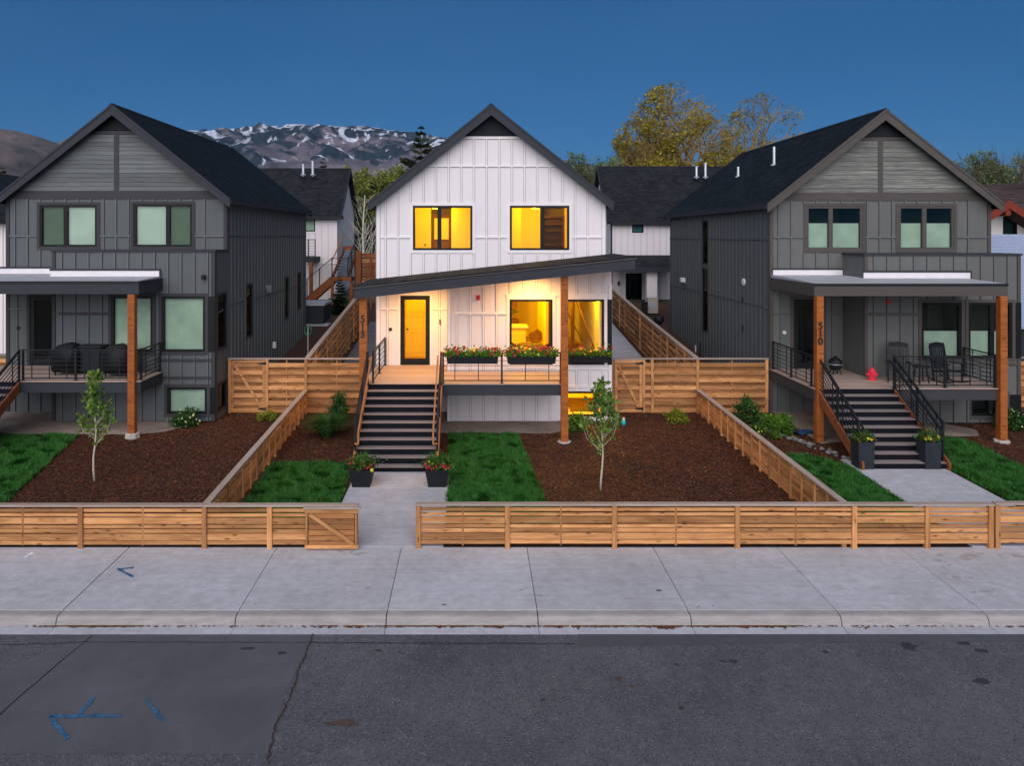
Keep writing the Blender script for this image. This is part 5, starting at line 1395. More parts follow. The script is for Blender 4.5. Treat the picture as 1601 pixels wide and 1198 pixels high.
flowerbox(PX(698, 22.3), PX(779, 22.3), 22.27, PZ(568, 22.3), 'black flower box on the porch railing nearest the stairs, red flowers at both ends', 1, [('red_flowers', fr3, [.1, .2, .25, .5, .82, .88], 13), ('yellow_flowers', fy, [.05, .55, .6, .95, .35], 6)])
flowerbox(PX(792, 22.3), PX(869, 22.3), 22.27, PZ(568, 22.3), 'middle black flower box on the porch railing left of the cedar post', 2, [('red_flowers', fr3, [.1, .2, .35, .65, .75, .85], 13), ('yellow_flowers', fy, [.05, .45, .5, .3, .95], 5)])
flowerbox(PX(888, 24.2), PX(953, 24.2), 24.24, PZ(567, 24.2), 'black flower box under the bay window right of the cedar post', 3, [('red_flowers', fr3, [.1, .2, .5, .85], 11), ('yellow_flowers', fy, [.3, .55, .7, .9], 5)])

# ---- planters
def planter(loc, label, seed, grp, r0, r1, h, mat, fl, grass=1.0):
    t = thing('planter', label, 'planter', loc, group=grp); x, y, z = loc
    m = MB().add([(x + a * r0, y + b * r0, z) for a, b in ((-1, -1), (1, -1), (1, 1), (-1, 1))] + [(x + a * r1, y + b * r1, z + h) for a, b in ((-1, -1), (1, -1), (1, 1), (-1, 1))]
                 + [(x + a * (r1 - .03), y + b * (r1 - .03), z + h) for a, b in ((-1, -1), (1, -1), (1, 1), (-1, 1))] + [(x + a * (r1 - .03), y + b * (r1 - .03), z + h - .06) for a, b in ((-1, -1), (1, -1), (1, 1), (-1, 1))],
                 [(0, 3, 2, 1), (0, 1, 5, 4), (1, 2, 6, 5), (2, 3, 7, 6), (3, 0, 4, 7), (4, 5, 9, 8), (5, 6, 10, 9), (6, 7, 11, 10), (7, 4, 8, 11), (8, 9, 13, 12), (9, 10, 14, 13), (10, 11, 15, 14), (11, 8, 12, 15), (12, 13, 14, 15)])
    m.build('pot', mat, t)
    rs = np.random.RandomState(seed); k = int(900 * grass)
    P = np.stack([x + rs.normal(0, r1 * .55, k), y + rs.normal(0, r1 * .55, k), z + h + np.abs(rs.normal(0, .09, k))], 1)
    V, F = leafcloud(P, .3, .08, rs); npmesh('foliage', V, F, M['leaf_shrub'], t, attr=rs.rand(len(F)))
    k = int(320 * grass); a = rs.uniform(0, 6.28, k); rr = rs.rand(k) * r1 * .6; L = rs.uniform(.18, .40, k); ln = rs.uniform(.1, .9, k)
    B = np.stack([x + np.cos(a) * rr, y + np.sin(a) * rr, np.full(k, z + h - .02)], 1); dr = np.stack([np.cos(a) * ln, np.sin(a) * ln, np.ones(k)], 1); sd = np.stack([-np.sin(a), np.cos(a), np.zeros(k)], 1) * .008
    V = np.stack([B - sd, B + sd, B + dr * L[:, None]], 1).reshape(-1, 3); npmesh('grass_spikes', V, np.arange(3 * k).reshape(-1, 3), M['leaf_bright'], t, attr=rs.rand(k))
    for nm, mat_, n_ in fl:
        C = np.stack([x + rs.uniform(-r1, r1, n_) * 1.05, y - r1 * rs.uniform(-.4, 1.1, n_), z + h + rs.uniform(.0, .16, n_)], 1)
        V, F = blossoms(C, .04 if nm == 'red_flowers' else .045, rs); npmesh(nm, V, F, mat_, t, attr=rs.rand(len(F)))
g1_ = 'black planters at the foot of the white house stairs'
planter((PX(566, 18.6), 18.65, gz(0, 18.6) + .04), 'black tapered planter with red and yellow flowers left of the middle stairs', 11, g1_, .22, .30, .45, M['pot'], [('red_flowers', fr3, 44), ('yellow_flowers', fy, 12)])
planter((PX(684, 18.6), 18.65, gz(0, 18.6) + .04), 'black tapered planter with red and yellow flowers right of the middle stairs, by the lawn', 12, g1_, .22, .30, .45, M['pot'], [('red_flowers', fr3, 40), ('yellow_flowers', fy, 12)])
g2_ = 'tall slate planters at the foot of the grey house stairs'
planter((PX(1347, 20.0), 19.95, gz(0, 20) + .04), 'tall slate planter standing left of the steps of house 510', 13, g2_, .20, .22, .72, M['slate_pot'], [('red_flowers', fr3, 10), ('yellow_flowers', fy, 12)], .5)
planter((PX(1450, 20.0), 19.95, gz(0, 20) + .04), 'tall slate planter standing right of the steps of house 510', 14, g2_, .20, .22, .72, M['slate_pot'], [('red_flowers', fr3, 8), ('yellow_flowers', fy, 12)], .5)

# ---- porch furniture
zdL, zdR = 1.93, 1.80
def grill(x0, x1, y, z, label):
    t = thing('covered_grill', label, 'grill', ((x0 + x1) / 2, y, z), group='grills on the left porch')
    m = MB(); hw = .30
    prof = [(x0 + .02, z + .10), (x1 - .02, z + .10), (x1, z + .75), (x1 - .10, z + .93), (x1 - .35, z + 1.0), (x0 + .35, z + 1.02), (x0 + .12, z + .93), (x0, z + .72)]
    m.prism_xz(prof, y - hw, y + hw)
    import bmesh
    me = m.mesh('cover', M['cover']); bm = bmesh.new(); bm.from_mesh(me); bmesh.ops.bevel(bm, geom=bm.edges[:], offset=.06, segments=2, affect='EDGES')
    bmesh.ops.subdivide_edges(bm, edges=bm.edges[:], cuts=2, use_grid_fill=True)
    for v in bm.verts: v.co += Vector((.02, .03, .012)) * mnoise.noise(v.co * 4.5)
    bm.to_mesh(me); bm.free(); me.polygons.foreach_set("use_smooth", [True] * len(me.polygons)); place('cover', me, t)
    for xx in (x0 + .12, x1 - .12):
        for yy in (y - .2, y + .2): MB().box(xx - .02, xx + .02, yy - .02, yy + .02, z, z + .12).build('leg', M['metal'], t)
grill(PX(86, 23.9), PX(127, 23.9), 23.9, zdL, 'grill under a black cover beside the glass door on the left porch')
grill(PX(164, 23.6), PX(208, 23.6), 23.6, zdL, 'grill under a black cover beside the cedar post on the left porch')
t = thing('storage_cabinet', 'low black cabinet standing between the two covered grills', 'cabinet', (PX(145, 24.1), 24.1, zdL))
cx0, cx1 = PX(130, 24.1), PX(163, 24.1)
MB().box(cx0, cx1, 23.85, 24.3, zdL + .06, zdL + .86).build('body', M['cover'], t); MB().box(cx0 - .03, cx1 + .03, 23.82, 24.33, zdL + .862, zdL + .92).build('top', M['metal'], t)
for a, b_ in ((cx0 + .03, (cx0 + cx1) / 2 - .01), ((cx0 + cx1) / 2 + .01, cx1 - .03)): MB().box(a, b_, 23.83, 23.848, zdL + .1, zdL + .82).build('door', M['metal'], t)
for xx in (cx0 + .06, cx1 - .06):
    for yy in (23.9, 24.24): MB().box(xx - .02, xx + .02, yy - .02, yy + .02, zdL, zdL + .058).build('leg', M['metal'], t)

def rocker():
    t = thing('rocking_chair', 'black slatted rocking chair', 'rocking chair', (0, 0, 0), group='rocking chairs on the right porch'); K = M['metal']
    for s in (-1, 1):
        x = s * .29
        arc = [(x, -.52 + .13 * i, .02 + .11 * ((i - 4) / 4.0) ** 2) for i in range(9)]
        MB().tube(arc, .022, 6).build('rocker', K, t)
        MB().bar((x, -.24, .03), (x, -.24, .60), .04, .04, (0, 1, 0)).build('leg', K, t)
        MB().bar((x, .24, .03), (x * .93, .42, 1.12), .04, .045, (0, 1, 0)).build('back_post', K, t)
        MB().box(x - .06, x + .06, -.32, .30, .60, .63).build('armrest', K, t)
        MB().bar((x, -.24, .36), (x, .28, .33), .035, .05).build('seat_rail', K, t)
    for i in range(8):
        y = -.25 + .07 * i; MB().bar((-.28, y, .41 - .01 * i), (.28, y, .41 - .01 * i), .055, .016).build('seat_slat', K, t)
    for i in range(7):
        x = -.21 + .07 * i; MB().bar((x, .27, .38), (x, .41, 1.08), .05, .014, (0, 1, 0)).build('back_slat', K, t)
    MB().prism_xz([(-.29, 1.06), (.29, 1.06), (.27, 1.18), (0, 1.22), (-.27, 1.18)], .40, .44).build('head_rail', K, t)
    return t
rk = rocker(); rk.location = (PX(1405, 23.3), 23.3, zdR); rk.rotation_euler = (0, 0, R(-28)); rk['label'] = 'black rocking chair turned beside the steps, left of the small table'
dup(rk, (PX(1482, 23.2), 23.2, zdR), R(14), 'black rocking chair facing the street under the bay window, right of the small table')
t = thing('side_table', 'small round black slatted table between the two rocking chairs', 'side table', (PX(1440, 23.2), 23.2, zdR)); tx, ty = PX(1440, 23.2), 23.2
MB().lathe(tx, ty, [(.25, zdR + .50), (.25, zdR + .53)], 20).build('table_top', M['metal'], t)
for k in range(4): a = .78 + 1.57 * k; MB().bar((tx + math.cos(a) * .22, ty + math.sin(a) * .22, zdR), (tx + math.cos(a) * .15, ty + math.sin(a) * .15, zdR + .5), .03, .03, (0, 1, 0)).build('leg', M['metal'], t)
hx, hy = PX(1355.5, 23.9), 23.6
t = thing('fire_hydrant', 'bright red decorative fire hydrant standing on the grey porch', 'fire hydrant', (hx, hy, zdR))
MB().lathe(hx, hy, [(.15, zdR), (.15, zdR + 0.029), (.105, zdR + 0.042), (.10, zdR + 0.235), (.125, zdR + 0.244), (.125, zdR + 0.265), (.10, zdR + 0.277)], 18).build('barrel', M['hydrant'], t, smooth=False)
MB().lathe(hx, hy, [(.115, zdR + 0.278), (.11, zdR + 0.311), (.08, zdR + 0.353), (.035, zdR + 0.374), (.03, zdR + 0.403), (.0, zdR + 0.407)], 18).build('bonnet', M['hydrant'], t)
for ax, r_, L_ in (((1, 0, 0), .05, .16), ((-1, 0, 0), .05, .16), ((0, -1, 0), .065, .15)):
    m = MB(); lathe_h(m, (hx, hy, zdR + 0.185), ax, [(r_ * .85, .06), (r_ * .85, L_ - .03), (r_ * 1.1, L_ - .028), (r_ * 1.1, L_), (r_ * .4, L_ + .01), (r_ * .4, L_ + .03)]); m.build('nozzle_cap', M['hydrant'], t)
kx, ky = PX(1306, 24.6), 24.6
t = thing('kamado_grill', 'round black egg shaped grill in the dark porch corner', 'grill', (kx, ky, zdR))
MB().lathe(kx, ky, [(0.112, zdR + 0.136), (0.176, zdR + 0.186), (0.216, zdR + 0.298), (0.220, zdR + 0.341)], 20).build('base', M['pot'], t, smooth=True)
MB().lathe(kx, ky, [(0.228, zdR + 0.342), (0.224, zdR + 0.372), (0.200, zdR + 0.459), (0.120, zdR + 0.533), (0.056, zdR + 0.558), (0.056, zdR + 0.601), (0.000, zdR + 0.608)], 20).build('lid', M['pot'], t, smooth=True)
m = MB(); lathe_h(m, (kx, ky, zdR + 0.332), (0, 0, 1), [(.235, 0), (.235, .02)], 20); m.build('hinge_band', M['vent'], t)
for k in range(4): a = .78 + 1.57 * k; MB().bar((kx + math.cos(a) * .2, ky + math.sin(a) * .2, zdR), (kx + math.cos(a) * .13, ky + math.sin(a) * .13, zdR + 0.186), .03, .03, (0, 1, 0)).build('leg', M['metal'], t)

# ================================================================== FENCES
FN, FD, CP = M['fence'], M['fence_dark'], M['cap']
SLATS = [(.775, .075), (.675, .07), (.555, .135), (.435, .07), (.345, .085), (.222, .135), (.105, .085)]   # centre height, board height
def slat_fence(f, pts, ztop, y=15.12, cap=True, first=True, last=True):
    """street fence along x; pts are post positions"""
    for i, (a, b) in enumerate(zip(pts, pts[1:])):
        for zc, h in SLATS:
            zc2 = zc + ztop - .90 + rnd.uniform(-.004, .004); j = rnd.uniform(-.003, .003)
            board(f, 'slat', (a + .052, y + j, zc2), (b - .052, y + j, zc2 + rnd.uniform(-.004, .004)), h - .007, .022, FN)
        mid = (a + b) / 2
        if b - a > 1.6: board(f, 'stile', (mid, y + .030, .05), (mid, y + .030, ztop - .05), .035, .09, FD)
        for k in range(2): pass
    for p in pts: board(f, 'post', (p, y - .0, -.02), (p, y - .0, ztop - .042), .1, .10, FN, cham=.006)
    cuts = pts[::2] if (len(pts) % 2) else pts[::2] + [pts[-1]]
    if cap:
        for i, (a, b) in enumerate(zip(cuts, cuts[1:])):
            board(f, 'cap_rail', (a - (.06 if i == 0 else -.002), y, ztop - .02), (b + (.06 if i == len(cuts) - 2 else -.002), y, ztop - .02), .038, .15, CP, cham=.004)
left_posts = [-15.2, -12.85, -10.45, -8.06, -5.52, -4.18, -2.42]
f = thing('wooden_fence', 'low slat fence along the sidewalk left of the garden path', 'fence', (-8.0, 15.12, 0))
slat_fence(f, left_posts, .90)
f = thing('wooden_fence', 'long low horizontal slat fence along the sidewalk right of the garden path', 'fence', (5.0, 15.12, 0))
slat_fence(f, [-1.13, .70, 2.90, 5.42, 7.82, 9.32, 10.62], .92)
f = thing('wooden_fence', 'low slat fence along the sidewalk at the far right edge, beyond the doubled post', 'fence', (12.0, 15.12, 0))
slat_fence(f, [10.76, 13.1, 15.4, 17.6], .94)
# gate folded back in front of the left fence
g = thing('wooden_gate', 'small framed wooden gate with one diagonal brace standing open by the sidewalk', 'gate', (-2.93, 15.0, 0))
ga, gb, gy = PX(477, 15.0), PX(560, 15.0), 14.99
for zc in (.075, .80): board(g, 'frame_rail', (ga, gy, zc), (gb, gy, zc), .075, .035, FN)
for x in (ga + .04, gb - .04): board(g, 'frame_stile', (x, gy, .114), (x, gy, .762), .035, .075, FN)
for k, (zc, h) in enumerate([(.70, .1), (.59, .1), (.475, .1), (.36, .1), (.245, .1), (.15, .06)]): board(g, 'slat', (ga + .08, gy + .008, zc), (gb - .08, gy + .008, zc), h, .018, FD)
board(g, 'brace', (ga + .09, gy - .022, .75), (gb - .09, gy - .022, .13), .08, .02, FN)
board(g, 'cap_rail', (ga - .03, gy + .02, .865), (gb + .04, gy + .02, .865), .04, .09, CP)

def divider(f, P0, P1, n, h0, h1, side):
    """low fence running back from the street; visible face is on `side` (+1 = towards +x)"""
    P0, P1 = Vector(P0), Vector(P1)
    def pt(t): x = lerp(P0.x, P1.x, t); y = lerp(P0.y, P1.y, t); return Vector((x, y, lump(x, y) * .6 + gz(x, y) * .4))
    tops = lambda t: lerp(h0, h1, t)
    for i in range(n):
        a, b = pt(i / n), pt((i + 1) / n); za, zb_ = tops(i / n), tops((i + 1) / n); ga_, gb_ = gz(a.x, a.y), gz(b.x, b.y)
        for zc, h in SLATS:
            fr_ = zc / .9
            A_ = Vector((a.x, a.y + .045, lerp(ga_, za, fr_))); B_ = Vector((b.x, b.y - .045, lerp(gb_, zb_, fr_)))
            board(f, 'slat', A_, B_, h * .98, .022, FN)
        for t in ((i + .5) / n,):
            q = pt(t); board(f, 'stile', (q.x + side * .024, q.y, gz(q.x, q.y) - .02), (q.x + side * .024, q.y, tops(t) - .045), .06, .022, FN)
    for i in range(n + 1):
        q = pt(i / n); board(f, 'post', (q.x, q.y, gz(q.x, q.y) - .05), (q.x, q.y, tops(i / n) - .045), .09, .09, FN, cham=.005)
    for i in range(0, n, 2):
        j = min(n, i + 2); a, b = pt(i / n), pt(j / n)
        board(f, 'cap_rail', (a.x, a.y + .003, tops(i / n) - .02), (b.x, b.y - .003, tops(j / n) - .02), .038, .15, CP, cham=.004)
f = thing('wooden_fence', 'low slat fence running back from the street left of the small lawn', 'fence', (-5.6, 20, 0))
divider(f, (-5.52, 15.22), (-5.79, 25.42), 8, .90, 1.12, 1)
f = thing('wooden_fence', 'low slat fence running back from the street right of the middle mulch bed', 'fence', (7.7, 20, 0))
divider(f, (7.66, 15.22), (7.78, 25.5), 8, .92, 1.12, -1)

def shadow_bay(f, a, b, y, z0, z1, n=7, stile=True):
    """privacy fence bay: boards alternate between front and back"""
    pitch = (z1 - z0 - .06) / n
    for k in range(n):
        zc = z0 + .09 + pitch * k
        board(f, 'board', (a, y, zc + rnd.uniform(-.005, .005)), (b, y, zc + rnd.uniform(-.005, .005)), .145, .022, FN)
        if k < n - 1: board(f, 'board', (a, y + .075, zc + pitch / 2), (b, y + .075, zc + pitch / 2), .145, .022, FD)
    if stile: board(f, 'stile', ((a + b) / 2, y + .037, z0), ((a + b) / 2, y + .037, z1 - .04), .048, .06, FD)
def cross(f, posts, y, z0, z1, gate=None, n=7):
    for i, (a, b) in enumerate(zip(posts, posts[1:])):
        if gate is not None and i == gate:
            g = MB(); g.box(a + .06, a + .15, y - .035, y - .012, z0 + .04, z1 - .06); g.box(b - .15, b - .06, y - .035, y - .012, z0 + .04, z1 - .06)
            g.box(a + .15, b - .15, y - .035, y - .012, z0 + .04, z0 + .13); g.box(a + .15, b - .15, y - .035, y - .012, z1 - .15, z1 - .06)
            g = g.build('gate', FN, f)
            pitch = (z1 - z0 - .06) / n
            for k in range(n):
                zc = z0 + .09 + pitch * k; MB().box(a + .06, b - .06, y - .010, y + .012, zc - .07, zc + .07).build('board', FN, g)
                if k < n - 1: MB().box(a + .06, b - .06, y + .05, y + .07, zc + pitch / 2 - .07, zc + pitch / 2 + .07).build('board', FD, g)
            MB().bar((a + .16, y - .022, z1 - .2), (b - .18, y - .022, z0 + .22), .03, .09).build('brace', FN, g)
            for zz in (z0 + .16, z1 - .17):
                MB().prism_xz([(b - .02, zz + .05), (b - .02, zz - .05), (b - .30, zz - .012), (b - .30, zz + .012)] if True else [], y - .050, y - .038).build('strap_hinge', M['metal'], g)
        else: shadow_bay(f, a + .05, b - .05, y, z0, z1, n, b - a > 1.2)
    for p in posts: board(f, 'post', (p, y + .02, z0 - .1), (p, y + .02, z1 - .035), .10, .12, FN, cham=.005)
    board(f, 'cap_rail', (posts[0] - .06, y + .03, z1 - .017), (posts[-1] + .06, y + .03, z1 - .017), .034, .17, CP)
f = thing('privacy_fence', 'tall shadowbox fence with a gate between the left grey house and the white house', 'fence', (-6, 25.5, .28))
cross(f, [-8.44, -7.15, -5.80, -3.66], 25.5, .27, 2.18, gate=0)
f = thing('privacy_fence', 'tall shadowbox fence with a gate between the white house and house 510', 'fence', (7.5, 25.6, .28))
cross(f, [4.86, 5.92, 6.22, 7.80, 10.20], 25.58, .26, 2.17, gate=0)
def back_fence(f, X, y0, y1, n, top, side):
    for i in range(n):
        a = lerp(y0, y1, i / n); b = lerp(y0, y1, (i + 1) / n); za, zb_ = top(a), top(b)
        for k in range(7):
            for s_, off, nm in ((1, 0, FN), (-1, .135, FD)):
                if s_ < 0 and k == 6: continue
                d = 1.78 - .262 * k - off; 
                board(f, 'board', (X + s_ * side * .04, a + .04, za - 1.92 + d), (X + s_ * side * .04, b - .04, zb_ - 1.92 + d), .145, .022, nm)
        m_ = (a + b) / 2; board(f, 'stile', (X + side * .058, m_, top(m_) - 1.9), (X + side * .058, m_, top(m_) - .04), .07, .02, FN)
    for i in range(n + 1):
        a = lerp(y0, y1, i / n); board(f, 'post', (X, a, top(a) - 2.0), (X, a, top(a) - .035), .10, .1, FN)
    for i in range(n):
        a = lerp(y0, y1, i / n); b = lerp(y0, y1, (i + 1) / n); board(f, 'cap_rail', (X, a, top(a) - .017), (X, b, top(b) - .017), .034, .17, CP)
tL = lambda y: 2.17 + .113 * (y - 25.6); tR = lambda y: 2.17 + .075 * (y - 25.6) + .0006 * (y - 25.6) ** 2
f = thing('privacy_fence', 'tall fence climbing back along the left side yard of the white house', 'fence', (-5.8, 30, .5)); back_fence(f, -5.80, 25.75, 38.5, 6, tL, 1)
f = thing('privacy_fence', 'tall fence climbing back along the right side yard of the white house', 'fence', (7.8, 30, .5)); back_fence(f, 7.80, 25.75, 42.5, 7, tR, -1)
# board walk and slabs in the side yards
w_ = struct(MB().box(-5.5, -3.5, 26.2, 41, -.3, .05).build('boardwalk', M['void']))
y = 26.2
while y < 40: MB().prism_yz([(y, gz(0, y) + .0), (y + .19, gz(0, y + .19) + .0), (y + .19, gz(0, y + .19) + .06), (y, gz(0, y) + .06)], -5.6, -3.4).build('deck_board', M['deck_side'], w_); y += .205
w_ = struct(MB().box(5.0, 7.3, 26.2, 40, -.3, .05).build('side_path', M['void']))
y = 26.1
while y < 42: MB().prism_yz([(y, gz(0, y) + .0), (y + .86, gz(0, y + .86) + .0), (y + .86, gz(0, y + .86) + .06), (y, gz(0, y) + .06)], 5.0, 7.5).build('slab', M['concrete'], w_); y += .9
w_ = struct(MB().box(-8, -6.6, 27, 28, -.3, .05).build('stepping_path', M['void']))
for k in range(3): MB().box(-8.2 + .1 * k, -6.9 + .1 * k, 28.6 + .55 * k, 29.05 + .55 * k, gz(0, 28.6) - .1, gz(0, 29 + .55 * k) + .12 + .05 * k).build('step_stone', M['concrete'], w_)
# rocks beside house 510
for i in range(26):
    t_ = i / 25; x = lerp(9.3, 10.6, t_) + rnd.uniform(-.14, .14); y = lerp(23.2, 20.6, t_) + rnd.uniform(-.12, .12); s_ = rnd.uniform(.045, .12)
    m = MB().lathe(0, 0, [(s_ * .5, -.3 * s_), (s_, .1 * s_), (s_ * .8, .5 * s_), (s_ * .2, .75 * s_)], 7, 1, rnd.uniform(.6, .95)); m.v = [tuple(Vector(v) + Vector((.12, .12, .12)) * s_ * mnoise.noise(Vector(v) * 9 + Vector((i, 0, 0))) * 2) for v in m.v]
    o = place('river_stone', m.mesh('river_stone', M['stone']), None, (x, y, lump(x, y) + .03), (0, 0, rnd.uniform(0, 3))); tag(o, 'grey river stone in the row of stones edging the bed beside house 510', 'stone', 'river stones beside house 510')
m = MB(); m.add([(9.9 + .1 * i, 22.9 + .15 * math.sin(i * 1.3) + .2 * j, lump(10, 22.9) + .04 + .06 * abs(math.sin(i * 2.1 + j * 1.7))) for j in range(3) for i in range(10)], [(j * 10 + i, j * 10 + i + 1, (j + 1) * 10 + i + 1, (j + 1) * 10 + i) for j in range(2) for i in range(9)])
o = m.build('tarp', M['tarp'], None, smooth=True, fix=False); tag(o, 'crumpled dark blue tarp behind the shrubs beside house 510', 'tarp')

# ================================================================== PLANTS
def shrub(loc, label, seed, rx, rz_, mat, n=1500, leaf=.07, width=.35, flowers=0, fmat=None, spiky=False, cat='shrub', name='shrub', group=None):
    x, y, z = loc; t = thing(name, label, cat, loc, group=group); rs = np.random.RandomState(seed)
    m = MB()
    for k in range(9):
        a = rs.uniform(0, 6.28); m.tube([(x, y, z - .03), (x + math.cos(a) * rx * .35, y + math.sin(a) * rx * .35, z + rz_ * .6), (x + math.cos(a) * rx * .6, y + math.sin(a) * rx * .6, z + rz_ * 1.1)], [.012, .008, .004], 4)
    m.build('stems', M['bark'], t)
    if spiky:
        k = n; a = rs.uniform(0, 6.28, k); L = rz_ * 2.0 * rs.uniform(.55, 1.1, k); ln = rs.uniform(.05, 1.0, k) ** .7 * rx / rz_ * .95
        r0 = rs.rand(k) * rx * .3; B = np.stack([x + np.cos(a) * r0, y + np.sin(a) * r0, np.full(k, z)], 1)
        out = np.stack([np.cos(a), np.sin(a), np.zeros(k)], 1); sd = np.stack([-np.sin(a), np.cos(a), np.zeros(k)], 1) * .009
        Mi = B + out * (ln * L * .45)[:, None] + np.array([0, 0, 1]) * (L * .62)[:, None]; T = B + out * (ln * L * 1.15)[:, None] + np.array([0, 0, 1]) * (L * (1 - ln * .35))[:, None]
        V = np.stack([B - sd, B + sd, Mi + sd * .8, Mi - sd * .8, Mi - sd * .8, Mi + sd * .8, T + sd * .1, T - sd * .1], 1).reshape(-1, 3)
        npmesh('foliage', V, np.arange(len(V)).reshape(-1, 4), mat, t, attr=np.repeat(rs.rand(k), 2))
    else:
        # leaf clumps at the twig ends give an uneven outline
        nc = 34; C = rs.normal(0, 1, (nc, 3)); C /= np.linalg.norm(C, axis=1)[:, None]; C *= (.45 + .5 * rs.rand(nc))[:, None]; C[:, 2] = np.abs(C[:, 2] * 1.0)
        C = C * np.array([rx, rx, rz_ * 1.7]) + np.array([x, y, z + rz_ * .15])
        idx = rs.randint(0, nc, n); P = C[idx] + rs.normal(0, 1, (n, 3)) * np.array([rx, rx, rz_]) * .17; P[:, 2] = np.maximum(P[:, 2], z)
        V, F = leafcloud(P, width, leaf, rs, .2); tone = np.clip(rs.rand(nc)[idx] * .6 + rs.rand(n) * .4, 0, 1)
        npmesh('foliage', V, F, mat, t, attr=tone)
    if flowers:
        a = rs.uniform(0, 6.28, flowers); e = rs.uniform(.2, 1.3, flowers)
        C = np.stack([x + np.cos(a) * np.cos(e) * rx * 1.05, y - np.abs(np.sin(a)) * np.cos(e) * rx, z + np.sin(e) * rz_ * 1.9], 1)
        V, F = blossoms(C, .028, rs); npmesh('flowers', V, F, fmat, t, attr=rs.rand(len(F)))
    return t
def gp(px, D): x = PX(px, D); return (x, D, lump(x, D))
shrub(gp(290, 23.8), 'dark green rounded shrub with small pale yellow flowers by the left cedar post footing', 21, .48, .32, M['leaf_shrub'], 1800, .07, .3, 16, M['flower_cream'])
shrub(gp(417, 24.6), 'low lime green shrub in front of the left privacy fence gate', 22, .38, .18, M['leaf_lime'], 1500, .055, .35)
shrub(gp(511, 22.7), 'spiky leaved green shrub in the bed left of the middle stairs', 23, .50, .40, M['leaf_shrub'], 1300, .1, .2, 0, None, True)
shrub(gp(531, 24.6), 'upright dark green shrub before the left privacy fence, beside the middle stairs', 24, .34, .52, M['leaf_shrub'], 1700, .08, .3)
shrub(gp(905, 23.5), 'green shrub with small yellow flowers below the glowing basement window', 25, .42, .30, M['leaf_bright'], 1500, .07, .3, 12, M['flower_yellow'])
shrub(gp(1055, 24.5), 'low lime green shrub in front of the right privacy fence', 26, .42, .20, M['leaf_lime'], 1700, .055, .35)
shrub(gp(1166, 24.4), 'dark green shrub in the corner of the right privacy fence by house 510', 27, .45, .46, M['leaf_shrub'], 1900, .08, .3)
shrub(gp(1216, 22.9), 'broad green shrub beside the corner post of house 510', 28, .60, .42, M['leaf_bright'], 2400, .08, .28)
shrub(gp(1183, 22.6), 'small dark shrub with yellow flowers behind the right divider fence', 29, .36, .22, M['leaf_shrub'], 1200, .07, .3, 14, M['flower_yellow'])
shrub(gp(1583, 23.6), 'dark green shrub with pale flowers at the far right edge beside the cedar post', 30, .46, .36, M['leaf_shrub'], 1700, .08, .3, 12, M['flower_cream'])
x = PX(476, 27.6); shrub((x, 27.6, gz(x, 27.6)), 'dark green low shrub behind the left privacy fence beside the grey house', 31, .62, .30, M['leaf_shrub'], 1900, .08, .3)

def young_tree(loc, h, label, seed, mat, cr=.55, c0=.34):
    x, y, z = loc; t = thing('young_tree', label, 'tree', loc); rs = np.random.RandomState(seed)
    T = [Vector((x + .03 * math.sin(k * 1.1 + seed), y + .02 * math.cos(k * 1.7), z - .05 + (h + .0) * k / 8)) for k in range(9)]
    tr = MB().tube(T, [.030 - .003 * k for k in range(9)], 7).build('trunk', M['cream_bark'], t, smooth=True)
    P = []; m = MB()
    for k in range(26):
        u = c0 + (1 - c0) * (k / 25) ** .9; p0 = T[0].lerp(T[-1], u); a = rs.uniform(0, 6.28); L = cr * (1.05 - .80 * (u - c0) / (1 - c0)) * rs.uniform(.7, 1.1); up_ = rs.uniform(.8, 1.5)
        p1 = p0 + Vector((math.cos(a) * L * .55, math.sin(a) * L * .55, L * .45 * up_)); p2 = p0 + Vector((math.cos(a) * L * .8, math.sin(a) * L * .8, L * 1.1 * up_))
        m.tube([p0, p1, p2], [.010, .006, .003], 4)
        for q in range(27):
            s_ = rs.rand() ** .7; pp = (p0.lerp(p1, s_ * 2) if s_ < .5 else p1.lerp(p2, s_ * 2 - 1)); P.append(tuple(pp + Vector(rs.normal(0, .045, 3))))
    m.build('branches', M['cream_bark'], t)
    P = np.array(P); V, F = leafcloud(P, .32, .12, rs, .2); npmesh('leaves', V, F, mat, t, attr=rs.rand(len(F)))
    return t
young_tree(gp(148, 18.9), 2.72, 'slim young tree with pale trunk in the left mulch bed', 41, M['leaf_young'], .52, .32)
young_tree(gp(941, 18.3), 2.62, 'slim young tree with white trunk in the middle mulch bed before the white house', 42, M['leaf_young'], .66, .36)
t = thing('solar_gnome', 'tiny teal and white garden figure standing in the mulch near the white house', 'garden ornament', (PX(975, 24.2), 24.2, lump(5, 24.2)))
gx, gy2, gz2 = PX(975, 24.0), 24.0, lump(5, 24.0)
MB().lathe(gx, gy2, [(.06, gz2), (.075, gz2 + .08), (.06, gz2 + .17)], 12).build('body', M['teal'], t, smooth=True)
MB().lathe(gx, gy2, [(.045, gz2 + .171), (.055, gz2 + .21), (.03, gz2 + .26)], 12).build('head', M['plastic_white'], t, smooth=True)
MB().lathe(gx, gy2, [(.05, gz2 + .262), (.0, gz2 + .31)], 10).build('cap', M['red'], t)

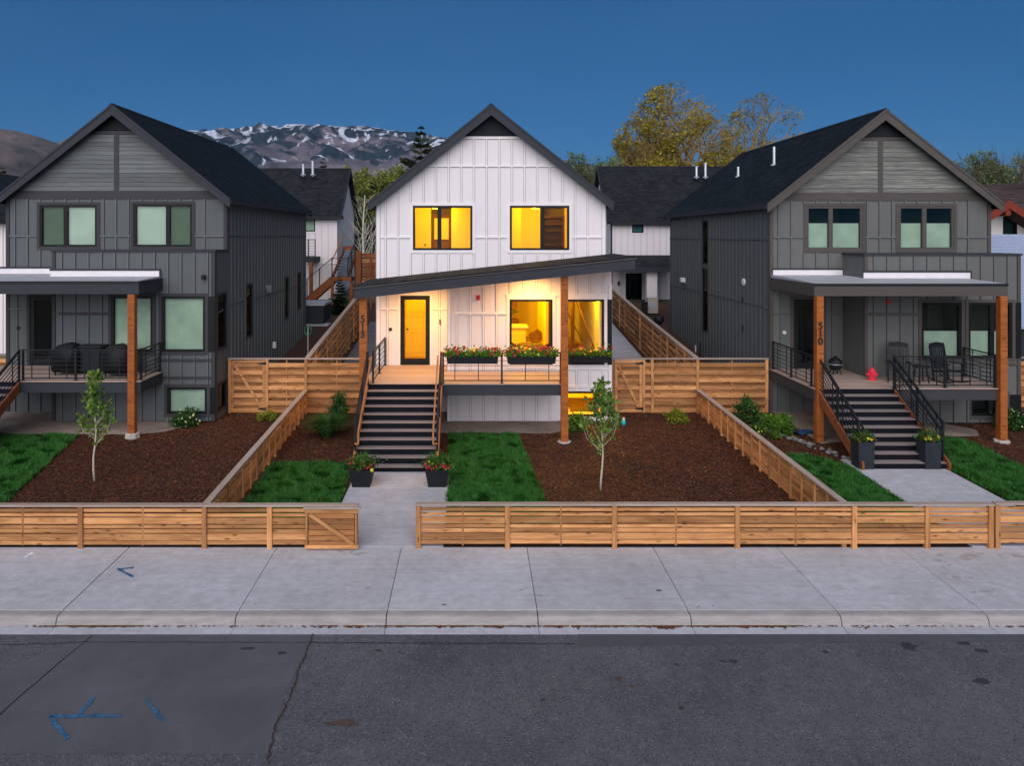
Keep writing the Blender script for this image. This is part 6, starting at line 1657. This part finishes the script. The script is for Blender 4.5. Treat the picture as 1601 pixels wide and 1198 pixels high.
def big_tree(name, loc, label, seed, h, trunk_h, spread, mat, bark, leaf=.16, lw=.42, per=10, depth=6, r0=.35, lean=0.0, cat='tree', group=None, droop=0.0, dens=1.0, cw=None, nmain=5):
    """recursive limbs; leaf quads gathered round the outer twigs"""
    rr = random.Random(seed); rs = np.random.RandomState(seed); x, y, z = loc; t = thing(name, label, cat, loc, group=group)
    m = MB(); tips = []
    def grow(p, d, L, r, lv):
        n_ = 3; pts = [p]; q = p; dd = d.copy()
        for i in range(n_):
            dd = (dd + Vector((rr.gauss(0, .13), rr.gauss(0, .13), rr.gauss(0, .08) + (.06 if lv < 4 else -droop)))).normalized(); q = q + dd * L / n_; pts.append(q)
        m.tube(pts, [r, r * .88, r * .76, r * .62], 6 if lv < 2 else (4 if lv < 4 else 3), cap=False)
        if lv >= depth - 2:
            for i in range(1, n_ + 1): tips.append((pts[i], lv))
        if lv >= depth: return
        k = 3 if lv < 3 else 2
        if rr.random() < .35: k += 1
        for i in range(k):
            ax = Vector((rr.gauss(0, 1), rr.gauss(0, 1), rr.gauss(0, .5))).normalized(); ang = rr.uniform(.25, .75)
            nd = (Matrix.Rotation(ang, 3, dd.cross(ax).normalized()) @ dd).normalized()
            nd = Vector((nd.x * spread, nd.y * spread, nd.z)).normalized()
            st = pts[-1] if i < 2 else pts[2]
            grow(st, nd, L * rr.uniform(.66, .86), r * .66, lv + 1)
    p = Vector((x, y, z - .3)); top = p + Vector((lean, 0, trunk_h + .3)); m.tube([p, p.lerp(top, .5) + Vector((.1, 0, 0)), top], [r0 * 1.25, r0, r0 * .85], 8, cap=False)
    L0 = (h - trunk_h) * .285
    for i in range(nmain):
        a = i * 6.28 / nmain + rr.uniform(-.4, .4); e = rr.uniform(.45, 1.15) if i else .1
        d = Vector((math.cos(a) * math.sin(e) * spread, math.sin(a) * math.sin(e) * .8, math.cos(e))).normalized()
        grow(top - Vector((0, 0, rr.uniform(0, trunk_h * .4))), d, L0 * rr.uniform(.85, 1.15), r0 * .5, 1)
    ks = (h + z) / max(1.0, max(q[0].z for q in tips)); ks = h / max(.5, max(q[0].z for q in tips) - z)
    sc_ = lambda q: (x + (q[0] - x) * ks, y + (q[1] - y) * ks, z + (q[2] - z) * ks)
    m.v = [sc_(q) for q in m.v]; tips = [(Vector(sc_(q)), l_) for q, l_ in tips]
    if cw:                                             # gather stray limbs into a rounded crown
        cz = z + h * .56
        def dome(q):
            d = Vector(((q[0] - x) / (cw / 2), (q[1] - y) / (cw / 2), (q[2] - cz) / (h * .44))); r_ = d.length
            if r_ <= .85 or q[2] < z + trunk_h: return tuple(q)
            k_ = (.85 + (r_ - .85) * .22) / r_; d *= k_
            return (x + d.x * cw / 2, y + d.y * cw / 2, cz + d.z * h * .44)
        m.v = [dome(q) for q in m.v]; tips = [(Vector(dome(q)), l_) for q, l_ in tips]
    m.build('trunk', bark, t, fix=False)
    tp = np.array([tuple(q) for q, _ in tips]); ph = rs.rand(3) * 9
    nz = np.array([mnoise.noise(Vector((q[0] * .35 + seed, q[1] * .35, q[2] * .35))) for q in tp])
    w = np.clip(.45 + nz * 3.2, .02, 2.2) * dens; cnt = rs.poisson(per * w)
    P = np.repeat(tp, cnt, 0); tn = np.repeat(nz, cnt) ; P = P + rs.normal(0, .13 * h / 12, P.shape)
    V, F = leafcloud(P, lw, leaf, rs, -.1); npmesh('crown', V, F, mat, t, attr=np.clip(.5 + tn * .6 + rs.normal(0, .2, len(P)), 0, 1))
    return t
D_ = 78
def at(px, D, z=None): return (PX(px, D), D, gz(0, D) - .2 if z is None else z)
big_tree('cottonwood_tree', at(1066, 78), 'tallest golden green spring cottonwood rising behind the white house roofs', 51, 20.3, 3.0, 1.0, M['leaf_gold'], M['bark_gold'], .25, .38, 1.3, 7, .62, nmain=6, droop=.02, cw=13.0)
big_tree('cottonwood_tree', at(1012, 75), 'lower golden leaved cottonwood left of the tallest one, behind the far roof', 57, 14.0, 2.0, 1.0, M['leaf_gold'], M['bark_gold'], .28, .38, 2.6, 6, .36, nmain=5, droop=.03, cw=7.5)
big_tree('cottonwood_tree', at(1194, 80), 'sparse golden cottonwood with bare twigs right of the tallest one, above the dark roof', 52, 19.2, 3.0, 1.0, M['leaf_gold'], M['bark_gold'], .25, .38, 1.0, 7, .5, nmain=5, droop=.02, cw=10.6)
for px, D, h, sd, lb in ((921, 66, 10.4, 61, 'pale green leafy tree just right of the white house roof edge'), (957, 70, 10.8, 62, 'pale green thin tree between the white house roof and the cottonwoods'), (905, 80, 10.6, 63, 'small green tree peeking out behind the white house rake'), (985, 84, 13.0, 66, 'airy pale green tree at the left foot of the cottonwoods'), (1130, 88, 12.6, 67, 'thin pale green tree filling the gap between the cottonwoods')):
    big_tree('leafy_tree', at(px, D), lb, sd, h, 1.5, .6, M['leaf_pale'], M['bark'], .22, .4, 6, 5, .16, nmain=5)
for px, D, h, sd, lb in ((1532, 70, 10.9, 64, 'pale green tree at the left of the pair above the brown roof'), (1571, 72, 11.1, 65, 'pale green tree at the right of the pair above the brown roof')):
    big_tree('leafy_tree', at(px, D), lb, sd, h, 2, .7, M['leaf_pale'], M['bark'], .20, .36, 3, 6, .2, nmain=5)
for px, D, h, sd, lb in ((588, 62, 8.6, 71, 'bushy olive green tree behind the bare aspen'), (622, 66, 9.2, 72, 'bushy olive green tree beside the white house roof'), (556, 60, 8.0, 73, 'short olive green tree right behind the far white house'), (600, 75, 9.6, 74, 'farther olive green tree behind the aspen'), (650, 72, 9.0, 75, 'olive green tree hidden mostly by the white house roof')):
    big_tree('bushy_tree', at(px, D), lb, sd, h, 1.0, .8, M['leaf_mid'], M['bark'], .20, .40, 7, 6, .2, nmain=6)
def aspen(loc, h, label, seed, r0, nb=26):
    x, y, z = loc; rr = random.Random(seed); t = thing('aspen_tree', label, 'tree', loc)
    T = [Vector((x + .05 * math.sin(k * .8 + seed) + .02 * k * (1 if seed % 2 else -1) * .5, y, z - .2 + h * k / 10)) for k in range(11)]
    MB().tube(T, [r0 * (1 - .085 * k) for k in range(11)], 8).build('trunk', M['birch'], t, smooth=True)
    m = MB()
    def limb(p, d, L, r, lv):
        pts = [p]; q = p; dd = d
        for i in range(5): dd = (dd + Vector((rr.gauss(0, .10), rr.gauss(0, .10), .10))).normalized(); q = q + dd * L / 5; pts.append(q)
        m.tube(pts, [r * (1 - .17 * i) for i in range(6)], 4, cap=False)
        if lv < 2:
            for k in range(rr.randint(2, 4)):
                i = rr.randint(1, 4); a = rr.uniform(0, 6.28); limb(pts[i], (dd + Vector((math.cos(a), math.sin(a), .3)) * .7).normalized(), L * rr.uniform(.3, .55), r * .5, lv + 1)
    for k in range(nb):
        u = .25 + .70 * rr.random(); p0 = T[0].lerp(T[-1], u); a = rr.uniform(0, 6.28); L = h * .42 * (1.12 - u) * rr.uniform(.5, 1.25) + .25; e = rr.uniform(.5, 1.25)
        limb(p0, Vector((math.cos(a) * math.sin(e), math.sin(a) * math.sin(e), math.cos(e))), L, r0 * .24 * (1.2 - u), 0)
    m.build('branches', M['birch'], t, fix=False, kind='stuff')
aspen(at(567, 47, gz(0, 47)), 6.9, 'tall bare aspen with a white trunk between the far white house and the middle house', 81, .13)
aspen(at(583, 48, gz(0, 48)), 4.2, 'short thin bare aspen just right of the tall one', 82, .06, 18)

def conifer(loc, h, rad, label, seed, group=None, tiers=22, name='spruce_tree'):
    x, y, z = loc; rs = np.random.RandomState(seed); t = thing(name, label, 'tree', loc, group=group)
    MB().tube([(x, y, z - .3), (x, y, z + h)], [h * .018, h * .003], 6).build('trunk', M['bark'], t)
    V = []; tone = []; m = MB()
    for k in range(tiers):
        u = k / (tiers - 1); zz = z + h * (.06 + .92 * u); L = rad * (1 - u) ** .85 * (.75 + .4 * rs.rand()) + .04 * rad; nb = int(6 + 7 * (1 - u))
        for b_ in range(nb):
            a = rs.uniform(0, 6.28); LL = L * rs.uniform(.65, 1.15); d = np.array([math.cos(a), math.sin(a), 0]); dr = rs.uniform(-.35, .05) + .5 * u
            p0 = np.array([x, y, zz]); p1 = p0 + d * LL + np.array([0, 0, dr * LL])
            m.tube([tuple(p0), tuple(p1)], [h * .0035, h * .001], 3, cap=False)
            nn = max(10, int(60 * LL / rad))
            for q in range(nn):
                s_ = rs.uniform(.08, 1); c = p0 + (p1 - p0) * s_; sd = np.array([-d[1], d[0], 0]) * rs.choice([-1, 1]); wl_ = LL * .36 * (1.15 - s_) + .06 * rad
                e = c + sd * wl_ * rs.uniform(.6, 1) + d * wl_ * .6 + np.array([0, 0, -.25 * wl_ - rs.rand() * .2 * wl_]); w = np.array([0, 0, 1]) * wl_ * .22 + d * wl_ * .3
                V += [c - w, c + w, e]; tone.append(rs.rand() * .5 + .4 * s_)
    m.build('branches', M['bark'], t, fix=False)
    V = np.array(V); npmesh('needles', V, np.arange(len(V)).reshape(-1, 3), M['needles'], t, attr=tone); return t
conifer(at(658, 70), 13.3, 4.4, 'dark spruce rising above the left slope of the white house roof', 91)
conifer(at(506, 95), 12.3, 2.8, 'small dark spruce above the far left roof, right of its vent pipes', 92)
conifer(at(538, 100), 10.8, 2.6, 'smaller dark spruce just right behind the far left roof peak', 93)
conifer(at(528, 104), 11.4, 2.0, 'thin spruce tip beside the far left roof peak', 94)
conifer(at(3, 60), 8.8, 2.6, 'dark spruce top at the far left edge above the grey roof', 95)
x = PX(531, 33); conifer((PX(531, 42.5), 42.5, gz(0, 42.5)), 2.3, .75, 'small bright evergreen in the side yard by the hot tub', 96, tiers=14)

# ================================================================== HOUSES BEHIND
def back_house(label, xg, gable_side, x_other, y0, dep, ze, zr, zg, win, mirror=False):
    """ridge along x; gable wall at xg"""
    H = thing('house', label, 'house', ((xg + x_other) / 2, y0, zg)); a, b = sorted((xg, x_other)); ym = y0 + dep / 2; ov = .35
    Fr = Face('front', y0); hl = [w for w in win]
    w1 = wall(Fr, a, b, zg - .6, ze, hl, M['white'], H)
    sd = 1 if gable_side == 'right' else -1
    MB().prism_yz([(y0 + .145, zg - .6), (y0 + dep, zg - .6), (y0 + dep, ze), (ym, zr - .15), (y0 + .145, ze + .04)], xg - sd * .14, xg).build('gable_wall', M['white'], H)
    MB().box(a + .15, b - .15, y0 + dep - .14, y0 + dep, zg - .6, ze).build('wall', M['white'], H)
    sl = (zr - ze) / (dep / 2 + ov) if False else (zr - ze) / (dep / 2)
    e = ze - sl * ov
    r = MB().prism_yz([(y0 - ov, e), (ym, zr), (y0 + dep + ov, e), (y0 + dep + ov, e - .16), (ym, zr - .16), (y0 - ov, e - .16)], a - (.3 if sd < 0 else 0), b + (.3 if sd > 0 else 0)).build('roof', M['shingle_x'], H)
    for s0, y1_ in ((1, y0 - ov), (-1, y0 + dep + ov)):
        X0 = xg + sd * .3; MB().prism_yz([(y1_, e + .012), (ym, zr + .012), (ym, zr - .28), (y1_, e - .26)], min(X0, X0 + sd * .04), max(X0, X0 + sd * .04)).build('rake_board', M['fascia'], r)
    MB().box(a, b + (.3 if sd > 0 else 0), y0 - ov - .05, y0 - ov + .02, e - .2, e + .0).build('gutter', M['metal'], r)
    us = [a + .25 + .42 * k for k in range(int((b - a - .3) / .42))]
    battens(w1, Fr, us, zg - .5, ze - .1, hl, M['white_trim'], w=.04, t=.018)
    for q in win:
        window(H, Fr, *q, shade_mat=None if q[0] < 0 else M['shade_dark'], fills=[.95] if q[0] < 0 or q[2] > 5 else [None], trim=M['white_trim'], tw=.08, glass=M['glass_dark'] if q[2] < 5 else M['glass']); dark_box(H, Fr, *q, 1.5)
    return H, r, w1, Fr
yb1 = 48.0; gb = gz(0, 48)
# far left
xg = PX(527, 48)
win = (PX(475, 48), PX(493, 48), PZ(362, 48), PZ(336, 48))
HB, rB, wB, FB_ = back_house('white back house with a dark roof beyond the left grey house, with outdoor stairs', xg, 'right', xg - 10.5, yb1, 6.9, 8.05, 11.2, gb, [win])
bands(wB, FB_, xg - 10.4, xg - .05, PZ(346, 48), [win], M['white_trim']); bands(wB, FB_, xg - 10.4, xg - .05, PZ(412, 48), [], M['white_trim'])
for px_, t_, b_ in ((474, 258, 273), (489, 253, 273)): D = 50.3; pipe(HB, PX(px_, D), D, PZ(b_, D), PZ(t_, D) - PZ(b_, D), .085, True)
m = MB(); lathe_h(m, (xg + .001, 49.9, PZ(340, 49.9)), (1, 0, 0), [(.16, 0), (.14, .07)], 12); m.build('wall_vent', M['cedar_brown'], HB)
# its balcony and the switchback stairs in front
yb2 = 46.0
MB().box(PX(470, 46.5), PX(493, 46.5), 46.0, 47.98, PZ(410, 46), PZ(402, 46)).build('balcony', M['fascia'], HB)
railing(HB, (PX(471, 46), 46.05, PZ(402, 46)), (PX(492.5, 46), 46.05, PZ(402, 46)), h=1.1, nbar=7, mids=1)
board(HB, 'balcony_post', (PX(486, 46), 46.1, gz(0, 46) - .3), (PX(486, 46), 46.1, PZ(410, 46) - .0), .2, .2, M['cedar_brown'])
st = thing('outdoor_staircase', 'brown timber outdoor stairs with cable railing climbing past the far left white house', 'staircase', (PX(520, 44.5), 44.5, gz(0, 44)))
p_a = (PX(480, 44.5), 44.5, PZ(466, 44.5)); p_b = (PX(519, 44.5), 44.5, PZ(433, 44.5)); p_c = (PX(550, 44.5), 44.5, PZ(433, 44.5))
for dy in (0, 1.1): MB().bar((p_a[0], p_a[1] + dy, p_a[2] - .25), (p_b[0], p_b[1] + dy, p_b[2] - .18), .06, .45).build('stringer', M['cedar_brown'], st)
m = MB().box(p_b[0], p_c[0], 44.45, 45.7, p_b[2] - .25, p_b[2] - .03); m.build('landing', M['cedar_brown'], st)
for k in range(9): q = Vector(p_a).lerp(Vector(p_b), (k + .5) / 9); MB().box(q.x - .14, q.x + .14, 44.55, 45.55, q.z - .04, q.z).build('tread', M['tread'], st)
for px_ in (519, 549): board(st, 'post', (PX(px_, 44.5), 44.6, gz(0, 44) - .3), (PX(px_, 44.5), 44.6, p_b[2] - .26), .18, .18, M['cedar_brown'])
railing(st, p_a, p_b, h=1.15, nbar=8, mids=1); railing(st, p_b, p_c, h=1.15, nbar=8, mids=0)
q0 = Vector((PX(529, 46), 45.9, p_b[2])); q1 = Vector((PX(545, 48.5), 48.8, PZ(389, 48)))
for dx in (-.35, .6): MB().bar(q0 + Vector((dx, 0, -.1)), q1 + Vector((dx, 0, -.1)), .06, .32).build('stringer', M['cedar_brown'], st)
for k in range(9): q = q0.lerp(q1, (k + .5) / 9); MB().box(q.x - .32, q.x + .57, q.y - .14, q.y + .14, q.z - .02, q.z + .02).build('tread', M['deck_side'], st)
board(st, 'landing_beam', (PX(536, 48.9), 48.9, PZ(388, 48.9)), (PX(556, 48.9), 48.9, PZ(388, 48.9)), .28, .12, M['cedar_brown'])
MB().bar(q0 + Vector((-.35, 0, 1.0)), q1 + Vector((-.35, 0, 1.0)), .05, .07).build('handrail', M['handrail'], st)
railing(st, tuple(q0 + Vector((.6, 0, 0))), tuple(q1 + Vector((.6, 0, 0))), h=1.0, nbar=7, mids=2)
board(st, 'post', (PX(561, 44), 44.0, gz(0, 44) - .3), (PX(561, 44), 44.0, PZ(392, 44)), .30, .30, M['cedar_brown'])
f = thing('retaining_fence', 'reddish horizontal board fence under the aspens left of the white house', 'fence', (PX(575, 44.3), 44.3, gz(0, 44)))
for k in range(9): board(f, 'board', (PX(563, 44.3), 44.3 + .02 * (k % 2), PZ(438, 44.3) + .02 + .19 * k), (PX(600, 44.3), 44.3 + .02 * (k % 2), PZ(438, 44.3) + .02 + .19 * k), .17, .04, M['cedar_brown'] if k % 3 else FD)
board(f, 'post', (PX(580, 44.2), 44.2, gz(0, 44)), (PX(580, 44.2), 44.2, PZ(405, 44.2)), .12, .1, M['cedar_brown'])
# hot tub
hx0, hx1, hy0 = PX(484, 39.5), PX(506, 39.5), 39.5; hz = gz(0, 39.8)
t = thing('hot_tub', 'square grey panelled hot tub with a dark cover in the side yard', 'hot tub', ((hx0 + hx1) / 2, hy0, hz))
zt_ = PZ(478, 39.5)
MB().box(hx0 - 1.2, hx1, hy0, hy0 + 1.9, hz + .022, zt_).build('cabinet', M['louver'], t)
MB().box(hx0 - 1.26, hx1 + .06, hy0 - .06, hy0 + 1.96, zt_ + .002, zt_ + .13).build('cover', M['flash'], t)
MB().box(hx0 - 1.1, hx1 + .3, hy0 - .3, hy0 + 2.2, hz - .5, hz + .02).build('base_slab', M['concrete'], t)
t = thing('garden_hose', 'coiled green garden hose hanging beside the grey house wall', 'garden hose', (PX(480, 33), 33, gz(0, 33)))
m = MB(); cxh, czh = PX(481, 33), PZ(517, 33)
m.tube([(cxh + .16 * math.cos(k * .5), 33 + .01 * k * .3, czh + .22 * math.sin(k * .5)) for k in range(52)], .018, 5); m.build('coil', M['green_hose'], t)
MB().box(cxh - .015, cxh + .015, 33.05, 33.08, gz(0, 33) - .1, czh + .25).build('stake', M['plastic_white'], t)

# far right back house with its dark porch
xg = PX(955.5, 48)
win = (PX(988, 48), PX(1006, 48), PZ(364, 48), PZ(343, 48))
HC, rC, wC, FC = back_house('white back house with a dark roof between the white house and house 510', xg, 'left', xg + 9.5, yb1, 7.2, PZ(338, 48), 11.35, gb, [win, (PX(978, 48), PX(1004, 48), gb - .2, PZ(427, 48))])
bands(wC, FC, xg + .05, xg + 9.4, PZ(352, 48), [win], M['white_trim'])
MB().box(xg - .03, xg + .06, 47.93, 47.995, gb, PZ(339, 48)).build('downpipe', M['metal'], HC)
for px_, t_, b_ in ((1089, 261, 277), (1103, 256, 277)): D = 50.3; pipe(HC, PX(px_, D), D, PZ(b_, D), PZ(t_, D) - PZ(b_, D), .085, True)
m = MB(); lathe_h(m, (PX(972, 48), 47.99, PZ(347, 48)), (0, -1, 0), [(.05, 0), (.08, .14)]); m.build('wall_light', M['metal'], HC)
MB().box(PX(966, 47.9), PX(969, 47.9), 47.9, 47.999, PZ(446, 48), PZ(440, 48)).build('wall_light', M['metal'], HC)
xa1, xb1 = PX(955, 46), PX(1070, 46)
m = MB().prism_yz([(45.2, PZ(418, 45.2) - .15), (45.2, PZ(418, 45.2) + .05), (47.99, PZ(399, 47.9)), (47.99, PZ(399, 47.9) - .2)], xa1, xb1)
pc = m.build('porch_roof', M['shingle_x'], HC); MB().box(xa1, xb1 - .02, 45.12, 45.198, PZ(418, 45.2) - .28, PZ(418, 45.2) + .03).build('fascia', M['fascia'], pc)
for px_ in (1022,): MB().box(PX(px_, 45.4) - .42, PX(px_, 45.4) + .22, 45.4, 45.8, gb - .6, PZ(424, 45.4)).build('porch_post', M['white'], HC)
MB().box(PX(1006, 48) - .1, PX(1006, 48) + .1, 47.93, 47.998, gb - .2, PZ(424, 48)).build('trim', M['white_trim'], HC)
t = thing('heat_pump', 'beige heat pump unit standing beside the far porch', 'heat pump', (PX(1024, 42), 42, gz(0, 42)))
MB().box(PX(1013, 42), PX(1029, 42), 42, 42.4, PZ(490, 42), PZ(466, 42)).build('housing', M['beige'], t)
m = MB(); lathe_h(m, (PX(1020, 42), 41.999, PZ(478, 42)), (0, -1, 0), [(.24, 0), (.24, .02), (.05, .03)], 18); m.build('fan_grille', M['flash'], t)
t = thing('trash_bin', 'black wheeled bin beside the beige heat pump', 'bin', (PX(1009, 42), 41.8, gz(0, 42)))
MB().box(PX(1005, 41.8), PX(1012, 41.8), 41.7, 42.1, PZ(491, 41.8), PZ(474, 41.8)).build('body', M['metal'], t); MB().box(PX(1004.6, 41.8), PX(1012.4, 41.8), 41.66, 42.14, PZ(474, 41.8) + .002, PZ(472.5, 41.8)).build('lid', M['cover'], t)
t = thing('bicycle_stand', 'dark covered kettle barbecue on legs near the wall of house 510', 'barbecue', (PX(1032, 37), 37, gz(0, 37)))
kx, kz = PX(1030, 37), gz(0, 37)
MB().lathe(kx, 37, [(.05, kz + .55), (.22, kz + .66), (.27, kz + .82), (.22, kz + .98), (.04, kz + 1.06)], 16).build('bowl', M['pot'], t, smooth=True)
for k in range(3): a = 2.1 * k; MB().bar((kx + .28 * math.cos(a), 37 + .28 * math.sin(a), kz), (kx + .1 * math.cos(a), 37 + .1 * math.sin(a), kz + .62), .025, .025, (0, 1, 0)).build('leg', M['metal'], t)
t.name = 'kettle_barbecue'

# neighbour houses at both picture edges
NX = 18.6
H = thing('house', 'neighbour house at the right edge, brown roof, red gable boards, pale siding', 'house', (22, 31, .5))
Fn = Face('front', 31.0); nwin = [(PX(1561, 31), PX(1589, 31), PZ(367, 31), PZ(335, 31))]
w1 = wall(Fn, NX + 1.2, 27, 2.5, 6.5, [], M['blue_wall'], H)
z = 2.6
while z < 6.45: MB().add([(NX + 1.2, 30.975, z), (27, 30.975, z), (27, 30.99, z + .13), (NX + 1.2, 30.99, z + .13), (NX + 1.2, 31, z), (27, 31, z)], [(0, 1, 2, 3), (4, 5, 1, 0)]).build('siding_board', M['blue_wall'], w1); z += .13
w2 = wall(Face('front', 32.0), NX + 1.5, 27, 6.0, 7.35, [(PX(1568, 32), PX(1590, 32), PZ(368, 32), PZ(338, 32))], M['white_trim'], H)
window(H, Face('front', 32.0), PX(1568, 32), PX(1590, 32), PZ(368, 32), PZ(338, 32), fills=[None], glass=M['glass_dark']); dark_box(H, Face('front', 32.0), PX(1568, 32), PX(1590, 32), PZ(368, 32), PZ(338, 32), 1.3)
MB().box(NX + 1.5, 27, 31.3, 31.999, PZ(388, 31.6), PZ(371, 31.6)).build('balcony_wall', M['plastic_white'], H)
MB().box(PX(1571, 31.28), PX(1578, 31.28), 31.27, 31.299, PZ(383, 31.3), PZ(377, 31.3)).build('vent_grille', M['bronze'], H)
xr_ = PX(1574, 31); zr_ = PZ(314, 31)
gr = MB().prism_xz([(xr_ - 2.6, zr_ - 1.75), (xr_, zr_), (xr_ + 3.4, zr_ - 2.2), (xr_ + 3.4, zr_ - 2.4), (xr_, zr_ - .2), (xr_ - 2.6, zr_ - 1.95)], 30.9, 36).build('roof', M['shingle_brown'], H)
for s_, dx, dz_ in ((-1, -2.6, -1.75), (1, 3.4, -2.2)): MB().prism_xz([(xr_, zr_ + .02), (xr_ + dx, zr_ + dz_ + .02), (xr_ + dx, zr_ + dz_ - .30), (xr_, zr_ - .32)], 30.84, 30.899).build('rake_board', M['red_wood'], gr)
MB().box(xr_ - .1, xr_ + .1, 30.9, 31.9, zr_ - .62, zr_ - .30).build('gable_beam', M['red_wood'], gr)
MB().add([(PX(1512, 31.6), 31.6, PZ(329, 31.6)), (34, 31.6, PZ(329, 31.6)), (34, 40, PZ(279, 40)), (PX(1520, 40), 40, PZ(290, 40))], [(0, 1, 2, 3)]).add([(PX(1520, 40), 40, PZ(290, 40)), (34, 40, PZ(279, 40)), (34, 46, PZ(330, 46)), (PX(1520, 40), 46, PZ(330, 46))], [(0, 1, 2, 3)]).build('roof', M['shingle_brown'], H)
m = MB().add([(PX(1600, 37), 33.5, PZ(300, 33.5)), (PX(1640, 37), 33.5, PZ(300, 33.5)), (30, 36.5, PZ(245, 37)), (PX(1604, 37), 36.5, PZ(268, 37))], [(0, 1, 2, 3)]); m.build('roof', M['shingle_x'], H)
MB().box(NX + 1.3, 27, 31.2, 40, 0, 2.5).build('lower_wall', M['louver'], H)
MB().box(NX + 1.6, 27, 32.2, 40, 2.5, 7.35).build('upper_wall', M['blue_wall'], H)
f = thing('privacy_fence', 'short piece of tall fence at the right edge beside house 510', 'fence', (18.6, 26.5, .3))
cross(f, [18.15, 20.2, 22.2], 26.2, .3, 2.1)
H = thing('house', 'neighbour house at the left edge, pale wall under a dark roof', 'house', (-22, 34, .5))
Fn = Face('front', 34.0); w1 = wall(Fn, -27, -21.0, -.1, 7.2, [], M['white'], H)
battens(w1, Fn, [-26.8 + .42 * k for k in range(14)], 0.2, 7.0, [], M['white_trim'])
r = MB().prism_xz([(-27.4, 7.0), (-20.2, 7.0), (-20.2, 7.3), (-24, 9.6), (-27.4, 7.9)], 33.5, 41).build('roof', M['shingle'], H)
MB().box(-27, -21, 34.15, 40.8, -.1, 7.0).build('wall', M['white'], H)
f = thing('privacy_fence', 'fence at the left edge beside the left grey house', 'fence', (-17.5, 26.4, .3))
cross(f, [-20.6, -18.6, -16.55], 26.3, .3, 2.2)
